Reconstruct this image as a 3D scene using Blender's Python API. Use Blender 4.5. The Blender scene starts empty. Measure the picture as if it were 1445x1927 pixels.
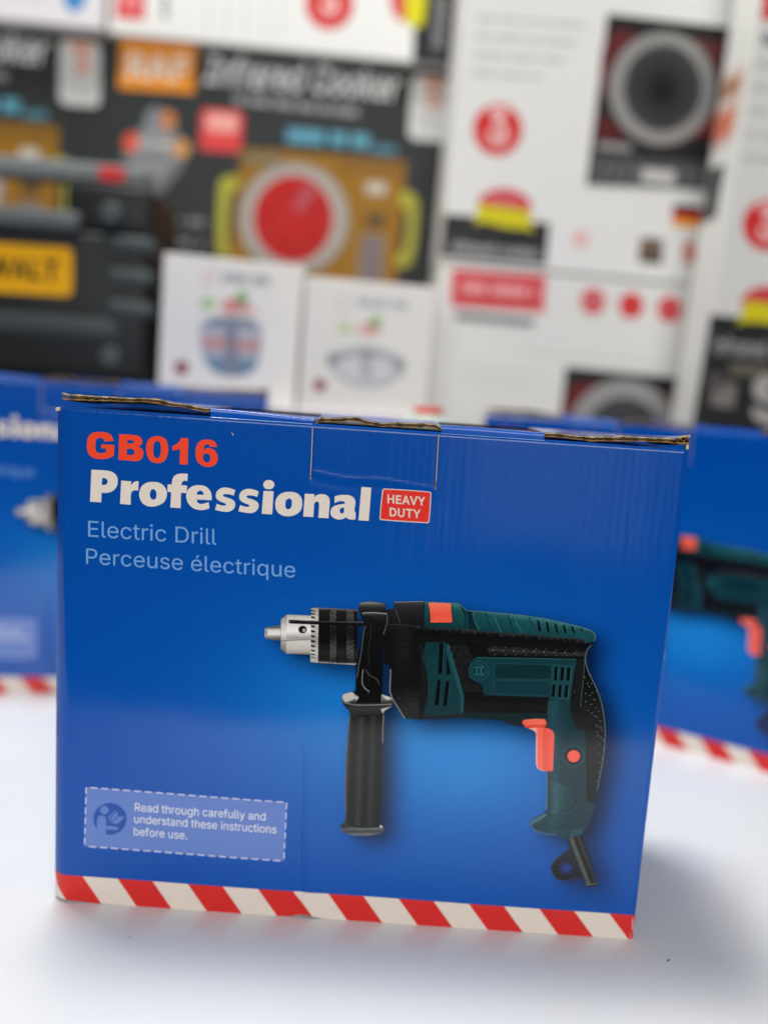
import bpy, math, random
import numpy as np
from mathutils import Vector, Matrix
from mathutils.geometry import delaunay_2d_cdt

random.seed(4)
scene = bpy.context.scene
COL = scene.collection

# ------------------------------------------------------------------ camera
F_PX, CX, CY = 1500.0, 722.5, 963.5              # focal length and centre for a 1445 x 1927 frame
CAM_LOC = Vector((0.0139, -0.3908, 0.2742))
CAM_ROT = (math.radians(82.15), math.radians(-3.37), math.radians(1.11))
from mathutils import Euler
CAM_M = Euler(CAM_ROT, 'XYZ').to_matrix()


def ray(x, y):
    return CAM_M @ Vector(((x - CX) / F_PX, -(y - CY) / F_PX, -1.0))


def hit_plane(x, y, origin, normal):
    d = ray(x, y)
    t = (origin - CAM_LOC).dot(normal) / d.dot(normal)
    return CAM_LOC + d * t


def lin(c):
    return tuple(((v / 255) / 12.92) if v / 255 <= 0.04045 else ((v / 255 + 0.055) / 1.055) ** 2.4 for v in c)


# ------------------------------------------------------------------ objects
def link(name, mesh, parent=None):
    o = bpy.data.objects.new(name, mesh)
    COL.objects.link(o)
    if parent is not None:
        o.parent = parent
    return o


def tag(o, label=None, cat=None, group=None, kind=None):
    if label: o['label'] = label
    if cat: o['category'] = cat
    if group: o['group'] = group
    if kind: o['kind'] = kind
    return o


def root(name, loc, label, cat, rot=(0, 0, 0), group=None):
    o = bpy.data.objects.new(name, None)
    o.empty_display_size = 0.03
    o.location = loc
    o.rotation_euler = rot
    COL.objects.link(o)
    return tag(o, label, cat, group)


def copy_tree(o, parent=None):
    c = o.copy()
    COL.objects.link(c)
    if parent is not None:
        c.parent = parent
    for ch in [q for q in bpy.data.objects if q.parent == o]:
        copy_tree(ch, c)
    return c


class MB:
    """collects vertices, faces and one linear colour per vertex"""
    def __init__(self):
        self.v, self.f, self.c, self.n = [], [], [], []

    def add(self, verts, faces, cols):
        n = len(self.v)
        self.v += [tuple(p) for p in verts]
        self.f += [tuple(i + n for i in q) for q in faces]
        self.c += list(cols) if isinstance(cols, list) else [cols] * len(verts)
        return n

    def box(self, lo, hi, col=(1, 1, 1), m=None, bev=0.0):
        (x0, y0, z0), (x1, y1, z1) = lo, hi
        if bev <= 0:
            vs = [Vector(p) for p in ((x0, y0, z0), (x1, y0, z0), (x1, y1, z0), (x0, y1, z0),
                                      (x0, y0, z1), (x1, y0, z1), (x1, y1, z1), (x0, y1, z1))]
            fs = [(0, 3, 2, 1), (4, 5, 6, 7), (0, 1, 5, 4), (1, 2, 6, 5), (2, 3, 7, 6), (3, 0, 4, 7)]
        else:
            import bmesh
            bm = bmesh.new()
            bmesh.ops.create_cube(bm, size=1)
            for v in bm.verts:
                v.co = Vector(((x0 + x1) / 2 + v.co.x * (x1 - x0), (y0 + y1) / 2 + v.co.y * (y1 - y0),
                               (z0 + z1) / 2 + v.co.z * (z1 - z0)))
            bmesh.ops.bevel(bm, geom=list(bm.edges), offset=bev, segments=3, profile=0.5, affect='EDGES')
            bm.verts.index_update()
            vs = [v.co.copy() for v in bm.verts]
            fs = [tuple(v.index for v in f.verts) for f in bm.faces]
            bm.free()
        if m is not None:
            vs = [m @ p for p in vs]
        self.add(vs, fs, col)

    def build(self, name, mat, parent=None, smooth=False, inv=None):
        me = bpy.data.meshes.new(name)
        v = self.v if inv is None else [inv @ Vector(p) for p in self.v]
        me.from_pydata([tuple(p) for p in v], [], self.f)
        a = me.color_attributes.new('Col', 'FLOAT_COLOR', 'POINT')
        buf = np.ones((len(self.v), 4), dtype=np.float32)
        buf[:, :3] = np.array(self.c, dtype=np.float32)
        a.data.foreach_set('color', buf.ravel())
        me.materials.append(mat)
        if smooth:
            me.polygons.foreach_set('use_smooth', [True] * len(me.polygons))
        me.update()
        if self.n and len(self.n) == len(self.v):
            me.normals_split_custom_set_from_vertices(self.n)
        return link(name, me, parent)


# ------------------------------------------------------------------ outlines
def path(s, ox=0.0, oy=0.0, sc=1.0, n=5, closed=True):
    """'x,y x,y* ...' : a star marks a corner, the rest is smoothed"""
    pts, cor = [], []
    for tok in s.split():
        k = tok.endswith('*')
        x, y = tok.rstrip('*').split(',')
        pts.append((ox + float(x) / sc, oy + float(y) / sc))
        cor.append(k)
    out, N = [], len(pts)
    for i in range(N if closed else N - 1):
        p1, p2 = pts[i], pts[(i + 1) % N]
        out.append(p1)
        if cor[i] and cor[(i + 1) % N]:
            continue
        p0 = pts[i - 1] if (closed or i > 0) else p1
        p3 = pts[(i + 2) % N] if (closed or i + 2 < N) else p2
        L = math.hypot(p2[0] - p1[0], p2[1] - p1[1])

        def tan(a, b, corner, other):
            if corner:
                return None
            d = (b[0] - a[0], b[1] - a[1]); q = math.hypot(*d) or 1
            return (d[0] / q * L, d[1] / q * L)
        t1 = tan(p0, p2, cor[i], p2)
        t2 = tan(p1, p3, cor[(i + 1) % N], p1)
        ch = (p2[0] - p1[0], p2[1] - p1[1])
        if t1 is None: t1 = tuple(1.5 * c - 0.5 * t for c, t in zip(ch, t2)) if t2 else ch
        if t2 is None: t2 = tuple(1.5 * c - 0.5 * t for c, t in zip(ch, t1))
        for k in range(1, n):
            t = k / n
            h00 = 2 * t ** 3 - 3 * t * t + 1; h10 = t ** 3 - 2 * t * t + t
            h01 = -2 * t ** 3 + 3 * t * t; h11 = t ** 3 - t * t
            out.append((h00 * p1[0] + h10 * t1[0] + h01 * p2[0] + h11 * t2[0],
                        h00 * p1[1] + h10 * t1[1] + h01 * p2[1] + h11 * t2[1]))
    if not closed:
        out.append(pts[-1])
    return out


def ell(cx, cy, rx, ry, n=36, rot=0.0):
    c, s = math.cos(rot), math.sin(rot)
    return [(cx + rx * math.cos(2 * math.pi * i / n) * c - ry * math.sin(2 * math.pi * i / n) * s,
             cy + rx * math.cos(2 * math.pi * i / n) * s + ry * math.sin(2 * math.pi * i / n) * c) for i in range(n)]


def inside(P, loops, winding=False):
    """even-odd (or non-zero winding) test of the points P (n,2) against closed loops"""
    r = np.zeros(len(P), dtype=int)
    for lp in loops:
        a = np.asarray(lp, dtype=float); b = np.roll(a, -1, axis=0)
        for (x0, y0), (x1, y1) in zip(a, b):
            if y0 == y1:
                continue
            m = (P[:, 1] > min(y0, y1)) & (P[:, 1] <= max(y0, y1))
            if m.any():
                xi = x0 + (P[m, 1] - y0) * (x1 - x0) / (y1 - y0)
                r[m] += (P[m, 0] > xi - 1e-12) * (1 if y1 > y0 else -1)
    return r != 0 if winding else r % 2 == 1


def region(loops, spacing=None, winding=False):
    """triangulates closed loops (holes by even-odd), with inner points every `spacing`"""
    vs, es = [], []
    for lp in loops:
        q = []
        for p in lp:
            if not q or abs(p[0] - q[-1][0]) + abs(p[1] - q[-1][1]) > 1e-6:
                q.append(p)
        if len(q) > 1 and abs(q[0][0] - q[-1][0]) + abs(q[0][1] - q[-1][1]) < 1e-6:
            q.pop()
        if spacing:                                 # split long edges too
            w = []
            for i, p in enumerate(q):
                b = q[(i + 1) % len(q)]
                k = max(1, int(math.hypot(b[0] - p[0], b[1] - p[1]) / (1.5 * spacing)))
                w += [(p[0] + (b[0] - p[0]) * j / k, p[1] + (b[1] - p[1]) * j / k) for j in range(k)]
            q = w
        n0 = len(vs)
        vs += q
        es += [(n0 + i, n0 + (i + 1) % len(q)) for i in range(len(q))]
    if spacing:
        A = np.array(vs)
        lo, hi = A.min(0), A.max(0)
        gx, gy = np.meshgrid(np.arange(lo[0] + spacing / 2, hi[0], spacing), np.arange(lo[1] + spacing / 2, hi[1], spacing))
        G = np.stack([gx.ravel(), gy.ravel()], 1)
        if len(G):
            G = G[inside(G, loops, winding)]
        if len(G):
            keep = np.ones(len(G), dtype=bool)
            for k in range(0, len(A), 400):
                d = ((G[:, None, :] - A[None, k:k + 400, :]) ** 2).sum(2).min(1)
                keep &= d > (0.45 * spacing) ** 2
            vs += [tuple(p) for p in G[keep]]
    co, _, fa, _, _, _ = delaunay_2d_cdt([Vector(p) for p in vs], es, [], 0, 1e-7)
    co = [(p.x, p.y) for p in co]
    if not fa:
        return co, []
    T = np.array([list(f)[:3] for f in fa])
    P = np.array(co)
    k = inside(P[T].mean(1), loops, winding)
    return co, [tuple(int(i) for i in t) for t in T[k]]


def ribbon(pts, w):
    """a line of width w as a closed outline"""
    L, R = [], []
    for i, p in enumerate(pts):
        a = pts[max(0, i - 1)]; b = pts[min(len(pts) - 1, i + 1)]
        dx, dy = b[0] - a[0], b[1] - a[1]; q = math.hypot(dx, dy) or 1
        nx, ny = -dy / q * w / 2, dx / q * w / 2
        L.append((p[0] + nx, p[1] + ny)); R.append((p[0] - nx, p[1] - ny))
    return L + R[::-1]


def grad(stops, axis):
    """colour by position: stops [(value, (r,g,b) sRGB)], axis = function of (x, y)"""
    s = [(a, lin(c)) for a, c in stops]

    def f(x, y):
        t = axis(x, y)
        if t <= s[0][0]: return s[0][1]
        for (a, ca), (b, cb) in zip(s, s[1:]):
            if t <= b:
                k = (t - a) / (b - a)
                return tuple(p + (q - p) * k for p, q in zip(ca, cb))
        return s[-1][1]
    return f


def flat(c):
    q = lin(c)
    return lambda x, y: q


class Print:
    """flat ink on one face: shapes are given in the face's drawing units and mapped by to3d(x, y, height)"""
    def __init__(self, to3d, spacing=None):
        self.mb, self.to3d, self.sp = MB(), to3d, spacing

    def shape(self, loops, colour, layer=1.0, spacing=None, winding=False):
        if loops and not isinstance(loops[0], list):
            loops = [loops]
        if isinstance(colour, tuple):
            colour = flat(colour)
        co, fa = region(loops, spacing or self.sp, winding)
        vs = [self.to3d(x, y, layer) for x, y in co]
        # make all faces look outward (towards the face's front)
        if fa:
            a, b, c = (Vector(vs[i]) for i in fa[0])
            fr = Vector(self.to3d(co[0][0], co[0][1], layer + 50)) - Vector(self.to3d(co[0][0], co[0][1], layer))
            out = []
            for t in fa:
                a, b, c = (Vector(vs[i]) for i in t)
                out.append(t if (b - a).cross(c - a).dot(fr) > 0 else t[::-1])
            fa = out
        e = 1.5
        for x, y in co:
            a, b = Vector(self.to3d(x + e, y, layer)) - Vector(self.to3d(x - e, y, layer)), Vector(self.to3d(x, y + e, layer)) - Vector(self.to3d(x, y - e, layer))
            q = a.cross(b).normalized()
            self.mb.n.append(q if not fa or q.dot(fr) > 0 else -q)
        self.mb.add(vs, fa, [colour(x, y) for x, y in co])

    def line(self, pts, w, colour, layer=1.0):
        self.shape(ribbon(pts, w), colour, layer)

    def build(self, name, mat, parent, inv=None):
        return self.mb.build(name, mat, parent, smooth=True, inv=inv)


def text_loops(key):
    return [[tuple(float(k) for k in p.split(',')) for p in lp.split()] for lp in TEXT[key].split('|')]


def write(pr, key, p0, p1, cap, colour, layer=1.0, up=None, shear=0.0):
    """sets TEXT[key] along the line p0 -> p1 (drawing units), capitals `cap` high, `up` = direction of the letters"""
    loops = text_loops(key)
    xs = [p[0] for l in loops for p in l]
    x0, x1 = min(xs), max(xs)
    ch = 314.0 if key != '3' else 262.0
    up = up or (0.0, -1.0)
    for_all = []
    for l in loops:
        q = []
        for x, y in l:
            t = (x + shear * y - x0) / (x1 - x0)
            h = y / ch * cap
            q.append((p0[0] + (p1[0] - p0[0]) * t + up[0] * h, p0[1] + (p1[1] - p0[1]) * t + up[1] * h))
        for_all.append(q)
    pr.shape(for_all, colour, layer, winding=True)


# ------------------------------------------------------------------ materials
def nodes(name):
    m = bpy.data.materials.new(name)
    m.use_nodes = True
    nt = m.node_tree
    return m, nt, nt.nodes['Principled BSDF']


def N(nt, kind, **kw):
    n = nt.nodes.new(kind)
    for k, v in kw.items():
        setattr(n, k, v)
    return n


def printed(name, rough, flute=0.0, grain=0.0, spec=0.5, var=0.06, period=0.0042):
    """printed cardboard: ink colour from the print, gloss and flutes from nodes"""
    m, nt, b = nodes(name)
    L = nt.links.new
    at = N(nt, 'ShaderNodeAttribute', attribute_name='Col')
    tc = N(nt, 'ShaderNodeTexCoord')
    n1 = N(nt, 'ShaderNodeTexNoise'); n1.inputs['Scale'].default_value = 900; n1.inputs['Detail'].default_value = 3
    L(tc.outputs['Object'], n1.inputs['Vector'])
    mr = N(nt, 'ShaderNodeMapRange'); mr.inputs['To Min'].default_value = 1 - var; mr.inputs['To Max'].default_value = 1 + var
    L(n1.outputs['Fac'], mr.inputs['Value'])
    mx = N(nt, 'ShaderNodeVectorMath', operation='SCALE')
    L(at.outputs['Color'], mx.inputs[0]); L(mr.outputs['Result'], mx.inputs['Scale'])
    L(mx.outputs['Vector'], b.inputs['Base Color'])
    n2 = N(nt, 'ShaderNodeTexNoise'); n2.inputs['Scale'].default_value = 22; n2.inputs['Detail'].default_value = 4
    L(tc.outputs['Object'], n2.inputs['Vector'])
    r2 = N(nt, 'ShaderNodeMapRange'); r2.inputs['From Min'].default_value = 0.3; r2.inputs['From Max'].default_value = 0.7
    r2.inputs['To Min'].default_value = rough * 0.8; r2.inputs['To Max'].default_value = rough * 1.25
    L(n2.outputs['Fac'], r2.inputs['Value']); L(r2.outputs['Result'], b.inputs['Roughness'])
    b.inputs['Specular IOR Level'].default_value = spec
    if flute:
        mp = N(nt, 'ShaderNodeMapping'); mp.inputs['Scale'].default_value = (1, 1, 0.12)
        L(tc.outputs['Object'], mp.inputs['Vector'])
        # vertical flutes showing through the liner, irregular
        dn = N(nt, 'ShaderNodeTexNoise'); dn.inputs['Scale'].default_value = 60; dn.inputs['Detail'].default_value = 3
        L(mp.outputs['Vector'], dn.inputs['Vector'])
        wv = N(nt, 'ShaderNodeTexWave', wave_type='BANDS', bands_direction='X')
        wv.inputs['Scale'].default_value = 0.314 / period; wv.inputs['Distortion'].default_value = 2.5
        wv.inputs['Detail Scale'].default_value = 30
        L(mp.outputs['Vector'], wv.inputs['Vector'])
        st = N(nt, 'ShaderNodeTexNoise'); st.inputs['Scale'].default_value = 330; st.inputs['Detail'].default_value = 4
        mp2 = N(nt, 'ShaderNodeMapping'); mp2.inputs['Scale'].default_value = (1, 1, 0.35)
        L(tc.outputs['Object'], mp2.inputs['Vector']); L(mp2.outputs['Vector'], st.inputs['Vector'])
        h1 = N(nt, 'ShaderNodeMath', operation='MULTIPLY'); h1.inputs[1].default_value = 0.15 * flute
        L(wv.outputs['Fac'], h1.inputs[0])
        h2 = N(nt, 'ShaderNodeMath', operation='MULTIPLY_ADD'); h2.inputs[1].default_value = 3.2 * flute
        L(dn.outputs['Fac'], h2.inputs[0]); L(h1.outputs[0], h2.inputs[2])
        h3 = N(nt, 'ShaderNodeMath', operation='MULTIPLY_ADD'); h3.inputs[1].default_value = grain
        L(st.outputs['Fac'], h3.inputs[0]); L(h2.outputs[0], h3.inputs[2])
        bp = N(nt, 'ShaderNodeBump'); bp.inputs['Strength'].default_value = 1.0; bp.inputs['Distance'].default_value = 1.0
        L(h3.outputs[0], bp.inputs['Height']); L(bp.outputs['Normal'], b.inputs['Normal'])
    return m


def plain(name, col, rough=0.5, spec=0.5, bump=0.0, bscale=300, var=0.1, attr=False):
    m, nt, b = nodes(name)
    L = nt.links.new
    tc = N(nt, 'ShaderNodeTexCoord')
    n1 = N(nt, 'ShaderNodeTexNoise'); n1.inputs['Scale'].default_value = bscale; n1.inputs['Detail'].default_value = 4
    L(tc.outputs['Object'], n1.inputs['Vector'])
    mr = N(nt, 'ShaderNodeMapRange'); mr.inputs['To Min'].default_value = 1 - var; mr.inputs['To Max'].default_value = 1 + var
    L(n1.outputs['Fac'], mr.inputs['Value'])
    mx = N(nt, 'ShaderNodeVectorMath', operation='SCALE')
    mx.inputs[0].default_value = lin(col)
    L(mr.outputs['Result'], mx.inputs['Scale']); L(mx.outputs['Vector'], b.inputs['Base Color'])
    b.inputs['Roughness'].default_value = rough
    b.inputs['Specular IOR Level'].default_value = spec
    if bump:
        bp = N(nt, 'ShaderNodeBump'); bp.inputs['Strength'].default_value = 1.0; bp.inputs['Distance'].default_value = bump
        L(n1.outputs['Fac'], bp.inputs['Height']); L(bp.outputs['Normal'], b.inputs['Normal'])
    return m


M_GLOSS = printed('glossy_printed_card', 0.12, flute=0.0001, grain=0.00003, spec=0.33)
M_CARTON = printed('matt_printed_card', 0.5, var=0.03, spec=0.2)
M_KRAFT = plain('raw_cardboard', (176, 146, 104), 0.85, 0.2, bump=0.0003, bscale=500, var=0.25)
M_EDGE = printed('torn_cardboard_edge', 0.9, spec=0.1, var=0.3)
M_KRAFT_SHADED = plain('shaded_cardboard', (84, 62, 42), 0.9, 0.1, bump=0.0003, bscale=400, var=0.2)
M_BLACK = plain('black_plastic', (22, 26, 27), 0.5, 0.3, bump=0.0001, bscale=500)
M_GREY = plain('grey_plastic', (165, 168, 166), 0.4, 0.5)

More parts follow.
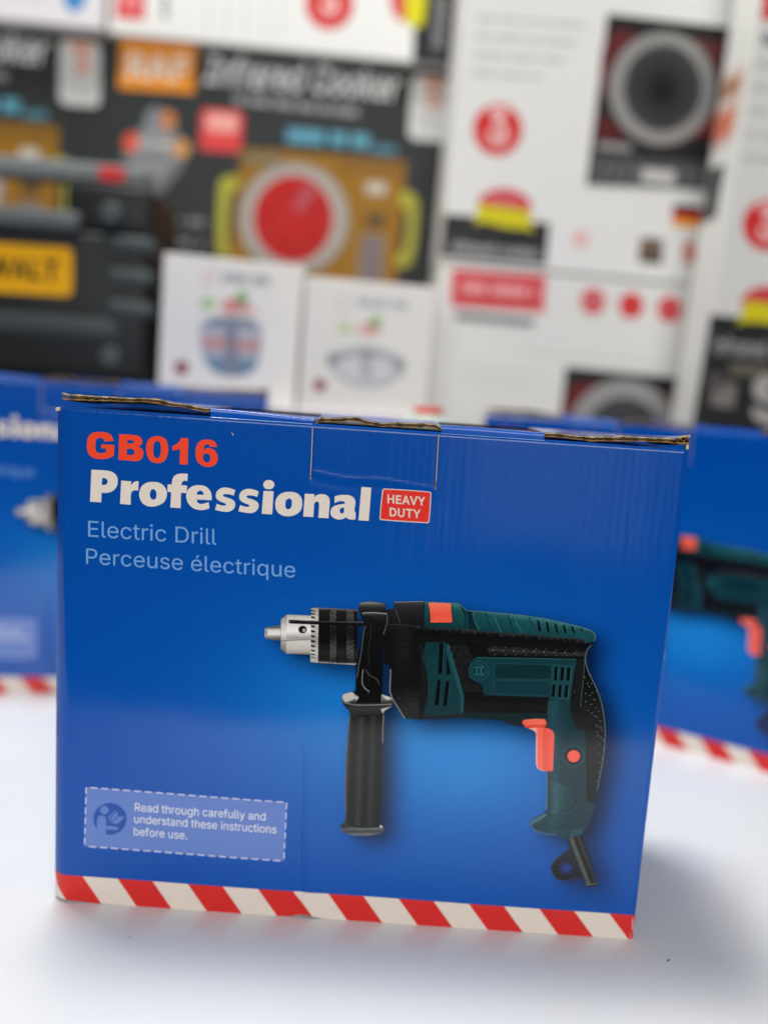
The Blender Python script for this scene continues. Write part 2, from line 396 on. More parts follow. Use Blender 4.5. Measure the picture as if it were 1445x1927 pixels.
# letter outlines, 600 units to the em
TEXT = {
    'Electric Drill': '36,0 36,305 223,305 223,271 75,271 75,171 213,171 213,137 75,137 75,34 225,34 225,0|335,-1 322,-1 312,2 303,6 295,12 290,20 286,28 283,39 283,51 283,305 319,305 319,59 320,52 320,46 322,41 323,37 326,35 329,33 333,32 339,31 347,32 353,33 360,2 348,-1 345,-1 341,-1 338,-1|492,-5 476,-4 461,-1 447,3 435,10 424,18 414,27 405,38 398,51 392,65 388,79 386,95 385,112 386,129 388,145 392,160 398,174 405,186 413,198 423,207 434,216 446,222 459,227 473,230 488,231 497,230 506,229 515,227 524,224 533,221 541,216 549,211 556,205 563,197 569,189 574,179 579,169 583,158 585,145 587,131 587,116 587,102 409,102 409,133 567,133 550,121 550,132 549,142 546,152 543,161 539,169 534,177 529,183 522,188 515,193 507,196 498,197 488,198 478,197 469,196 460,192 452,188 446,183 439,176 434,169 430,162 427,153 424,145 423,136 422,127 422,107 423,94 424,83 427,73 431,64 436,55 441,48 448,42 455,37 463,33 472,30 482,28 492,28 499,28 505,29 511,30 517,32 522,34 527,37 532,40 536,44 540,48 543,53 546,58 548,63 584,54 581,46 577,38 572,30 566,24 559,17 551,12 543,7 534,3 524,-1 514,-3 503,-4|731,-5 716,-4 702,-1 689,3 677,10 666,18 656,28 648,39 641,51 635,65 631,80 628,95 627,112 628,130 631,146 635,161 641,175 648,187 656,198 666,208 677,216 689,222 702,227 716,230 731,231 740,230 748,230 755,228 763,226 770,224 777,221 784,217 790,214 796,209 801,204 806,199 811,193 815,187 818,180 821,173 824,166 789,157 787,162 786,166 784,170 781,174 779,177 776,180 772,184 769,186 765,189 761,191 757,193 752,195 747,196 742,197 737,198 731,198 721,197 711,195 702,191 694,186 687,180 681,172 676,164 672,155 669,145 667,135 665,124 665,112 665,101 667,91 669,80 672,70 676,61 681,53 687,46 694,40 702,34 711,31 721,29 731,28 737,28 742,29 748,30 753,31 757,33 761,35 766,37 769,40 773,43 776,46 779,49 782,53 784,57 786,61 788,66 789,70 825,61 822,54 819,47 816,40 812,34 807,28 802,22 797,17 791,13 784,9 778,5 771,2 763,0 756,-2 748,-4 740,-5|967,228 967,196 848,196 848,228|883,283 920,283 920,59 920,52 921,46 923,41 926,37 930,34 934,32 940,30 947,30 956,31 965,32 972,1 969,0 966,-1 963,-1 960,-2 956,-2 952,-2 949,-2 945,-2 931,-2 919,1 909,6 900,13 892,21 887,31 884,43 883,56|1012,0 1012,228 1048,228 1048,193 1054,201 1059,208 1065,215 1072,220 1081,225 1089,228 1099,230 1109,231 1118,231 1127,230 1127,193 1119,195 1115,195 1112,195 1109,195 1105,195 1097,195 1090,194 1083,192 1076,189 1070,185 1065,181 1060,176 1056,170 1053,164 1051,157 1049,150 1049,142 1049,0|1168,0 1168,228 1205,228 1205,0|1186,266 1181,266 1177,267 1172,270 1169,273 1165,276 1163,281 1162,285 1161,290 1162,295 1163,299 1165,303 1169,307 1172,310 1177,312 1181,314 1186,314 1192,314 1196,312 1201,310 1205,307 1208,303 1210,299 1212,295 1212,290 1212,285 1210,281 1208,276 1205,273 1201,270 1196,267 1192,266|1361,-5 1346,-4 1332,-1 1318,3 1306,10 1295,18 1286,28 1277,39 1270,51 1264,65 1260,80 1258,95 1257,112 1258,130 1260,146 1264,161 1270,175 1277,187 1286,198 1295,208 1306,216 1318,222 1332,227 1346,230 1361,231 1369,230 1377,230 1385,228 1392,226 1400,224 1406,221 1413,217 1419,214 1425,209 1431,204 1436,199 1440,193 1444,187 1448,180 1451,173 1453,166 1418,157 1417,162 1415,166 1413,170 1410,174 1408,177 1405,180 1402,184 1398,186 1394,189 1390,191 1386,193 1381,195 1377,196 1372,197 1366,198 1361,198 1350,197 1340,195 1331,191 1323,186 1316,180 1310,172 1305,164 1301,155 1298,145 1296,135 1294,124 1294,112 1294,101 1296,91 1298,80 1301,70 1305,61 1310,53 1316,46 1323,40 1331,34 1340,31 1350,29 1361,28 1366,28 1372,29 1377,30 1382,31 1386,33 1391,35 1395,37 1399,40 1402,43 1406,46 1408,49 1411,53 1414,57 1416,61 1417,66 1419,70 1454,61 1452,54 1449,47 1445,40 1441,34 1436,28 1431,22 1426,17 1420,13 1414,9 1407,5 1400,2 1393,0 1385,-2 1377,-4 1369,-5|1718,0 1644,0 1644,34 1715,34 1733,35 1749,38 1764,42 1777,48 1789,56 1799,66 1807,77 1814,89 1819,103 1823,119 1825,135 1826,153 1825,171 1823,187 1819,202 1814,216 1807,229 1799,240 1789,249 1778,257 1765,263 1751,267 1736,270 1719,271 1642,271 1642,305 1722,305 1743,304 1763,301 1781,295 1798,287 1813,277 1826,265 1837,251 1846,235 1854,217 1859,197 1862,176 1863,153 1862,130 1859,109 1854,89 1846,71 1837,55 1825,41 1812,29 1797,18 1780,10 1761,5 1740,1|1661,305 1661,0 1622,0 1622,305|1919,0 1919,228 1955,228 1955,193 1961,201 1966,208 1972,215 1979,220 1987,225 1996,228 2006,230 2016,231 2025,231 2034,230 2034,193 2026,195 2022,195 2019,195 2015,195 2012,195 2004,195 1997,194 1990,192 1983,189 1977,185 1972,181 1967,176 1963,170 1960,164 1958,157 1956,150 1956,142 1956,0|2075,0 2075,228 2111,228 2111,0|2093,266 2088,266 2084,267 2079,270 2075,273 2072,276 2070,281 2068,285 2068,290 2068,295 2070,299 2072,303 2075,307 2079,310 2084,312 2088,314 2093,314 2098,314 2103,312 2108,310 2111,307 2115,303 2117,299 2118,295 2119,290 2118,285 2117,281 2115,276 2111,273 2108,270 2103,267 2098,266|2227,-1 2214,-1 2204,2 2195,6 2187,12 2182,20 2178,28 2175,39 2175,51 2175,305 2211,305 2211,59 2212,52 2212,46 2214,41 2215,37 2218,35 2221,33 2225,32 2231,31 2239,32 2245,33 2251,2 2240,-1 2237,-1 2233,-1 2230,-1|2340,-1 2328,-1 2317,2 2308,6 2301,12 2295,20 2291,28 2289,39 2288,51 2288,305 2325,305 2325,59 2325,52 2326,46 2327,41 2329,37 2331,35 2335,33 2339,32 2344,31 2353,32 2358,33 2365,2 2354,-1 2350,-1 2347,-1 2344,-1',
    'Perceuse électrique': '36,0 36,305 141,305 158,304 173,302 187,298 199,292 210,285 220,277 227,268 234,258 239,247 242,235 244,222 245,209 244,195 242,183 239,171 234,159 227,149 220,140 210,131 199,124 187,119 173,115 158,112 141,111 66,111 66,145 140,145 151,146 161,147 170,150 178,154 185,158 191,163 196,169 200,176 203,184 205,191 206,200 207,209 206,217 205,226 203,234 200,241 196,248 191,254 185,259 178,263 170,267 161,269 151,271 139,271 75,271 75,0|394,-5 378,-4 363,-1 349,3 337,10 326,18 316,27 307,38 300,51 294,65 290,79 288,95 287,112 288,129 290,145 294,160 300,174 307,186 315,198 325,207 336,216 348,222 361,227 375,230 390,231 399,230 408,229 417,227 426,224 435,221 443,216 451,211 458,205 465,197 471,189 476,179 481,169 485,158 487,145 489,131 489,116 489,102 312,102 312,133 470,133 453,121 452,132 451,142 448,152 445,161 441,169 436,177 431,183 424,188 417,193 409,196 400,197 390,198 380,197 371,196 362,192 354,188 348,183 342,176 336,169 332,162 329,153 326,145 325,136 324,127 324,107 325,94 326,83 329,73 333,64 338,55 343,48 350,42 357,37 366,33 374,30 384,28 394,28 401,28 407,29 413,30 419,32 424,34 429,37 434,40 438,44 442,48 445,53 448,58 450,63 486,54 483,46 479,38 474,30 468,24 461,17 453,12 445,7 436,3 427,-1 416,-3 405,-4|541,0 541,228 576,228 576,193 582,201 587,208 593,215 601,220 609,225 618,228 627,230 637,231 647,231 655,230 655,193 647,195 644,195 640,195 637,195 633,195 625,195 618,194 611,192 605,189 598,185 593,181 589,176 585,170 581,164 579,157 578,150 577,142 577,0|789,-5 774,-4 760,-1 747,3 735,10 724,18 714,28 705,39 698,51 692,65 688,80 686,95 685,112 686,130 688,146 692,161 698,175 705,187 714,198 724,208 735,216 747,222 760,227 774,230 789,231 797,230 805,230 813,228 821,226 828,224 835,221 841,217 848,214 853,209 859,204 864,199 868,193 873,187 876,180 879,173 881,166 846,157 845,162 843,166 841,170 839,174 836,177 833,180 830,184 826,186 823,189 819,191 814,193 810,195 805,196 800,197 794,198 789,198 778,197 768,195 759,191 752,186 745,180 739,172 734,164 730,155 726,145 724,135 723,124 722,112 723,101 724,91 726,80 730,70 734,61 739,53 745,46 752,40 759,34 768,31 778,29 789,28 795,28 800,29 805,30 810,31 815,33 819,35 823,37 827,40 831,43 834,46 837,49 839,53 842,57 844,61 846,66 847,70 882,61 880,54 877,47 873,40 869,34 865,28 860,22 854,17 848,13 842,9 835,5 828,2 821,0 813,-2 805,-4 797,-5|1029,-5 1013,-4 998,-1 985,3 972,10 961,18 951,27 942,38 935,51 930,65 926,79 923,95 922,112 923,129 926,145 930,160 935,174 942,186 950,198 960,207 971,216 983,222 996,227 1010,230 1025,231 1034,230 1043,229 1053,227 1061,224 1070,221 1078,216 1086,211 1093,205 1100,197 1106,189 1112,179 1116,169 1120,158 1123,145 1124,131 1125,116 1125,102 947,102 947,133 1105,133 1088,121 1087,132 1086,142 1084,152 1081,161 1077,169 1072,177 1066,183 1059,188 1052,193 1044,196 1035,197 1025,198 1015,197 1006,196 997,192 990,188 983,183 977,176 972,169 967,162 964,153 961,145 960,136 960,127 960,107 960,94 962,83 964,73 968,64 973,55 979,48 985,42 993,37 1001,33 1010,30 1019,28 1029,28 1036,28 1042,29 1048,30 1054,32 1059,34 1064,37 1069,40 1073,44 1077,48 1080,53 1083,58 1085,63 1121,54 1118,46 1114,38 1109,30 1103,24 1096,17 1089,12 1080,7 1071,3 1062,-1 1052,-3 1041,-4|1254,-3 1243,-2 1232,-1 1222,2 1213,6 1205,12 1198,18 1191,26 1186,35 1181,45 1178,57 1176,70 1176,83 1176,228 1212,228 1212,86 1213,74 1216,63 1220,53 1226,45 1234,38 1243,34 1253,31 1264,30 1272,31 1280,32 1287,34 1294,37 1300,41 1305,46 1310,52 1314,58 1318,65 1320,73 1321,82 1322,92 1322,228 1359,228 1359,0 1323,0 1323,55 1329,55 1323,40 1316,28 1308,18 1299,10 1288,4 1278,0 1266,-2|1499,-5 1488,-4 1477,-3 1467,-1 1458,2 1449,6 1441,11 1434,16 1427,23 1422,30 1417,38 1414,47 1412,57 1447,64 1449,55 1453,48 1459,41 1465,36 1472,32 1480,29 1489,28 1499,27 1510,28 1520,30 1529,33 1537,37 1543,43 1548,49 1550,55 1551,62 1551,67 1549,73 1546,77 1543,81 1538,85 1532,88 1525,91 1518,93 1480,102 1465,106 1453,111 1442,118 1434,125 1427,133 1422,142 1419,153 1418,164 1419,174 1421,183 1425,191 1429,199 1435,206 1442,212 1450,218 1459,222 1469,226 1480,229 1491,230 1503,231 1514,230 1524,229 1534,227 1543,223 1551,220 1558,215 1564,210 1570,204 1574,197 1579,190 1582,182 1585,174 1551,166 1549,173 1545,179 1541,184 1536,189 1530,194 1522,197 1513,199 1503,200 1493,199 1484,197 1476,194 1469,190 1463,185 1459,179 1456,173 1455,166 1456,160 1458,155 1461,150 1465,146 1470,142 1476,139 1484,136 1493,134 1528,126 1543,121 1555,116 1566,110 1574,103 1581,95 1585,85 1588,75 1589,64 1588,54 1586,45 1583,36 1578,28 1572,21 1564,14 1556,9 1546,4 1536,0 1524,-3 1512,-4|1736,-5 1720,-4 1706,-1 1692,3 1679,10 1668,18 1658,27 1650,38 1643,51 1637,65 1633,79 1631,95 1630,112 1631,129 1633,145 1637,160 1642,174 1649,186 1658,198 1667,207 1678,216 1690,222 1703,227 1717,230 1732,231 1742,230 1751,229 1760,227 1769,224 1777,221 1786,216 1793,211 1801,205 1808,197 1814,189 1819,179 1824,169 1827,158 1830,145 1831,131 1832,116 1832,102 1654,102 1654,133 1812,133 1795,121 1795,132 1793,142 1791,152 1788,161 1784,169 1779,177 1773,183 1767,188 1759,193 1751,196 1742,197 1732,198 1722,197 1713,196 1705,192 1697,188 1690,183 1684,176 1679,169 1675,162 1671,153 1669,145 1667,136 1667,127 1667,107 1667,94 1669,83 1672,73 1676,64 1680,55 1686,48 1693,42 1700,37 1708,33 1717,30 1726,28 1737,28 1743,28 1750,29 1756,30 1761,32 1767,34 1772,37 1776,40 1781,44 1784,48 1788,53 1790,58 1793,63 1828,54 1825,46 1821,38 1816,30 1810,24 1804,17 1796,12 1788,7 1779,3 1769,-1 1759,-3 1748,-4|2091,-5 2075,-4 2061,-1 2047,3 2034,10 2023,18 2013,27 2005,38 1998,51 1992,65 1988,79 1986,95 1985,112 1986,129 1988,145 1992,160 1997,174 2004,186 2013,198 2022,207 2033,216 2045,222 2058,227 2072,230 2087,231 2097,230 2106,229 2115,227 2124,224 2132,221 2141,216 2148,211 2156,205 2163,197 2169,189 2174,179 2179,169 2182,158 2185,145 2186,131 2187,116 2187,102 2009,102 2009,133 2167,133 2150,121 2150,132 2148,142 2146,152 2143,161 2139,169 2134,177 2128,183 2122,188 2114,193 2106,196 2097,197 2087,198 2077,197 2068,196 2060,192 2052,188 2045,183 2039,176 2034,169 2030,162 2026,153 2024,145 2022,136 2022,127 2022,107 2022,94 2024,83 2027,73 2031,64 2035,55 2041,48 2048,42 2055,37 2063,33 2072,30 2081,28 2092,28 2098,28 2105,29 2111,30 2116,32 2122,34 2127,37 2131,40 2136,44 2139,48 2143,53 2145,58 2148,63 2183,54 2180,46 2176,38 2171,30 2165,24 2159,17 2151,12 2143,7 2134,3 2124,-1 2114,-3 2103,-4|2070,257 2099,318 2140,318 2101,257|2290,-1 2278,-1 2267,2 2258,6 2251,12 2245,20 2241,28 2239,39 2238,51 2238,305 2275,305 2275,59 2275,52 2276,46 2277,41 2279,37 2281,35 2285,33 2289,32 2294,31 2303,32 2308,33 2315,2 2304,-1 2300,-1 2297,-1 2294,-1|2447,-5 2431,-4 2416,-1 2403,3 2390,10 2379,18 2369,27 2361,38 2353,51 2348,65 2344,79 2341,95 2341,112 2341,129 2344,145 2348,160 2353,174 2360,186 2369,198 2378,207 2389,216 2401,222 2414,227 2428,230 2443,231 2452,230 2462,229 2471,227 2480,224 2488,221 2496,216 2504,211 2512,205 2518,197 2524,189 2530,179 2534,169 2538,158 2541,145 2542,131 2543,116 2543,102 2365,102 2365,133 2523,133 2506,121 2505,132 2504,142 2502,152 2499,161 2495,169 2490,177 2484,183 2478,188 2470,193 2462,196 2453,197 2443,198 2433,197 2424,196 2416,192 2408,188 2401,183 2395,176 2390,169 2385,162 2382,153 2380,145 2378,136 2378,127 2378,107 2378,94 2380,83 2383,73 2386,64 2391,55 2397,48 2403,42 2411,37 2419,33 2428,30 2437,28 2448,28 2454,28 2461,29 2467,30 2472,32 2478,34 2483,37 2487,40 2491,44 2495,48 2498,53 2501,58 2503,63 2539,54 2536,46 2532,38 2527,30 2521,24 2514,17 2507,12 2499,7 2490,3 2480,-1 2470,-3 2459,-4|2687,-5 2672,-4 2658,-1 2645,3 2633,10 2621,18 2612,28 2603,39 2596,51 2590,65 2586,80 2584,95 2583,112 2584,130 2586,146 2590,161 2596,175 2603,187 2612,198 2621,208 2633,216 2645,222 2658,227 2672,230 2687,231 2695,230 2703,230 2711,228 2718,226 2726,224 2733,221 2739,217 2745,214 2751,209 2757,204 2762,199 2766,193 2770,187 2774,180 2777,173 2779,166 2744,157 2743,162 2741,166 2739,170 2737,174 2734,177 2731,180 2728,184 2724,186 2721,189 2717,191 2712,193 2708,195 2703,196 2698,197 2692,198 2687,198 2676,197 2666,195 2657,191 2650,186 2643,180 2637,172 2632,164 2627,155 2624,145 2622,135 2621,124 2620,112 2621,101 2622,91 2624,80 2627,70 2632,61 2637,53 2643,46 2650,40 2657,34 2666,31 2676,29 2687,28 2692,28 2698,29 2703,30 2708,31 2713,33 2717,35 2721,37 2725,40 2728,43 2732,46 2735,49 2737,53 2740,57 2742,61 2744,66 2745,70 2780,61 2778,54 2775,47 2771,40 2767,34 2763,28 2758,22 2752,17 2746,13 2740,9 2733,5 2726,2 2719,0 2711,-2 2703,-4 2695,-5|2922,228 2922,196 2804,196 2804,228|2839,283 2875,283 2875,59 2876,52 2877,46 2879,41 2881,37 2885,34 2890,32 2895,30 2902,30 2911,31 2921,32 2928,1 2925,0 2922,-1 2918,-1 2915,-2 2911,-2 2908,-2 2904,-2 2901,-2 2887,-2 2875,1 2864,6 2855,13 2848,21 2843,31 2840,43 2839,56|2968,0 2968,228 3003,228 3003,193 3009,201 3014,208 3020,215 3028,220 3036,225 3045,228 3054,230 3064,231 3074,231 3082,230 3082,193 3074,195 3071,195 3068,195 3064,195 3060,195 3053,195 3045,194 3038,192 3032,189 3026,185 3020,181 3016,176 3012,170 3009,164 3006,157 3005,150 3005,142 3005,0|3123,0 3123,228 3160,228 3160,0|3142,266 3137,266 3132,267 3128,270 3124,273 3121,276 3118,281 3117,285 3117,290 3117,295 3118,299 3121,303 3124,307 3128,310 3132,312 3137,314 3142,314 3147,314 3152,312 3156,310 3160,307 3163,303 3166,299 3167,295 3168,290 3167,285 3166,281 3163,276 3160,273 3156,270 3152,267 3147,266|3415,-86 3378,-86 3378,35 3375,35 3373,32 3371,28 3367,23 3364,19 3360,14 3355,10 3349,6 3343,2 3336,-1 3328,-3 3319,-4 3309,-5 3295,-4 3282,-1 3270,3 3259,10 3248,18 3239,27 3231,38 3225,51 3219,65 3215,80 3213,96 3212,113 3213,131 3215,147 3219,162 3225,176 3231,188 3239,199 3249,208 3259,216 3270,223 3282,227 3295,230 3309,231 3319,230 3328,229 3336,227 3344,224 3350,220 3355,216 3360,212 3364,207 3368,203 3371,199 3373,195 3376,192 3379,192 3379,228 3415,228|3314,28 3324,29 3334,31 3342,34 3350,39 3356,45 3362,52 3367,60 3371,69 3375,79 3377,90 3378,101 3379,114 3378,126 3377,137 3375,148 3371,158 3367,167 3362,175 3357,181 3350,187 3342,192 3334,195 3324,197 3314,198 3304,197 3295,195 3286,192 3278,187 3272,181 3266,174 3261,166 3257,157 3254,147 3251,136 3250,125 3250,114 3250,102 3251,91 3254,80 3257,70 3261,61 3266,53 3272,45 3279,39 3286,34 3295,31 3304,29|3556,-3 3545,-2 3534,-1 3524,2 3515,6 3507,12 3500,18 3493,26 3488,35 3483,45 3480,57 3479,70 3478,83 3478,228 3515,228 3515,86 3515,74 3518,63 3522,53 3529,45 3536,38 3545,34 3555,31 3566,30 3574,31 3582,32 3589,34 3596,37 3602,41 3607,46 3612,52 3616,58 3620,65 3622,73 3623,82 3624,92 3624,228 3661,228 3661,0 3625,0 3625,55 3631,55 3625,40 3618,28 3610,18 3601,10 3591,4 3580,0 3568,-2|3820,-5 3804,-4 3789,-1 3775,3 3763,10 3751,18 3741,27 3733,38 3726,51 3720,65 3716,79 3714,95 3713,112 3714,129 3716,145 3720,160 3726,174 3733,186 3741,198 3750,207 3761,216 3773,222 3787,227 3801,230 3816,231 3825,230 3834,229 3843,227 3852,224 3861,221 3869,216 3877,211 3884,205 3891,197 3897,189 3902,179 3907,169 3910,158 3913,145 3915,131 3915,116 3915,102 3737,102 3737,133 3895,133 3878,121 3878,132 3876,142 3874,152 3871,161 3867,169 3862,177 3856,183 3850,188 3843,193 3834,196 3825,197 3816,198 3806,197 3796,196 3788,192 3780,188 3773,183 3767,176 3762,169 3758,162 3754,153 3752,145 3750,136 3750,127 3750,107 3750,94 3752,83 3755,73 3759,64 3763,55 3769,48 3776,42 3783,37 3791,33 3800,30 3810,28 3820,28 3826,28 3833,29 3839,30 3845,32 3850,34 3855,37 3859,40 3864,44 3867,48 3871,53 3873,58 3876,63 3911,54 3908,46 3904,38 3899,30 3893,24 3887,17 3879,12 3871,7 3862,3 3852,-1 3842,-3 3831,-4',
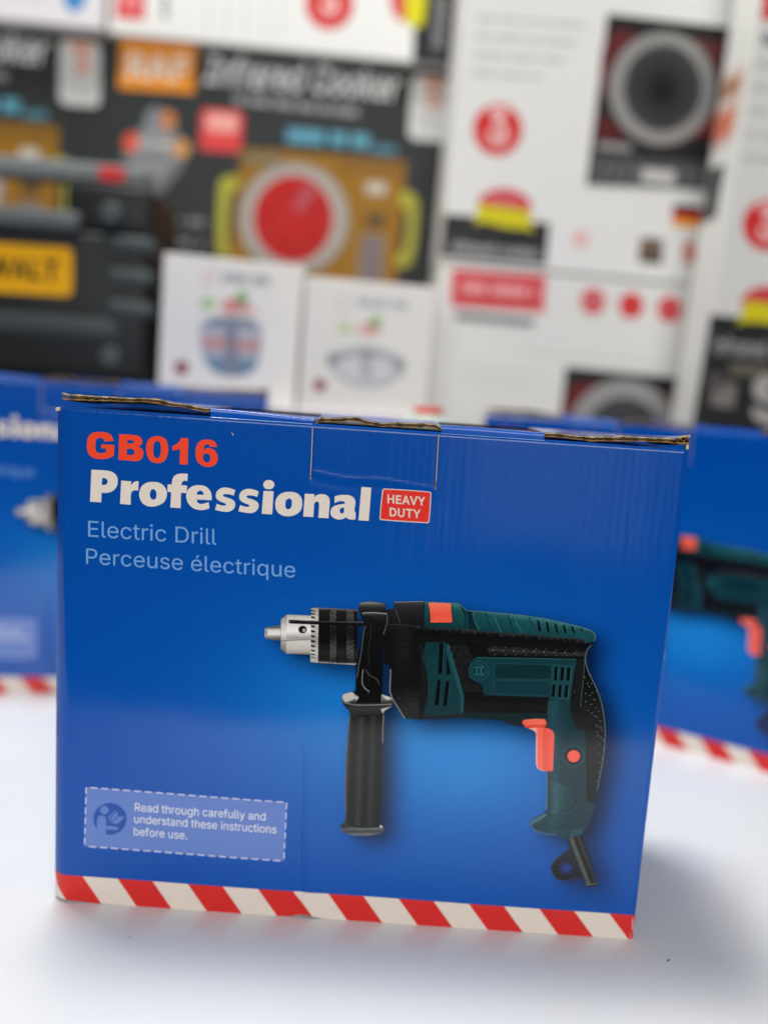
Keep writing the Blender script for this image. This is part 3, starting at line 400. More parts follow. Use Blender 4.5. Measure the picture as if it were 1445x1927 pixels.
    'Read through carefully and': '36,0 36,305 142,305 164,304 183,300 200,293 214,284 225,273 234,260 241,245 244,229 246,211 244,194 241,178 234,163 225,150 214,139 200,130 183,124 164,120 142,119 58,119 58,153 140,153 155,154 168,156 179,160 188,165 195,172 200,180 204,190 206,200 207,211 206,223 204,233 200,243 195,251 188,258 179,264 168,268 155,270 140,271 75,271 75,0|212,0 138,137 182,137 257,0|397,-5 375,-3 356,2 340,10 325,21 313,35 303,51 296,69 291,90 290,112 291,134 296,155 303,174 312,190 324,204 338,216 355,224 373,229 392,231 405,230 417,228 429,224 440,219 451,213 461,205 470,195 477,183 484,169 488,154 491,136 492,116 492,102 314,102 314,133 472,133 455,121 454,136 452,149 448,161 442,172 435,181 427,188 417,194 405,197 392,198 379,197 368,194 357,188 348,181 341,172 335,162 330,151 328,139 327,127 327,107 328,91 331,76 336,64 342,53 350,44 360,37 371,32 383,29 397,28 406,28 414,29 422,32 429,35 435,39 441,44 446,49 450,56 453,63 488,54 484,43 478,33 470,24 461,15 451,8 439,3 426,-2 412,-4|608,-5 594,-4 581,-2 568,3 557,9 548,17 540,27 535,38 531,51 530,65 531,77 533,88 538,97 543,104 550,111 558,116 567,120 577,124 587,126 597,129 608,130 619,132 652,136 660,137 666,139 671,141 674,144 676,148 677,153 676,163 675,171 672,178 668,184 662,189 656,193 648,196 639,198 629,198 619,198 610,196 601,193 594,190 588,185 582,180 578,175 574,170 572,164 536,175 542,188 550,199 559,208 569,215 580,221 591,225 604,228 616,230 628,231 637,230 646,229 655,228 665,225 674,221 683,216 692,210 699,202 705,192 710,181 713,167 714,151 714,0 678,0 678,31 675,31 672,26 668,20 663,15 657,9 649,5 641,1 631,-3 620,-4|614,27 627,28 638,31 648,35 657,41 664,48 670,56 674,65 676,73 677,83 677,114 675,112 672,111 667,109 662,108 657,107 650,105 632,103 617,101 608,99 600,98 592,95 585,92 579,88 574,84 570,78 568,71 567,63 567,56 570,49 573,43 577,38 583,34 590,31 597,29 605,28|862,-5 844,-3 827,2 812,10 799,21 787,34 778,51 771,69 767,90 766,113 767,136 771,157 778,176 787,192 799,205 812,216 828,224 844,229 863,231 876,230 887,228 897,224 905,219 912,213 918,207 922,202 926,196 929,192 932,192 932,305 968,305 968,0 933,0 933,35 929,35 926,30 922,25 917,19 912,13 905,7 897,2 887,-2 876,-4|868,28 881,29 893,33 903,39 912,47 919,57 925,69 929,83 931,97 932,114 931,130 929,144 925,158 919,169 912,179 903,187 893,193 881,197 868,198 854,197 842,193 832,187 823,179 816,169 810,157 806,143 804,129 803,114 804,98 806,83 810,70 816,58 823,48 832,39 843,33 855,29|1235,228 1235,196 1116,196 1116,228|1151,283 1188,283 1188,59 1189,50 1191,42 1194,37 1199,33 1206,31 1215,30 1224,31 1234,32 1240,1 1236,0 1232,-1 1228,-2 1223,-2 1218,-2 1214,-2 1195,-1 1180,4 1168,13 1159,24 1153,39 1151,56|1317,136 1317,0 1281,0 1281,305 1317,305 1317,172 1310,172 1318,191 1328,206 1340,217 1354,225 1369,229 1385,231 1400,230 1414,226 1426,221 1437,214 1446,204 1453,192 1459,179 1462,163 1463,144 1463,0 1427,0 1427,141 1425,158 1420,171 1413,183 1402,191 1390,196 1375,197 1364,197 1355,194 1345,190 1337,185 1330,178 1325,170 1321,160 1318,149|1527,0 1527,228 1562,228 1562,193 1570,203 1577,213 1586,220 1598,226 1610,230 1623,231 1633,231 1641,230 1641,193 1633,195 1629,195 1624,195 1619,195 1609,195 1599,192 1590,189 1583,184 1576,178 1570,170 1566,162 1564,152 1563,142 1563,0|1775,-5 1755,-3 1737,2 1721,10 1706,21 1694,35 1684,51 1677,70 1672,90 1671,112 1672,135 1677,156 1684,175 1694,191 1706,205 1721,216 1737,224 1755,229 1775,231 1795,229 1813,224 1830,216 1844,205 1856,191 1866,175 1873,156 1878,135 1879,112 1878,90 1873,70 1866,51 1856,35 1844,21 1830,10 1813,2 1795,-3|1775,28 1789,29 1802,33 1813,40 1822,48 1829,58 1835,70 1839,84 1841,98 1842,112 1841,127 1839,142 1835,155 1829,167 1822,177 1813,186 1802,193 1789,197 1775,198 1761,197 1748,193 1738,186 1729,177 1721,167 1716,155 1711,142 1709,127 1708,112 1709,98 1711,84 1716,70 1721,58 1729,48 1738,40 1748,33 1761,29|2009,-3 1994,-2 1981,1 1968,6 1958,14 1949,23 1941,35 1936,49 1932,65 1931,83 1931,228 1968,228 1968,86 1969,70 1974,56 1982,45 1992,37 2005,32 2020,30 2030,31 2040,33 2049,37 2057,43 2064,50 2070,58 2074,68 2076,79 2077,92 2077,228 2114,228 2114,0 2078,0 2078,55 2084,55 2076,36 2066,21 2054,10 2040,3 2025,-2|2270,-90 2254,-90 2239,-87 2226,-84 2214,-79 2204,-73 2195,-66 2187,-58 2181,-50 2176,-42 2206,-24 2210,-29 2214,-34 2219,-40 2224,-45 2231,-49 2238,-53 2247,-56 2258,-58 2270,-58 2287,-57 2302,-52 2315,-45 2325,-35 2330,-21 2332,-3 2332,41 2329,41 2326,36 2322,31 2318,25 2312,19 2305,14 2297,9 2287,6 2276,4 2263,3 2245,4 2228,9 2213,16 2200,26 2188,39 2179,54 2172,72 2167,92 2166,115 2167,137 2172,158 2179,176 2188,192 2199,205 2213,216 2228,224 2245,229 2263,231 2276,230 2288,228 2298,224 2306,219 2313,213 2318,208 2323,202 2327,196 2330,191 2333,191 2333,228 2369,228 2369,-5 2368,-24 2363,-40 2356,-54 2346,-65 2334,-75 2320,-82 2304,-86 2288,-89|2268,35 2282,37 2293,40 2304,45 2313,52 2320,62 2326,73 2330,85 2332,100 2333,116 2332,131 2330,145 2326,158 2320,170 2313,179 2304,187 2294,193 2282,197 2268,198 2255,197 2243,193 2233,187 2224,179 2216,169 2211,157 2207,145 2204,131 2203,116 2204,100 2207,86 2211,74 2217,62 2224,53 2233,45 2243,40 2255,37|2469,136 2469,0 2432,0 2432,305 2469,305 2469,172 2462,172 2470,191 2480,206 2492,217 2505,225 2521,229 2537,231 2552,230 2565,226 2578,221 2589,214 2598,204 2605,192 2611,179 2614,163 2615,144 2615,0 2578,0 2578,141 2577,158 2572,171 2564,183 2554,191 2541,196 2527,197 2516,197 2506,194 2497,190 2489,185 2482,178 2476,170 2472,160 2470,149|2884,-5 2864,-3 2846,2 2829,10 2815,21 2803,35 2793,51 2786,70 2781,90 2780,112 2781,135 2786,156 2793,175 2803,191 2815,205 2829,216 2846,224 2864,229 2884,231 2895,230 2905,229 2915,226 2925,223 2934,219 2942,214 2950,208 2957,201 2963,193 2969,185 2973,176 2976,166 2941,157 2939,163 2937,168 2934,174 2930,178 2926,183 2921,186 2916,190 2911,193 2905,195 2898,197 2891,198 2884,198 2869,197 2857,193 2846,186 2837,177 2830,167 2824,155 2820,142 2818,127 2817,112 2818,98 2820,84 2824,70 2830,58 2837,48 2846,40 2857,33 2869,29 2884,28 2891,28 2898,29 2905,31 2911,33 2917,36 2922,40 2926,44 2931,48 2934,53 2937,59 2940,64 2942,70 2977,61 2974,51 2969,42 2964,34 2958,26 2951,19 2943,13 2935,7 2925,3 2916,0 2905,-3 2895,-4|3093,-5 3079,-4 3066,-2 3053,3 3042,9 3033,17 3025,27 3020,38 3016,51 3015,65 3016,77 3018,88 3023,97 3028,104 3035,111 3043,116 3052,120 3062,124 3072,126 3082,129 3093,130 3104,132 3137,136 3145,137 3151,139 3156,141 3159,144 3161,148 3162,153 3161,163 3160,171 3157,178 3153,184 3147,189 3141,193 3133,196 3124,198 3114,198 3104,198 3095,196 3086,193 3079,190 3073,185 3067,180 3063,175 3059,170 3057,164 3021,175 3027,188 3035,199 3044,208 3054,215 3065,221 3077,225 3089,228 3101,230 3113,231 3122,230 3131,229 3140,228 3150,225 3159,221 3168,216 3177,210 3184,202 3190,192 3195,181 3198,167 3199,151 3199,0 3163,0 3163,31 3160,31 3157,26 3153,20 3148,15 3142,9 3134,5 3126,1 3116,-3 3105,-4|3099,27 3112,28 3123,31 3133,35 3142,41 3149,48 3155,56 3159,65 3161,73 3162,83 3162,114 3160,112 3157,111 3152,109 3147,108 3142,107 3136,105 3117,103 3102,101 3093,99 3085,98 3077,95 3070,92 3064,88 3059,84 3055,78 3053,71 3052,63 3052,56 3055,49 3058,43 3062,38 3068,34 3075,31 3082,29 3090,28|3262,0 3262,228 3297,228 3297,193 3305,203 3312,213 3322,220 3333,226 3345,230 3358,231 3368,231 3376,230 3376,193 3368,195 3364,195 3359,195 3354,195 3344,195 3335,192 3326,189 3318,184 3311,178 3306,170 3302,162 3299,152 3298,142 3298,0|3513,-5 3492,-3 3473,2 3456,10 3441,21 3429,35 3419,51 3412,69 3408,90 3406,112 3408,134 3412,155 3419,174 3429,190 3440,204 3455,216 3471,224 3489,229 3509,231 3521,230 3533,228 3545,224 3557,219 3567,213 3577,205 3586,195 3594,183 3600,169 3605,154 3607,136 3608,116 3608,102 3431,102 3431,133 3589,133 3572,121 3571,136 3568,149 3564,161 3559,172 3552,181 3543,188 3533,194 3522,197 3509,198 3496,197 3484,194 3474,188 3465,181 3457,172 3451,162 3447,151 3444,139 3443,127 3443,107 3444,91 3447,76 3452,64 3459,53 3467,44 3476,37 3487,32 3500,29 3513,28 3522,28 3530,29 3538,32 3545,35 3551,39 3557,44 3562,49 3566,56 3569,63 3605,54 3600,43 3594,33 3587,24 3578,15 3567,8 3555,3 3542,-2 3528,-4|3765,228 3765,196 3632,196 3632,228|3676,0 3676,259 3677,271 3680,282 3685,291 3692,300 3700,306 3709,311 3719,315 3730,317 3741,318 3748,318 3755,317 3761,316 3767,315 3771,314 3774,313 3764,281 3757,283 3754,284 3749,284 3745,284 3735,283 3727,281 3721,276 3716,269 3714,261 3713,251 3713,0|3890,-3 3875,-2 3861,1 3849,6 3838,14 3829,23 3822,35 3816,49 3813,65 3812,83 3812,228 3848,228 3848,86 3850,70 3855,56 3862,45 3873,37 3885,32 3900,30 3911,31 3921,33 3930,37 3938,43 3945,50 3950,58 3955,68 3957,79 3958,92 3958,228 3995,228 3995,0 3959,0 3959,55 3965,55 3957,36 3947,21 3935,10 3921,3 3906,-2|4110,-1 4094,0 4081,5 4071,12 4064,22 4059,35 4058,51 4058,305 4095,305 4095,59 4095,50 4096,43 4098,37 4102,34 4107,32 4114,31 4122,32 4128,33 4135,2 4123,-1 4119,-1 4114,-1|4223,-1 4207,0 4194,5 4184,12 4177,22 4173,35 4171,51 4171,305 4208,305 4208,59 4208,50 4210,43 4212,37 4215,34 4221,32 4227,31 4236,32 4242,33 4248,2 4237,-1 4232,-1 4228,-1|4282,-83 4290,-51 4296,-52 4303,-54 4309,-54 4316,-53 4321,-52 4327,-49 4331,-44 4336,-38 4340,-31 4344,-21 4351,-1 4264,228 4304,228 4352,93 4357,79 4362,66 4365,52 4369,39 4373,25 4377,12 4363,12 4367,25 4371,39 4375,52 4379,66 4383,79 4388,93 4436,228 4476,228 4376,-35 4371,-46 4365,-56 4359,-64 4352,-71 4345,-77 4337,-81 4328,-85 4318,-86 4308,-87 4302,-87 4297,-87 4292,-86 4288,-85 4284,-84|4695,-5 4681,-4 4668,-2 4656,3 4645,9 4636,17 4628,27 4622,38 4619,51 4618,65 4619,77 4621,88 4625,97 4631,104 4638,111 4646,116 4655,120 4664,124 4675,126 4685,129 4696,130 4706,132 4740,136 4747,137 4754,139 4759,141 4762,144 4764,148 4765,153 4764,163 4762,171 4759,178 4755,184 4750,189 4743,193 4736,196 4727,198 4717,198 4707,198 4697,196 4689,193 4682,190 4675,185 4670,180 4666,175 4662,170 4659,164 4624,175 4630,188 4638,199 4647,208 4657,215 4668,221 4679,225 4691,228 4704,230 4716,231 4724,230 4733,229 4743,228 4753,225 4762,221 4771,216 4779,210 4787,202 4793,192 4798,181 4800,167 4801,151 4801,0 4765,0 4765,31 4763,31 4760,26 4756,20 4751,15 4744,9 4737,5 4729,1 4719,-3 4708,-4|4702,27 4715,28 4726,31 4736,35 4745,41 4752,48 4757,56 4762,65 4764,73 4765,83 4765,114 4763,112 4759,111 4755,109 4750,108 4744,107 4738,105 4720,103 4705,101 4696,99 4688,98 4680,95 4673,92 4667,88 4662,84 4658,78 4655,71 4655,63 4655,56 4657,49 4661,43 4665,38 4671,34 4677,31 4685,29 4693,28|4901,136 4901,0 4865,0 4865,228 4900,228 4900,172 4894,172 4902,191 4912,206 4924,217 4938,225 4953,229 4969,231 4984,230 4998,226 5010,221 5021,214 5030,204 5037,192 5043,179 5046,163 5047,144 5047,0 5011,0 5011,141 5009,158 5004,171 4997,183 4986,191 4974,196 4959,197 4948,197 4939,194 4929,190 4921,185 4914,178 4909,170 4905,160 4902,149|5196,-5 5178,-3 5161,2 5146,10 5132,21 5121,34 5112,51 5105,69 5101,90 5099,113 5101,136 5105,157 5112,176 5121,192 5132,205 5146,216 5161,224 5178,229 5196,231 5209,230 5221,228 5231,224 5239,219 5246,213 5251,207 5256,202 5260,196 5263,192 5265,192 5265,305 5302,305 5302,0 5266,0 5266,35 5263,35 5260,30 5256,25 5251,19 5245,13 5238,7 5230,2 5221,-2 5209,-4|5202,28 5215,29 5226,33 5237,39 5245,47 5253,57 5258,69 5263,83 5265,97 5266,114 5265,130 5263,144 5259,158 5253,169 5246,179 5237,187 5226,193 5215,197 5202,198 5188,197 5176,193 5166,187 5157,179 5149,169 5144,157 5140,143 5137,129 5137,114 5137,98 5140,83 5144,70 5150,58 5157,48 5166,39 5176,33 5188,29',
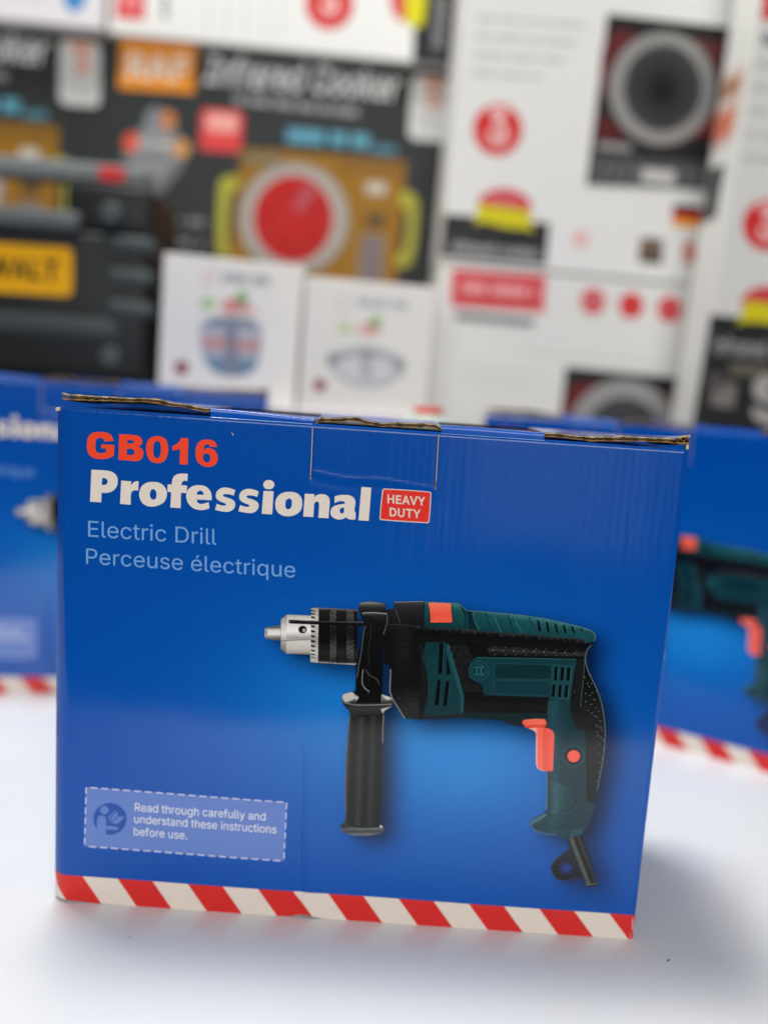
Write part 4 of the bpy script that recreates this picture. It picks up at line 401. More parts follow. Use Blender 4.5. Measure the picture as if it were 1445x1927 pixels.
    'understand these instructions': '109,-3 95,-2 81,1 69,6 58,14 49,23 41,35 36,49 33,65 32,83 32,228 68,228 68,86 70,70 74,56 82,45 93,37 105,32 120,30 131,31 140,33 149,37 158,43 164,50 170,58 174,68 177,79 178,92 178,228 214,228 214,0 179,0 179,55 184,55 176,36 166,21 154,10 141,3 126,-2|314,136 314,0 278,0 278,228 313,228 313,172 307,172 315,191 325,206 337,217 351,225 366,229 382,231 397,230 411,226 423,221 434,214 443,204 450,192 456,179 459,163 460,144 460,0 424,0 424,141 422,158 417,171 410,183 399,191 387,196 372,197 361,197 352,194 343,190 334,185 327,178 322,170 318,160 315,149|609,-5 591,-3 574,2 559,10 545,21 534,34 525,51 518,69 514,90 512,113 514,136 518,157 525,176 534,192 545,205 559,216 574,224 591,229 609,231 623,230 634,228 644,224 652,219 659,213 664,207 669,202 673,196 676,192 678,192 678,305 715,305 715,0 679,0 679,35 676,35 673,30 669,25 664,19 658,13 651,7 643,2 634,-2 622,-4|615,28 628,29 639,33 650,39 659,47 666,57 671,69 676,83 678,97 679,114 678,130 676,144 672,158 666,169 659,179 650,187 640,193 628,197 615,198 601,197 589,193 579,187 570,179 563,169 557,157 553,143 550,129 550,114 550,98 553,83 557,70 563,58 570,48 579,39 589,33 601,29|874,-5 853,-3 834,2 817,10 802,21 790,35 780,51 773,69 768,90 767,112 768,134 773,155 780,174 789,190 801,204 816,216 832,224 850,229 870,231 882,230 894,228 906,224 917,219 928,213 938,205 947,195 954,183 961,169 965,154 968,136 969,116 969,102 791,102 791,133 949,133 932,121 931,136 929,149 925,161 920,172 913,181 904,188 894,194 883,197 870,198 856,197 845,194 834,188 825,181 818,172 812,162 807,151 805,139 804,127 804,107 805,91 808,76 813,64 819,53 827,44 837,37 848,32 860,29 874,28 883,28 891,29 899,32 906,35 912,39 918,44 923,49 927,56 930,63 965,54 961,43 955,33 948,24 938,15 928,8 916,3 903,-2 889,-4|1020,0 1020,228 1056,228 1056,193 1063,203 1071,213 1080,220 1091,226 1103,230 1117,231 1126,231 1135,230 1135,193 1127,195 1122,195 1118,195 1113,195 1103,195 1093,192 1084,189 1076,184 1070,178 1064,170 1060,162 1058,152 1057,142 1057,0|1253,-5 1238,-4 1224,-2 1212,2 1200,7 1190,14 1181,23 1174,33 1169,44 1166,57 1201,64 1205,52 1211,43 1219,36 1229,31 1240,28 1253,27 1268,28 1280,32 1291,37 1299,45 1304,53 1305,62 1304,69 1301,76 1297,81 1290,86 1282,90 1271,93 1234,102 1215,108 1200,115 1188,125 1179,136 1174,149 1172,164 1174,177 1177,188 1183,199 1192,208 1202,216 1213,222 1227,227 1241,230 1257,231 1271,230 1285,227 1297,223 1307,218 1316,211 1324,204 1330,195 1335,185 1339,174 1305,166 1302,175 1296,182 1290,189 1281,195 1270,198 1257,200 1244,198 1233,195 1223,190 1215,183 1211,175 1209,166 1210,158 1214,152 1219,146 1226,141 1235,137 1247,134 1282,126 1301,120 1316,112 1328,103 1336,92 1341,79 1343,64 1342,51 1338,39 1332,28 1323,19 1313,11 1300,4 1286,-1 1270,-4|1486,228 1486,196 1367,196 1367,228|1402,283 1439,283 1439,59 1440,50 1442,42 1445,37 1450,33 1457,31 1465,30 1474,31 1484,32 1491,1 1487,0 1483,-1 1478,-2 1474,-2 1469,-2 1464,-2 1446,-1 1431,4 1418,13 1409,24 1404,39 1402,56|1596,-5 1582,-4 1569,-2 1556,3 1545,9 1536,17 1528,27 1523,38 1519,51 1518,65 1519,77 1521,88 1526,97 1531,104 1538,111 1546,116 1555,120 1565,124 1575,126 1585,129 1596,130 1607,132 1640,136 1648,137 1654,139 1659,141 1662,144 1664,148 1665,153 1664,163 1663,171 1660,178 1656,184 1650,189 1644,193 1636,196 1627,198 1617,198 1607,198 1597,196 1589,193 1582,190 1576,185 1570,180 1566,175 1562,170 1560,164 1524,175 1530,188 1538,199 1547,208 1557,215 1568,221 1579,225 1592,228 1604,230 1616,231 1625,230 1634,229 1643,228 1653,225 1662,221 1671,216 1680,210 1687,202 1693,192 1698,181 1701,167 1702,151 1702,0 1666,0 1666,31 1663,31 1660,26 1656,20 1651,15 1645,9 1637,5 1629,1 1619,-3 1608,-4|1602,27 1615,28 1626,31 1636,35 1645,41 1652,48 1658,56 1662,65 1664,73 1665,83 1665,114 1663,112 1660,111 1655,109 1650,108 1645,107 1638,105 1620,103 1605,101 1596,99 1588,98 1580,95 1573,92 1567,88 1562,84 1558,78 1556,71 1555,63 1555,56 1557,49 1561,43 1565,38 1571,34 1578,31 1585,29 1593,28|1801,136 1801,0 1765,0 1765,228 1800,228 1800,172 1795,172 1803,191 1813,206 1824,217 1838,225 1853,229 1870,231 1884,230 1898,226 1910,221 1921,214 1930,204 1938,192 1943,179 1946,163 1947,144 1947,0 1911,0 1911,141 1909,158 1905,171 1897,183 1887,191 1874,196 1859,197 1849,197 1839,194 1830,190 1822,185 1815,178 1809,170 1805,160 1802,149|2096,-5 2078,-3 2061,2 2046,10 2032,21 2021,34 2012,51 2005,69 2001,90 2000,113 2001,136 2005,157 2012,176 2021,192 2033,205 2046,216 2061,224 2078,229 2096,231 2110,230 2121,228 2131,224 2139,219 2146,213 2151,207 2156,202 2160,196 2163,192 2165,192 2165,305 2202,305 2202,0 2167,0 2167,35 2163,35 2160,30 2156,25 2151,19 2145,13 2139,7 2130,2 2121,-2 2109,-4|2102,28 2115,29 2127,33 2137,39 2146,47 2153,57 2159,69 2163,83 2165,97 2166,114 2165,130 2163,144 2159,158 2153,169 2146,179 2137,187 2127,193 2115,197 2102,198 2088,197 2076,193 2066,187 2057,179 2050,169 2044,157 2040,143 2038,129 2037,114 2038,98 2040,83 2044,70 2050,58 2057,48 2066,39 2077,33 2088,29|2469,228 2469,196 2350,196 2350,228|2385,283 2422,283 2422,59 2423,50 2425,42 2428,37 2433,33 2440,31 2449,30 2457,31 2467,32 2474,1 2470,0 2466,-1 2461,-2 2457,-2 2452,-2 2447,-2 2429,-1 2414,4 2402,13 2392,24 2387,39 2385,56|2551,136 2551,0 2514,0 2514,305 2551,305 2551,172 2544,172 2552,191 2562,206 2574,217 2588,225 2603,229 2619,231 2634,230 2648,226 2660,221 2671,214 2680,204 2687,192 2693,179 2696,163 2697,144 2697,0 2660,0 2660,141 2659,158 2654,171 2647,183 2636,191 2624,196 2609,197 2598,197 2588,194 2579,190 2571,185 2564,178 2559,170 2554,160 2552,149|2856,-5 2835,-3 2816,2 2799,10 2784,21 2772,35 2762,51 2755,69 2751,90 2749,112 2751,134 2755,155 2762,174 2772,190 2784,204 2798,216 2814,224 2832,229 2852,231 2864,230 2876,228 2888,224 2900,219 2910,213 2920,205 2929,195 2937,183 2943,169 2948,154 2951,136 2951,116 2951,102 2774,102 2774,133 2932,133 2915,121 2914,136 2911,149 2907,161 2902,172 2895,181 2886,188 2876,194 2865,197 2852,198 2839,197 2827,194 2817,188 2808,181 2800,172 2794,162 2790,151 2787,139 2786,127 2786,107 2787,91 2790,76 2795,64 2802,53 2810,44 2819,37 2830,32 2843,29 2856,28 2865,28 2873,29 2881,32 2888,35 2894,39 2900,44 2905,49 2909,56 2912,63 2948,54 2943,43 2938,33 2930,24 2921,15 2910,8 2898,3 2885,-2 2871,-4|3080,-5 3065,-4 3051,-2 3038,2 3027,7 3017,14 3008,23 3001,33 2996,44 2992,57 3027,64 3031,52 3038,43 3046,36 3055,31 3067,28 3080,27 3095,28 3107,32 3118,37 3126,45 3130,53 3132,62 3131,69 3128,76 3124,81 3117,86 3109,90 3098,93 3061,102 3042,108 3026,115 3014,125 3006,136 3001,149 2999,164 3000,177 3004,188 3010,199 3018,208 3028,216 3040,222 3053,227 3068,230 3083,231 3098,230 3112,227 3123,223 3134,218 3143,211 3150,204 3157,195 3162,185 3166,174 3132,166 3128,175 3123,182 3117,189 3108,195 3097,198 3084,200 3071,198 3059,195 3050,190 3042,183 3038,175 3036,166 3037,158 3040,152 3045,146 3053,141 3062,137 3074,134 3109,126 3128,120 3143,112 3155,103 3163,92 3168,79 3170,64 3169,51 3165,39 3159,28 3150,19 3140,11 3127,4 3113,-1 3097,-4|3317,-5 3296,-3 3277,2 3260,10 3246,21 3233,35 3223,51 3216,69 3212,90 3211,112 3212,134 3216,155 3223,174 3233,190 3245,204 3259,216 3275,224 3293,229 3313,231 3326,230 3338,228 3350,224 3361,219 3372,213 3382,205 3391,195 3398,183 3404,169 3409,154 3412,136 3413,116 3413,102 3235,102 3235,133 3393,133 3376,121 3375,136 3373,149 3369,161 3363,172 3356,181 3348,188 3338,194 3326,197 3313,198 3300,197 3288,194 3278,188 3269,181 3261,172 3255,162 3251,151 3249,139 3248,127 3248,107 3249,91 3252,76 3256,64 3263,53 3271,44 3281,37 3292,32 3304,29 3318,28 3326,28 3335,29 3342,32 3349,35 3356,39 3361,44 3366,49 3370,56 3373,63 3409,54 3405,43 3399,33 3391,24 3382,15 3371,8 3360,3 3347,-2 3332,-4|3577,0 3577,228 3613,228 3613,0|3595,266 3589,266 3583,269 3577,273 3573,278 3571,283 3570,290 3571,296 3573,302 3577,307 3583,311 3589,313 3595,314 3602,313 3608,311 3613,307 3618,302 3620,296 3621,290 3620,283 3618,278 3613,273 3608,269 3602,266|3713,136 3713,0 3677,0 3677,228 3712,228 3712,172 3707,172 3714,191 3724,206 3736,217 3750,225 3765,229 3781,231 3796,230 3810,226 3822,221 3833,214 3842,204 3849,192 3855,179 3858,163 3859,144 3859,0 3823,0 3823,141 3821,158 3817,171 3809,183 3798,191 3786,196 3771,197 3760,197 3751,194 3742,190 3733,185 3727,178 3721,170 3717,160 3714,149|4000,-5 3985,-4 3971,-2 3958,2 3947,7 3937,14 3928,23 3921,33 3916,44 3912,57 3947,64 3951,52 3957,43 3965,36 3975,31 3987,28 4000,27 4014,28 4027,32 4038,37 4045,45 4050,53 4052,62 4051,69 4048,76 4043,81 4037,86 4028,90 4018,93 3980,102 3962,108 3946,115 3934,125 3926,136 3921,149 3919,164 3920,177 3924,188 3930,199 3938,208 3948,216 3960,222 3973,227 3988,230 4003,231 4018,230 4031,227 4043,223 4054,218 4063,211 4070,204 4076,195 4082,185 4085,174 4052,166 4048,175 4043,182 4036,189 4028,195 4017,198 4003,200 3990,198 3979,195 3969,190 3962,183 3958,175 3956,166 3957,158 3960,152 3965,146 3973,141 3982,137 3994,134 4029,126 4048,120 4063,112 4075,103 4083,92 4088,79 4090,64 4088,51 4085,39 4078,28 4070,19 4059,11 4047,4 4033,-1 4017,-4|4232,228 4232,196 4114,196 4114,228|4149,283 4185,283 4185,59 4186,50 4188,42 4191,37 4196,33 4203,31 4212,30 4221,31 4231,32 4238,1 4234,0 4230,-1 4225,-2 4220,-2 4216,-2 4211,-2 4193,-1 4177,4 4165,13 4156,24 4151,39 4149,56|4278,0 4278,228 4313,228 4313,193 4321,203 4328,213 4338,220 4349,226 4361,230 4374,231 4384,231 4392,230 4392,193 4384,195 4380,195 4375,195 4370,195 4360,195 4351,192 4342,189 4334,184 4327,178 4322,170 4318,162 4315,152 4315,142 4315,0|4511,-3 4496,-2 4483,1 4471,6 4460,14 4451,23 4443,35 4438,49 4434,65 4433,83 4433,228 4470,228 4470,86 4472,70 4476,56 4484,45 4494,37 4507,32 4522,30 4532,31 4542,33 4551,37 4559,43 4566,50 4572,58 4576,68 4579,79 4579,92 4579,228 4616,228 4616,0 4581,0 4581,55 4586,55 4578,36 4568,21 4556,10 4542,3 4527,-2|4772,-5 4752,-3 4734,2 4718,10 4703,21 4691,35 4681,51 4674,70 4670,90 4668,112 4670,135 4674,156 4681,175 4691,191 4703,205 4718,216 4734,224 4752,229 4772,231 4783,230 4794,229 4804,226 4813,223 4822,219 4831,214 4839,208 4846,201 4852,193 4857,185 4861,176 4865,166 4829,157 4828,163 4825,168 4822,174 4818,178 4814,183 4810,186 4805,190 4799,193 4793,195 4787,197 4780,198 4772,198 4758,197 4746,193 4735,186 4726,177 4719,167 4713,155 4709,142 4706,127 4706,112 4706,98 4709,84 4713,70 4719,58 4726,48 4735,40 4746,33 4758,29 4772,28 4780,28 4787,29 4793,31 4799,33 4805,36 4810,40 4815,44 4819,48 4823,53 4826,59 4828,64 4830,70 4866,61 4862,51 4858,42 4853,34 4846,26 4839,19 4832,13 4823,7 4814,3 4804,0 4794,-3 4783,-4|5008,228 5008,196 4889,196 4889,228|4924,283 4961,283 4961,59 4961,50 4963,42 4967,37 4972,33 4979,31 4987,30 4996,31 5006,32 5013,1 5009,0 5005,-1 5000,-2 4996,-2 4991,-2 4986,-2 4968,-1 4953,4 4940,13 4931,24 4926,39 4924,56|5053,0 5053,228 5090,228 5090,0|5072,266 5065,266 5059,269 5054,273 5050,278 5047,283 5046,290 5047,296 5050,302 5054,307 5059,311 5065,313 5072,314 5079,313 5085,311 5090,307 5094,302 5097,296 5097,290 5097,283 5094,278 5090,273 5085,269 5079,266|5246,-5 5226,-3 5208,2 5192,10 5177,21 5165,35 5155,51 5148,70 5144,90 5142,112 5144,135 5148,156 5155,175 5165,191 5177,205 5192,216 5208,224 5226,229 5246,231 5266,229 5284,224 5301,216 5315,205 5327,191 5337,175 5344,156 5349,135 5350,112 5349,90 5344,70 5337,51 5327,35 5315,21 5301,10 5284,2 5266,-3|5246,28 5260,29 5273,33 5284,40 5293,48 5300,58 5306,70 5310,84 5312,98 5313,112 5312,127 5310,142 5306,155 5300,167 5293,177 5284,186 5273,193 5260,197 5246,198 5232,197 5219,193 5209,186 5200,177 5192,167 5187,155 5183,142 5180,127 5179,112 5180,98 5183,84 5187,70 5192,58 5200,48 5209,40 5219,33 5232,29|5439,136 5439,0 5402,0 5402,228 5438,228 5438,172 5432,172 5440,191 5450,206 5462,217 5476,225 5491,229 5507,231 5522,230 5535,226 5548,221 5558,214 5568,204 5575,192 5581,179 5584,163 5585,144 5585,0 5548,0 5548,141 5547,158 5542,171 5534,183 5524,191 5512,196 5497,197 5486,197 5476,194 5467,190 5459,185 5452,178 5447,170 5442,160 5440,149|5726,-5 5711,-4 5697,-2 5684,2 5672,7 5662,14 5654,23 5647,33 5641,44 5638,57 5673,64 5677,52 5683,43 5691,36 5701,31 5712,28 5725,27 5740,28 5753,32 5763,37 5771,45 5776,53 5777,62 5776,69 5774,76 5769,81 5762,86 5754,90 5744,93 5706,102 5687,108 5672,115 5660,125 5651,136 5646,149 5645,164 5646,177 5649,188 5656,199 5664,208 5674,216 5686,222 5699,227 5713,230 5729,231 5744,230 5757,227 5769,223 5779,218 5788,211 5796,204 5802,195 5807,185 5811,174 5777,166 5774,175 5769,182 5762,189 5753,195 5742,198 5729,200 5716,198 5705,195 5695,190 5688,183 5683,175 5682,166 5683,158 5686,152 5691,146 5698,141 5708,137 5720,134 5754,126 5773,120 5789,112 5800,103 5809,92 5814,79 5815,64 5814,51 5810,39 5804,28 5795,19 5785,11 5772,4 5758,-1 5743,-4',
    'before use.': '138,-5 125,-4 113,-2 103,2 95,7 88,13 83,19 78,25 74,30 71,35 67,35 67,0 32,0 32,305 68,305 68,192 71,192 74,196 78,202 82,207 88,213 95,219 103,224 113,228 124,230 137,231 156,229 172,224 188,216 201,205 213,192 222,176 229,157 233,136 234,113 233,90 229,69 222,51 213,34 201,21 188,10 173,2 156,-3|132,28 145,29 157,33 168,39 177,48 184,58 189,70 194,83 196,98 197,114 196,129 194,143 190,157 184,169 177,179 168,187 157,193 146,197 132,198 119,197 107,193 97,187 88,179 81,169 75,158 71,144 68,130 68,114 68,97 71,83 75,69 81,57 88,47 97,39 107,33 119,29|382,-5 361,-3 342,2 325,10 310,21 298,35 288,51 281,69 277,90 275,112 277,134 281,155 288,174 297,190 309,204 324,216 340,224 358,229 378,231 390,230 402,228 414,224 426,219 436,213 446,205 455,195 463,183 469,169 474,154 476,136 477,116 477,102 299,102 299,133 457,133 440,121 440,136 437,149 433,161 428,172 421,181 412,188 402,194 391,197 378,198 365,197 353,194 342,188 333,181 326,172 320,162 316,151 313,139 312,127 312,107 313,91 316,76 321,64 327,53 336,44 345,37 356,32 369,29 382,28 391,28 399,29 407,32 414,35 420,39 426,44 431,49 435,56 438,63 474,54 469,43 463,33 456,24 446,15 436,8 424,3 411,-2 397,-4|634,228 634,196 501,196 501,228|545,0 545,259 546,271 549,282 554,291 561,300 569,306 578,311 588,315 599,317 609,318 617,318 624,317 630,316 635,315 640,314 643,313 633,281 626,283 622,284 618,284 614,284 604,283 596,281 590,276 585,269 583,261 582,251 582,0|774,-5 754,-3 736,2 719,10 705,21 693,35 683,51 675,70 671,90 670,112 671,135 675,156 683,175 693,191 705,205 719,216 736,224 754,229 774,231 794,229 812,224 828,216 843,205 855,191 865,175 872,156 876,135 878,112 876,90 872,70 865,51 855,35 843,21 828,10 812,2 794,-3|774,28 788,29 801,33 811,40 820,48 828,58 833,70 837,84 840,98 841,112 840,127 837,142 833,155 828,167 820,177 811,186 801,193 788,197 774,198 759,197 747,193 736,186 727,177 720,167 714,155 710,142 708,127 707,112 708,98 710,84 714,70 720,58 727,48 736,40 747,33 759,29|930,0 930,228 965,228 965,193 973,203 980,213 990,220 1001,226 1013,230 1026,231 1036,231 1044,230 1044,193 1036,195 1032,195 1027,195 1022,195 1012,195 1003,192 994,189 986,184 979,178 974,170 970,162 967,152 966,142 966,0|1181,-5 1160,-3 1141,2 1124,10 1109,21 1097,35 1087,51 1080,69 1076,90 1074,112 1076,134 1080,155 1087,174 1097,190 1109,204 1123,216 1139,224 1157,229 1177,231 1189,230 1201,228 1213,224 1225,219 1235,213 1245,205 1254,195 1262,183 1268,169 1273,154 1275,136 1276,116 1276,102 1099,102 1099,133 1257,133 1240,121 1239,136 1236,149 1232,161 1227,172 1220,181 1211,188 1201,194 1190,197 1177,198 1164,197 1152,194 1142,188 1133,181 1125,172 1119,162 1115,151 1112,139 1111,127 1111,107 1112,91 1115,76 1120,64 1127,53 1135,44 1144,37 1155,32 1168,29 1181,28 1190,28 1198,29 1206,32 1213,35 1219,39 1225,44 1230,49 1234,56 1237,63 1273,54 1268,43 1262,33 1255,24 1246,15 1235,8 1223,3 1210,-2 1196,-4|1518,-3 1503,-2 1490,1 1478,6 1467,14 1458,23 1450,35 1445,49 1441,65 1440,83 1440,228 1477,228 1477,86 1479,70 1483,56 1491,45 1501,37 1514,32 1529,30 1539,31 1549,33 1558,37 1566,43 1573,50 1579,58 1583,68 1586,79 1586,92 1586,228 1623,228 1623,0 1588,0 1588,55 1593,55 1585,36 1575,21 1563,10 1549,3 1534,-2|1764,-5 1749,-4 1735,-2 1722,2 1711,7 1700,14 1692,23 1685,33 1680,44 1676,57 1711,64 1715,52 1721,43 1729,36 1739,31 1751,28 1764,27 1778,28 1791,32 1801,37 1809,45 1814,53 1816,62 1815,69 1812,76 1807,81 1801,86 1792,90 1782,93 1744,102 1725,108 1710,115 1698,125 1690,136 1685,149 1683,164 1684,177 1688,188 1694,199 1702,208 1712,216 1724,222 1737,227 1751,230 1767,231 1782,230 1795,227 1807,223 1817,218 1827,211 1834,204 1840,195 1845,185 1849,174 1816,166 1812,175 1807,182 1800,189 1792,195 1781,198 1767,200 1754,198 1743,195 1733,190 1726,183 1721,175 1720,166 1721,158 1724,152 1729,146 1736,141 1746,137 1758,134 1792,126 1811,120 1827,112 1839,103 1847,92 1852,79 1853,64 1852,51 1848,39 1842,28 1834,19 1823,11 1811,4 1796,-1 1781,-4|2001,-5 1980,-3 1961,2 1944,10 1929,21 1917,35 1907,51 1900,69 1896,90 1894,112 1896,134 1900,155 1907,174 1917,190 1929,204 1943,216 1959,224 1977,229 1997,231 2009,230 2021,228 2033,224 2045,219 2055,213 2065,205 2074,195 2082,183 2088,169 2093,154 2095,136 2096,116 2096,102 1919,102 1919,133 2077,133 2060,121 2059,136 2056,149 2052,161 2047,172 2040,181 2031,188 2021,194 2010,197 1997,198 1984,197 1972,194 1962,188 1953,181 1945,172 1939,162 1935,151 1932,139 1931,127 1931,107 1932,91 1935,76 1940,64 1947,53 1955,44 1964,37 1975,32 1988,29 2001,28 2010,28 2018,29 2026,32 2033,35 2039,39 2045,44 2050,49 2054,56 2057,63 2093,54 2088,43 2082,33 2075,24 2066,15 2055,8 2043,3 2030,-2 2016,-4|2173,-3 2166,-2 2160,1 2154,5 2149,11 2147,17 2146,25 2147,32 2149,38 2154,44 2160,48 2166,51 2173,52 2180,51 2187,48 2193,44 2197,38 2200,32 2201,25 2200,17 2197,11 2193,5 2187,1 2180,-2',
    'HEAVY': '23,-13 23,318 88,318 88,187 222,187 222,318 287,318 287,-13 222,-13 222,126 88,126 88,-13|349,-13 349,318 563,318 563,258 415,258 415,185 553,185 553,124 415,124 415,47 565,47 565,-13|585,-13 706,318 769,318 891,-13 822,-13 754,177 751,186 748,196 744,207 740,219 736,233 731,248 726,265 716,300 759,300 749,265 744,248 739,232 735,219 731,206 727,196 724,186 721,177 655,-13|647,72 647,132 829,132 829,72|1012,-13 889,318 958,318 1026,128 1029,120 1033,110 1036,99 1040,86 1045,73 1049,57 1055,41 1065,5 1022,5 1032,41 1037,58 1042,73 1046,87 1050,99 1054,110 1057,120 1060,128 1126,318 1195,318 1075,-13|1312,-13 1312,121 1195,315 1265,318 1330,214 1334,205 1339,197 1344,189 1348,181 1352,173 1356,164 1361,154 1372,125 1318,125 1329,154 1333,164 1338,173 1342,182 1346,190 1351,198 1355,205 1360,213 1424,318 1494,315 1377,121 1377,-13',
    'DUTY': '132,-13 44,-13 44,47 129,47 145,48 160,51 173,55 184,60 194,67 202,75 209,84 215,95 220,107 223,121 226,137 226,153 226,170 223,185 220,199 215,211 210,222 203,231 194,239 185,245 174,251 162,255 148,257 132,258 43,258 43,318 136,318 158,317 180,314 200,307 218,298 235,287 249,274 262,258 272,241 280,221 286,200 289,177 290,153 289,129 286,106 280,85 272,65 261,48 249,32 234,18 217,7 198,-2 177,-8 155,-12|88,318 88,-13 23,-13 23,318|473,-18 454,-17 436,-14 420,-9 404,-3 390,6 377,16 366,28 357,41 350,56 345,71 342,87 341,103 341,318 406,318 406,107 406,98 408,89 410,82 414,74 418,68 423,62 429,57 436,52 444,49 453,46 462,45 473,44 484,45 494,46 502,49 510,52 517,57 523,62 528,68 532,74 536,82 538,89 540,98 540,107 540,318 605,318 605,103 604,87 601,71 596,56 589,41 580,28 569,16 556,6 542,-2 526,-9 510,-14 492,-17|651,258 651,318 908,318 908,258 812,258 812,-13 747,-13 747,258|1039,-13 1039,121 922,315 992,318 1057,214 1062,205 1067,197 1071,189 1075,181 1080,173 1084,164 1088,154 1100,125 1045,125 1056,154 1061,164 1065,173 1069,182 1074,190 1078,198 1082,205 1087,213 1152,318 1221,315 1104,121 1104,-13',
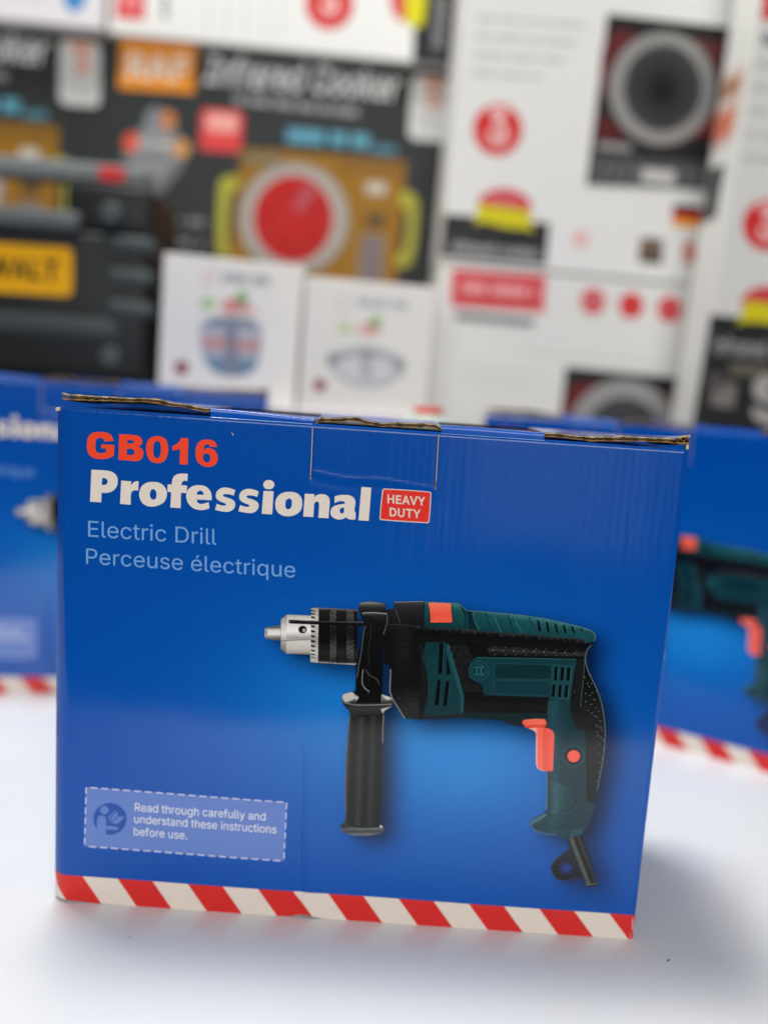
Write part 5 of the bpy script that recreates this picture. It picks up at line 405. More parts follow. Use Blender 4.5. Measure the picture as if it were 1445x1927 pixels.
    'Infrared Cooker': '7,-12 7,46 59,46 59,259 7,259 7,317 174,317 174,259 122,259 122,46 174,46 174,-12|275,136 275,-12 215,-12 215,240 274,240 275,160 239,161 254,197 265,214 279,227 296,236 313,241 332,243 348,242 364,238 378,232 391,223 402,212 410,198 417,182 420,164 422,145 422,-12 361,-12 361,141 360,155 356,166 350,174 343,180 333,184 321,185 313,185 305,183 298,180 291,176 286,170 282,164 278,156 276,147|605,240 605,184 448,184 448,240|492,-12 492,259 494,273 497,287 503,298 512,308 521,316 532,322 544,327 556,329 568,330 577,330 585,329 592,328 598,326 602,325 616,320 601,266 582,271 580,272 577,272 573,272 565,272 561,270 558,268 555,264 554,259 553,251 553,-12|643,-12 643,240 702,240 694,204 688,210 697,221 708,230 721,237 736,242 751,243 761,243 781,242 781,179 760,183 756,183 752,183 748,183 739,183 731,181 724,178 718,174 713,170 709,164 706,158 704,150 704,142 704,-12|890,-17 874,-16 859,-13 845,-8 833,-1 821,9 812,20 805,34 801,49 800,65 801,79 804,92 809,103 816,112 825,120 834,126 844,131 855,135 866,138 877,140 888,142 899,144 932,148 939,149 944,150 947,151 947,153 947,161 945,167 943,172 940,176 937,180 932,182 927,185 920,186 911,186 902,186 895,185 888,182 882,179 877,176 873,172 870,168 867,164 860,150 802,167 814,194 823,206 833,217 845,225 857,232 870,237 883,240 897,242 910,243 920,242 929,241 940,239 951,236 961,232 972,226 982,219 990,209 998,198 1003,184 1007,168 1008,151 1008,-12 948,-12 948,19 964,19 959,13 953,6 946,0 937,-6 927,-11 916,-14 903,-16|896,39 907,40 917,42 925,46 931,50 937,56 941,62 945,69 946,76 947,83 952,99 964,102 958,99 953,98 947,96 941,95 935,94 916,91 901,89 893,88 885,86 878,84 873,81 868,79 865,76 863,73 861,68 861,63 861,58 863,54 865,51 867,48 871,45 876,43 882,41 888,40|1062,-12 1062,240 1121,240 1113,204 1107,210 1116,221 1127,230 1140,237 1155,242 1170,243 1180,243 1200,242 1200,179 1179,183 1175,183 1171,183 1167,183 1158,183 1150,181 1143,178 1137,174 1132,170 1128,164 1125,158 1123,150 1123,142 1123,-12|1340,-17 1317,-15 1296,-10 1277,0 1260,12 1246,27 1235,46 1227,66 1223,88 1221,112 1223,136 1227,158 1235,179 1246,197 1259,213 1275,226 1294,235 1314,241 1336,243 1350,242 1363,240 1376,236 1389,230 1401,223 1413,213 1423,202 1431,189 1438,173 1443,156 1446,137 1447,117 1447,90 1246,90 1246,145 1426,136 1390,104 1386,134 1384,146 1380,156 1376,165 1370,173 1363,178 1356,183 1347,185 1336,186 1325,185 1316,182 1307,178 1300,172 1294,165 1289,156 1285,147 1283,137 1282,126 1282,107 1283,92 1286,80 1290,69 1295,60 1302,53 1310,47 1318,43 1329,41 1340,40 1348,40 1355,41 1361,43 1366,45 1371,48 1375,52 1379,56 1382,61 1389,77 1448,63 1438,38 1431,26 1423,15 1412,6 1400,-2 1387,-9 1372,-13 1357,-16|1587,-17 1567,-15 1548,-10 1530,0 1515,12 1502,28 1492,46 1484,66 1480,89 1479,113 1480,138 1485,160 1492,181 1502,199 1515,214 1531,226 1548,235 1567,241 1587,243 1602,242 1616,239 1627,234 1637,229 1645,222 1652,215 1657,209 1661,203 1660,204 1645,204 1645,317 1705,317 1705,-12 1646,-12 1646,23 1661,23 1661,24 1657,18 1651,11 1645,4 1637,-3 1627,-8 1615,-13 1602,-16|1593,40 1604,41 1613,44 1621,49 1628,55 1634,63 1639,73 1642,85 1644,99 1645,114 1644,129 1642,142 1639,153 1634,163 1628,171 1621,177 1613,182 1604,185 1593,186 1582,185 1572,182 1564,177 1557,171 1551,162 1546,152 1543,141 1541,128 1540,114 1541,99 1543,86 1546,74 1551,64 1557,56 1564,49 1573,44 1582,41|2028,-16 2000,-14 1975,-7 1951,5 1930,21 1913,40 1898,64 1888,91 1882,120 1880,152 1882,185 1888,214 1898,241 1913,265 1930,284 1951,300 1975,312 2000,319 2028,321 2044,321 2060,318 2075,314 2090,308 2103,301 2116,292 2128,282 2138,270 2146,257 2154,243 2159,227 2166,197 2103,197 2098,215 2095,223 2091,230 2086,237 2081,242 2075,247 2068,252 2061,255 2053,258 2045,260 2037,261 2028,261 2012,260 1997,256 1984,249 1972,240 1962,228 1953,213 1947,196 1943,176 1941,152 1943,129 1947,109 1953,92 1962,77 1972,65 1984,56 1998,49 2012,45 2028,44 2036,44 2045,45 2053,47 2061,50 2068,54 2075,58 2081,63 2086,69 2091,75 2095,82 2098,90 2103,108 2166,108 2159,78 2154,63 2147,48 2138,35 2128,24 2116,13 2104,4 2090,-3 2076,-9 2060,-13 2044,-15|2313,-17 2291,-15 2271,-10 2252,0 2236,12 2222,28 2211,46 2203,66 2198,88 2197,112 2198,137 2203,159 2211,180 2222,198 2236,214 2252,226 2271,235 2291,241 2313,243 2335,241 2355,235 2374,226 2390,214 2404,198 2415,180 2423,159 2428,137 2429,112 2428,88 2423,66 2415,46 2404,28 2390,12 2374,0 2355,-10 2335,-15|2313,40 2325,41 2335,44 2343,49 2351,56 2357,65 2361,75 2365,86 2367,99 2368,112 2367,126 2365,139 2361,151 2357,161 2351,170 2343,177 2335,182 2325,185 2313,186 2301,185 2291,182 2283,177 2276,170 2270,161 2265,151 2261,139 2259,126 2258,112 2259,99 2261,86 2265,75 2270,65 2276,56 2283,49 2291,44 2301,41|2577,-17 2555,-15 2535,-10 2516,0 2500,12 2486,28 2475,46 2467,66 2463,88 2461,112 2463,137 2467,159 2475,180 2486,198 2500,214 2516,226 2535,235 2555,241 2577,243 2599,241 2619,235 2638,226 2654,214 2668,198 2679,180 2687,159 2692,137 2693,112 2692,88 2687,66 2679,46 2668,28 2654,12 2638,0 2619,-10 2599,-15|2577,40 2589,41 2599,44 2607,49 2615,56 2621,65 2626,75 2629,86 2631,99 2632,112 2631,126 2629,139 2626,151 2621,161 2615,170 2607,177 2599,182 2589,185 2577,186 2565,185 2555,182 2547,177 2540,170 2534,161 2529,151 2525,139 2523,126 2522,112 2523,99 2525,86 2529,75 2534,65 2540,56 2547,49 2555,44 2565,41|2777,68 2771,139 2784,139 2882,240 2946,233 2832,108 2828,108|2736,-12 2736,317 2797,317 2797,-12|2887,-12 2789,112 2832,155 2955,-7|3087,-17 3064,-15 3043,-10 3024,0 3007,12 2994,27 2983,46 2975,66 2970,88 2968,112 2970,136 2975,158 2982,179 2993,197 3006,213 3023,226 3041,235 3061,241 3083,243 3097,242 3110,240 3124,236 3137,230 3149,223 3160,213 3170,202 3179,189 3186,173 3191,156 3194,137 3195,117 3195,90 2993,90 2993,145 3173,136 3137,104 3133,134 3131,146 3128,156 3123,165 3117,173 3111,178 3103,183 3094,185 3083,186 3072,185 3063,182 3055,178 3047,172 3041,165 3036,156 3033,147 3030,137 3030,126 3030,107 3030,92 3033,80 3037,69 3043,60 3049,53 3057,47 3066,43 3076,41 3088,40 3095,40 3102,41 3108,43 3114,45 3118,48 3123,52 3126,56 3130,61 3136,77 3195,63 3186,38 3179,26 3170,15 3159,6 3147,-2 3134,-9 3119,-13 3104,-16|3237,-12 3237,240 3296,240 3288,204 3282,210 3291,221 3302,230 3315,237 3330,242 3345,243 3355,243 3375,242 3375,179 3354,183 3350,183 3346,183 3342,183 3333,183 3325,181 3318,178 3312,174 3307,170 3303,164 3300,158 3298,150 3298,142 3298,-12',
    'infrared cooker': '24,-7 24,235 75,235 75,-7|50,258 42,259 34,262 27,267 22,274 19,282 18,290 19,298 22,306 27,312 34,317 42,320 50,321 59,320 66,317 73,312 79,306 82,298 83,290 82,282 79,274 73,267 66,262 59,259|184,136 184,-7 133,-7 133,235 183,235 183,165 160,165 172,195 183,211 196,223 211,231 228,236 245,238 261,237 276,233 289,227 301,219 312,209 320,196 326,181 329,163 330,144 330,-7 279,-7 279,141 278,156 274,168 267,178 259,185 248,189 235,190 225,190 217,187 209,184 202,179 196,173 191,166 187,158 185,148|508,235 508,189 360,189 360,235|405,-7 405,259 406,272 409,285 415,296 423,305 432,312 442,318 453,322 464,324 476,325 485,325 492,324 499,323 504,322 509,321 518,317 505,272 491,276 488,277 485,277 481,277 472,276 466,274 462,271 459,266 457,260 456,251 456,-7|549,-7 549,235 599,235 594,199 594,208 602,218 612,226 625,233 638,237 653,238 663,238 678,237 678,185 662,187 658,188 654,188 649,188 640,188 631,186 624,182 617,178 611,173 607,166 603,159 601,151 600,142 600,-7|785,-12 770,-11 756,-8 743,-4 731,3 721,12 712,23 706,35 702,49 700,65 701,78 704,90 709,100 716,109 723,116 732,122 742,127 752,131 763,133 774,136 785,138 795,139 829,143 836,144 841,146 845,147 846,148 847,150 848,153 847,162 846,169 843,175 840,179 836,183 830,187 824,189 816,191 807,191 797,191 789,189 782,187 775,183 770,180 765,175 761,171 758,166 753,156 704,170 714,191 722,203 732,213 743,221 755,227 767,232 780,235 793,237 806,238 815,238 824,236 834,235 845,232 855,228 865,222 874,215 882,206 889,196 895,183 898,168 899,151 899,-7 848,-7 848,24 857,24 856,22 851,16 846,10 839,4 831,-2 821,-6 811,-10 799,-12|792,34 804,35 814,38 823,42 830,47 836,53 841,60 845,67 847,75 848,83 851,105 857,106 852,104 847,102 842,101 836,100 829,98 811,96 796,94 788,92 780,91 773,88 766,86 761,82 757,79 754,75 752,70 752,63 752,57 754,52 756,48 760,44 764,41 770,38 776,36 784,35|956,-7 956,235 1006,235 1001,199 1001,208 1009,218 1019,226 1032,233 1045,237 1060,238 1070,238 1085,237 1085,185 1069,187 1065,188 1061,188 1056,188 1047,188 1039,186 1031,182 1024,178 1018,173 1014,166 1010,159 1008,151 1007,142 1007,-7|1224,-12 1201,-10 1181,-5 1163,4 1147,16 1134,30 1123,48 1116,67 1111,89 1110,112 1111,135 1116,157 1123,177 1133,195 1146,209 1162,222 1179,231 1199,236 1219,238 1233,237 1246,235 1258,231 1271,226 1282,219 1293,210 1303,199 1311,186 1317,172 1322,155 1325,137 1326,117 1326,94 1134,94 1134,140 1306,134 1277,111 1274,135 1272,147 1268,158 1263,168 1257,176 1250,182 1241,187 1231,190 1220,191 1208,190 1197,187 1188,182 1180,176 1174,168 1168,159 1164,148 1162,138 1161,126 1161,107 1162,92 1165,78 1169,67 1175,57 1182,49 1191,43 1201,39 1212,36 1224,35 1232,35 1239,36 1246,38 1252,41 1258,45 1263,49 1267,54 1270,59 1276,72 1325,60 1318,40 1311,29 1303,19 1293,10 1281,2 1269,-4 1255,-9 1240,-11|1465,-12 1445,-10 1427,-5 1411,4 1396,16 1384,30 1374,48 1367,68 1362,89 1361,113 1363,137 1367,159 1374,179 1384,196 1396,211 1411,222 1428,231 1446,236 1465,238 1479,237 1492,234 1503,230 1512,225 1519,219 1526,212 1531,206 1535,200 1536,199 1527,199 1527,312 1578,312 1578,-7 1528,-7 1528,28 1536,28 1535,26 1530,20 1525,14 1519,7 1511,1 1502,-4 1492,-9 1479,-11|1471,35 1482,36 1492,40 1501,45 1509,52 1516,61 1521,72 1525,84 1527,98 1528,114 1527,129 1525,143 1521,155 1516,166 1509,174 1502,181 1493,186 1482,190 1471,191 1458,190 1448,186 1439,181 1431,174 1425,165 1420,154 1416,142 1414,128 1413,114 1414,99 1416,85 1420,73 1425,62 1431,52 1439,45 1448,40 1459,36|1857,-12 1836,-10 1817,-5 1799,4 1784,16 1771,30 1760,48 1752,68 1748,89 1746,112 1748,136 1752,158 1760,178 1771,195 1784,210 1799,222 1817,231 1836,236 1857,238 1869,237 1880,236 1891,233 1901,230 1911,225 1920,220 1929,213 1936,206 1943,197 1949,188 1953,179 1959,161 1910,148 1906,160 1904,165 1901,169 1898,174 1895,177 1891,181 1886,184 1881,186 1876,188 1870,189 1864,190 1858,191 1845,189 1834,186 1825,180 1817,173 1810,163 1805,152 1801,140 1799,127 1798,112 1799,99 1801,85 1805,73 1810,62 1817,53 1825,45 1834,40 1845,36 1858,35 1864,35 1871,36 1876,38 1882,40 1887,42 1891,45 1895,49 1899,53 1902,57 1905,62 1907,67 1911,79 1960,67 1954,49 1949,39 1944,30 1937,21 1929,14 1921,7 1912,1 1902,-4 1892,-7 1881,-10 1869,-12|2104,-12 2083,-10 2063,-5 2046,4 2030,16 2017,30 2007,48 1999,68 1994,89 1993,112 1994,136 1999,158 2007,178 2017,195 2030,210 2046,222 2063,231 2083,236 2104,238 2125,236 2145,231 2162,222 2178,210 2191,195 2202,178 2209,158 2214,136 2215,112 2214,89 2209,68 2202,48 2191,30 2178,16 2162,4 2145,-5 2125,-10|2104,35 2117,36 2128,40 2137,45 2145,53 2152,62 2157,73 2161,85 2163,99 2164,112 2163,127 2161,140 2157,152 2152,163 2145,173 2137,180 2128,186 2117,189 2104,191 2091,189 2080,186 2071,180 2063,173 2056,163 2051,152 2048,140 2045,127 2044,112 2045,99 2048,85 2051,73 2056,62 2063,53 2071,45 2080,40 2091,36|2362,-12 2341,-10 2322,-5 2304,4 2288,16 2275,30 2265,48 2257,68 2252,89 2251,112 2252,136 2257,158 2265,178 2275,195 2288,210 2304,222 2322,231 2341,236 2362,238 2383,236 2403,231 2421,222 2436,210 2449,195 2460,178 2467,158 2472,136 2473,112 2472,89 2467,68 2460,48 2449,30 2436,16 2421,4 2403,-5 2383,-10|2362,35 2375,36 2386,40 2395,45 2403,53 2410,62 2415,73 2419,85 2421,99 2422,112 2421,127 2419,140 2415,152 2410,163 2403,173 2395,180 2386,186 2375,189 2362,191 2349,189 2338,186 2329,180 2321,173 2315,163 2309,152 2306,140 2303,127 2303,112 2303,99 2306,85 2309,73 2315,62 2321,53 2329,45 2338,40 2349,36|2558,74 2554,134 2565,134 2663,235 2720,231 2609,112 2605,112|2520,-7 2520,312 2571,312 2571,-7|2669,-7 2575,112 2611,148 2728,-4|2860,-12 2838,-10 2818,-5 2799,4 2784,16 2771,30 2760,48 2752,67 2748,89 2746,112 2748,135 2752,157 2760,177 2770,195 2783,209 2798,222 2816,231 2835,236 2856,238 2869,237 2882,235 2895,231 2907,226 2919,219 2930,210 2939,199 2947,186 2954,172 2959,155 2962,137 2963,117 2963,94 2771,94 2771,140 2942,134 2914,111 2911,135 2909,147 2905,158 2900,168 2894,176 2887,182 2878,187 2868,190 2856,191 2844,190 2834,187 2825,182 2817,176 2810,168 2805,159 2801,148 2799,138 2798,126 2798,107 2799,92 2801,78 2806,67 2812,57 2819,49 2827,43 2837,39 2848,36 2861,35 2869,35 2876,36 2883,38 2889,41 2894,45 2899,49 2903,54 2907,59 2912,72 2962,60 2954,40 2948,29 2939,19 2929,10 2918,2 2905,-4 2891,-9 2876,-11|3009,-7 3009,235 3059,235 3054,199 3053,208 3061,218 3072,226 3084,233 3098,237 3112,238 3122,238 3138,237 3138,185 3122,187 3117,188 3113,188 3109,188 3099,188 3091,186 3083,182 3076,178 3071,173 3066,166 3063,159 3061,151 3060,142 3060,-7',
    'RAF': '18,-18 18,323 142,323 166,322 188,317 208,309 225,298 239,285 250,268 258,251 262,232 264,211 262,191 258,172 250,154 239,138 225,125 208,114 188,106 166,102 142,101 40,101 40,171 140,171 153,172 163,174 171,176 177,180 181,184 184,189 187,195 188,202 189,211 188,220 187,228 184,234 181,240 176,244 170,248 163,251 152,252 139,253 93,253 93,-18|201,-18 113,153 192,155 282,-15|276,-18 400,323 470,323 595,-18 516,-18 447,176 443,188 438,202 433,218 427,236 421,258 407,305 463,305 449,257 443,236 437,217 432,201 427,187 423,176 356,-18|340,67 340,137 532,137 532,67|620,-18 620,323 842,323 842,253 695,253 695,185 828,185 828,115 695,115 695,-18',
    'DEWALT': '132,-18 40,-18 40,52 128,52 150,54 167,58 182,64 194,73 203,84 211,97 217,113 220,132 221,153 220,174 217,193 211,209 203,222 194,233 183,241 169,248 152,252 132,253 38,253 38,323 136,323 166,321 195,314 221,303 243,287 262,267 276,243 287,216 293,186 295,153 293,120 287,90 276,63 261,39 242,19 219,3 193,-9 163,-16|93,323 93,-18 18,-18 18,323|342,-18 342,323 565,323 565,253 417,253 417,189 555,189 555,119 417,119 417,52 567,52 567,-18|677,-18 584,323 661,323 713,122 715,112 718,102 720,91 727,60 729,49 731,38 737,6 689,6 695,38 697,49 700,60 702,70 704,81 707,92 714,122 767,323 839,323 892,122 895,112 897,102 900,91 907,60 909,49 911,38 917,6 869,6 875,38 877,49 879,60 881,70 884,81 886,91 894,122 945,323 1023,323 929,-18 857,-18 801,189 797,202 794,216 791,231 787,247 784,264 778,303 829,303 822,265 819,248 816,233 813,219 809,204 806,189 750,-18|1016,-18 1140,323 1210,323 1335,-18 1256,-18 1187,176 1183,188 1178,202 1173,218 1167,236 1161,258 1147,305 1203,305 1189,257 1182,236 1177,217 1171,201 1167,187 1163,176 1096,-18|1080,67 1080,137 1272,137 1272,67|1360,-18 1360,323 1435,323 1435,52 1577,52 1577,-18|1601,253 1601,323 1868,323 1868,253 1772,253 1772,-18 1698,-18 1698,253',
    '3': '131,-22 115,-21 101,-19 86,-16 72,-11 59,-4 48,4 37,13 28,24 20,36 14,49 10,63 6,97 81,97 84,75 86,71 88,67 90,63 93,60 97,57 101,55 106,52 111,50 117,49 124,48 131,48 139,48 146,49 152,51 158,53 163,56 167,59 171,62 174,66 176,70 178,75 179,80 179,87 179,93 178,98 176,104 174,109 171,113 167,117 163,121 157,124 150,127 142,129 132,130 120,131 76,131 76,186 151,259 24,254 24,323 241,323 241,270 120,148 109,190 143,192 161,191 177,188 192,182 206,175 218,166 229,155 238,143 245,130 250,116 253,102 254,87 253,71 250,57 245,43 237,30 228,18 218,8 206,-1 193,-9 179,-15 164,-19 148,-21',
}
# ------------------------------------------------------------------ the drill box: real sizes
# the printed face lies in the plane y = 0 of the box, x to the right, z up (metres); the artwork is
# drawn on a sheet whose units run to_face() -> metres
FACE_N = Vector((0, -1, 0))
O0 = Vector((0, 0, 0))


def to_face(px, py):
    p = hit_plane(px, py, O0, FACE_N)
    return p.x, p.z


TL, TR, BR, BL = (to_face(103, 763), to_face(1297, 846), to_face(1191, 1768), to_face(98, 1695))
BOX_D = 0.112
CREASE = to_face(570, 1560)[0]
TABZ = to_face(704, 905)[1]
TABX0, TABX1 = to_face(588, 850)[0], to_face(822, 850)[0]


def edges_at(z):
    t = max(-0.05, min(1.05, z / 0.2628))
    return BL[0] + (TL[0] - BL[0]) * t, BR[0] + (TR[0] - BR[0]) * t


def warp(x, z, h):
    """how the printed cardboard really lies: rounded left edge, crease, dent, faint bulges"""
    xl, xr = edges_at(z)
    y = 0.0
    d = x - xl
    if d < 0.0085: y += ((0.0085 - max(d, 0)) / 0.0085) ** 2 * 0.0042
    d = xr - x
    if d < 0.002: y += ((0.002 - max(d, 0)) / 0.002) ** 2 * 0.0012
    zt = TL[1] + (TR[1] - TL[1]) * (x - xl) / (xr - xl)
    d = zt - z
    if d < 0.0014: y += ((0.0014 - max(d, 0)) / 0.0014) ** 2 * 0.0008
    # crease running up from the dented bottom edge
    k = max(0.0, min(1.0, (0.10 - z) / 0.04))
    y += k * 0.00045 * math.exp(-((x - CREASE - 0.0004 * math.sin(z * 90)) / 0.0018) ** 2)
    y -= k * 0.0003 * math.exp(-((x - CREASE - 0.005) / 0.004) ** 2)
    # the locking tab presses a ridge into the panel
    if TABX0 < x < TABX1:
        zz = TABZ - (x - 0.5 * (TABX0 + TABX1)) * 0.055 + 0.0006 * math.sin(x * 160)
        y -= 0.00022 * math.exp(-((z - zz) / 0.0014) ** 2)
        y += 0.0002 * math.exp(-((z - zz + 0.0035) / 0.0022) ** 2)
    y += 0.00022 * math.sin(x * 47 + 1.1) * math.sin(z * 31 + 0.4) - 0.0006 * math.sin(math.pi * min(1, max(0, (x - xl) / (xr - xl)))) * math.sin(math.pi * min(1, max(0, z / 0.262)))
    zz = z
    if z < 0.014:
        zz = z + (0.0016 * math.exp(-((x - CREASE - 0.0035) / 0.006) ** 2) + 0.0012 * math.exp(-((x - xl) / 0.02) ** 2)) * (1 - z / 0.014)
    return (x, y - h, zz)


def to3d(px, py, layer):
    x, z = to_face(px, py)
    return warp(x, z, layer * 0.00005)


GAIN = 1.02                     # ink reflectance against the values read by eye


def ink(c):
    return tuple(min(235, v * GAIN) for v in c)


# silhouette of the pictured drill (for the printed soft shadow behind it)
def g3(s, **k): return path(s, 480, 1100, 3.4405, **k)
def g4(s, **k): return path(s, 780, 1100, 3.4405, **k)
def g5(s, **k): return path(s, 600, 1280, 6.02, **k)
def g6(s, **k): return path(s, 940, 1300, 4.817, **k)


S_BODY = path("725,1147* 740,1146* 743,1133* 797,1131* 808,1132 862,1134* 878,1148* 990,1158 1060,1171 1113,1187 1119,1198 1117,1206* "
              "1112,1213 1104,1224 1101,1240 1107,1264 1122,1295 1133,1330 1138,1370 1136.5,1410 1130,1450 1122.7,1487 1117.5,1512* "
              "1113,1533 1104,1555 1094.7,1568 1083,1574 1064.6,1577 1048,1572* 1023,1567 1008,1562 999,1555 997,1547 1002,1541 1024,1529* "
              "1028,1520 1029,1451* 1041,1449* 1041,1376* 1000,1367* 982,1366* 955,1362 945,1355* 867,1350* 797,1353* 762,1351* 736,1312* 734,1258* 731,1250* 722,1250* 722,1160*")
S_NOSE = g3("65,287* 75,276 165,262* 170,225* 208,192* 365,200* 365,150* 412,148* 665,160* 660,512* 408,503* 360,498* 360,450* 205,445* 168,415* 165,360* 72,347 64,330*")
S_COLLAR = g3("676,180* 671,140 690,112 835,121 842,165* 858,188 856,240 838,300 830,420 828,515* 822,700* 855,722 890,738* 888,775* 835,800* 610,810* 575,775 565,722 585,706* 640,690* 650,680 656,500 672,440 695,330 700,250 688,205")
S_HANDLE = g5("265,178 285,150 380,125* 500,200* 712,150* 800,180 833,200* 835,285* 745,335 730,380 722,650 715,1000 705,1400 695,1630* 732,1650 740,1690 700,1730 560,1752 400,1750 290,1722 246,1665 255,1630 292,1610* 303,1500 300,1150 315,800 340,500 356,390 340,330 290,275")
S_CORD = g6("610,1335* 740,1300* 790,1440 850,1660 880,1745 865,1765 790,1776 768,1765 735,1690 650,1705 580,1720 510,1700 470,1640 462,1590 490,1540 580,1470 640,1432*")
S_TRIG = g6("262,338 350,330 400,328 450,342 482,370 492,412* 480,722* 400,722 352,705 330,660 330,400 318,370 292,350")
S_TRIGTOP = g6("203,280 222,260 400,254 422,288 413,316 385,326 240,330 216,306")

RX0, RY0, RS = 400, 1030, 3.0
_w, _h = 280, 250
_gx, _gy = np.meshgrid(RX0 + np.arange(_w) * RS, RY0 + np.arange(_h) * RS)
_P = np.stack([_gx.ravel(), _gy.ravel()], 1)
_mask = np.zeros(len(_P), dtype=bool)
for _s in (S_BODY, S_NOSE, S_COLLAR, S_HANDLE, S_CORD):
    _mask |= inside(_P, [_s])
_mask = _mask.reshape(_h, _w).astype(float)


def blur(a, r):
    for _ in range(3):
        for ax in (0, 1):
            k = np.ones(2 * r + 1) / (2 * r + 1)
            a = np.apply_along_axis(lambda q: np.convolve(q, k, 'same'), ax, a)
    return a


_sh1, _sh2 = blur(_mask, 3), blur(_mask, 6)


def samp(a, x, y):
    i, j = (y - RY0) / RS, (x - RX0) / RS
    if i < 0 or j < 0 or i >= _h - 1 or j >= _w - 1: return 0.0
    a0, b0 = int(i), int(j); u, v = i - a0, j - b0
    return (a[a0, b0] * (1 - u) + a[a0 + 1, b0] * u) * (1 - v) + (a[a0, b0 + 1] * (1 - u) + a[a0 + 1, b0 + 1] * u) * v


def gauss(x, y, cx, cy, sx, sy):
    return math.exp(-((x - cx) / sx) ** 2 - ((y - cy) / sy) ** 2)


BLUE0, BLUE1, BLUE2 = lin((0, 73, 160)), lin((30, 136, 214)), lin((2, 78, 172))


def artwork_blue(x, y):
    """the printed blue: deep at the rim, pale glow under the drill, printed soft shadow"""
    g = min(1.0, 0.58 * gauss(x, y, 880, 1420, 180, 120) + 0.36 * gauss(x, y, 640, 1320, 180, 130) + 0.22 * gauss(x, y, 800, 1380, 420, 260))
    m = min(1.0, 0.8 * gauss(x, y, 600, 1380, 620, 330))
    c = [a + (b - a) * m for a, b in zip(BLUE0, BLUE2)]
    c = [a + (b - a) * g for a, b in zip(c, BLUE1)]
    s = max(0.85 * samp(_sh1, x - 15, y - 11), 0.88 * samp(_sh2, x - 26, y - 18))
    s = min(0.9, 1.2 * s)
    d = lin((2, 14, 40))
    return tuple(a + (b - a) * s for a, b in zip(c, d))


RED = ink((204, 40, 36)); CREAM = ink((218, 206, 194)); ORANGE = (244, 76, 44); PALE = ink((112, 160, 212))
CORAL = ink((250, 92, 68))

# ------------------------------------------------------------------ front panel
front = root('drill_box', (0, 0, 0), 'sharp blue cardboard box with a printed electric drill, standing foremost on the white table', 'box')


def stripe_top(x): return 1645 + (x - 98) * (1722.5 - 1645) / (1193 - 98)


def stripe_bottom(x): return 1694.2 + (x - 98) * (1767.3 - 1694.2) / (1191 - 98)


def stripe_ink(x, y):
    """ink of the sheet inside the striped band (None above it)"""
    t = (y - stripe_top(x)) / (stripe_bottom(x) - stripe_top(x))
    if t < 0.06:
        return None
    return lin(RED if ((x - 35 * t - 89.9) / 132.0) % 1.0 < 0.5 else CREAM)


def build_front(parent):
    NX, NZ = 300, 250
    mb = MB()
    sz = to_face(645, 1685)[1]
    for j in range(NZ + 1):
        t = j / NZ
        for i in range(NX + 1):
            s = i / NX
            if s < 0.06: s = s  # even spacing
            zt = TL[1] + (TR[1] - TL[1]) * s
            z = zt * t
            xl, xr = edges_at(z)
            x = xl + (xr - xl) * s
            p = warp(x, z, 0)
            mb.v.append(p)
            # where this point lies on the artwork sheet
            q = CAM_M.transposed() @ (Vector((x, 0, z)) - CAM_LOC)
            px, py = CX + F_PX * q.x / -q.z, CY - F_PX * q.y / -q.z
            mb.c.append(stripe_ink(px, py) or artwork_blue(px, py))
    for j in range(NZ):
        for i in range(NX):
            a = j * (NX + 1) + i
            mb.f.append((a, a + 1, a + NX + 2, a + NX + 1))
    sc = build_wear()
    mb.add(sc.v, sc.f, sc.c)
    o = mb.build('front_panel', M_GLOSS, parent, smooth=True)
    return o


def build_stripes(panel):
    pr = Print(to3d, 6.5)
    bt, bb = stripe_top, stripe_bottom
    xl_t, xl_b, xr_t, xr_b = 98.6, 98.4, 1195.5, 1190.6
    pr.shape([[(xl_t, bt(xl_t)), (xr_t, bt(xr_t)), (xr_b, bb(xr_b)), (xl_b, bb(xl_b))]], CREAM, 1, spacing=4.5)
    k = 0
    while True:
        a = 155.9 - 66 + 132.0 * k
        if a > 1200: break
        e = a + 66
        def clip(x, y, top):
            lo, hi = (xl_t, xr_t) if top else (xl_b, xr_b)
            return (min(max(x, lo), hi), y)
        if k == 0:
            q = [(98.6, bt(98.6)), (e, bt(e)), (e + 35, bb(e + 35)), (a + 35, bb(a + 35)), (105, 1671), (99.5, 1654)]
        elif e > xr_t:
            q = [(a, bt(a)), (xr_t, bt(xr_t)), (xr_b, bb(xr_b)), (a + 35, bb(a + 35))]
        else:
            q = [(a, bt(a)), (e, bt(e)), (min(e + 35, xr_b), bb(min(e + 35, xr_b))), (a + 35, bb(a + 35))]
        pr.shape([q], RED, 2, spacing=4.5)
        k += 1
    pr.build('warning_stripes', M_GLOSS, panel)


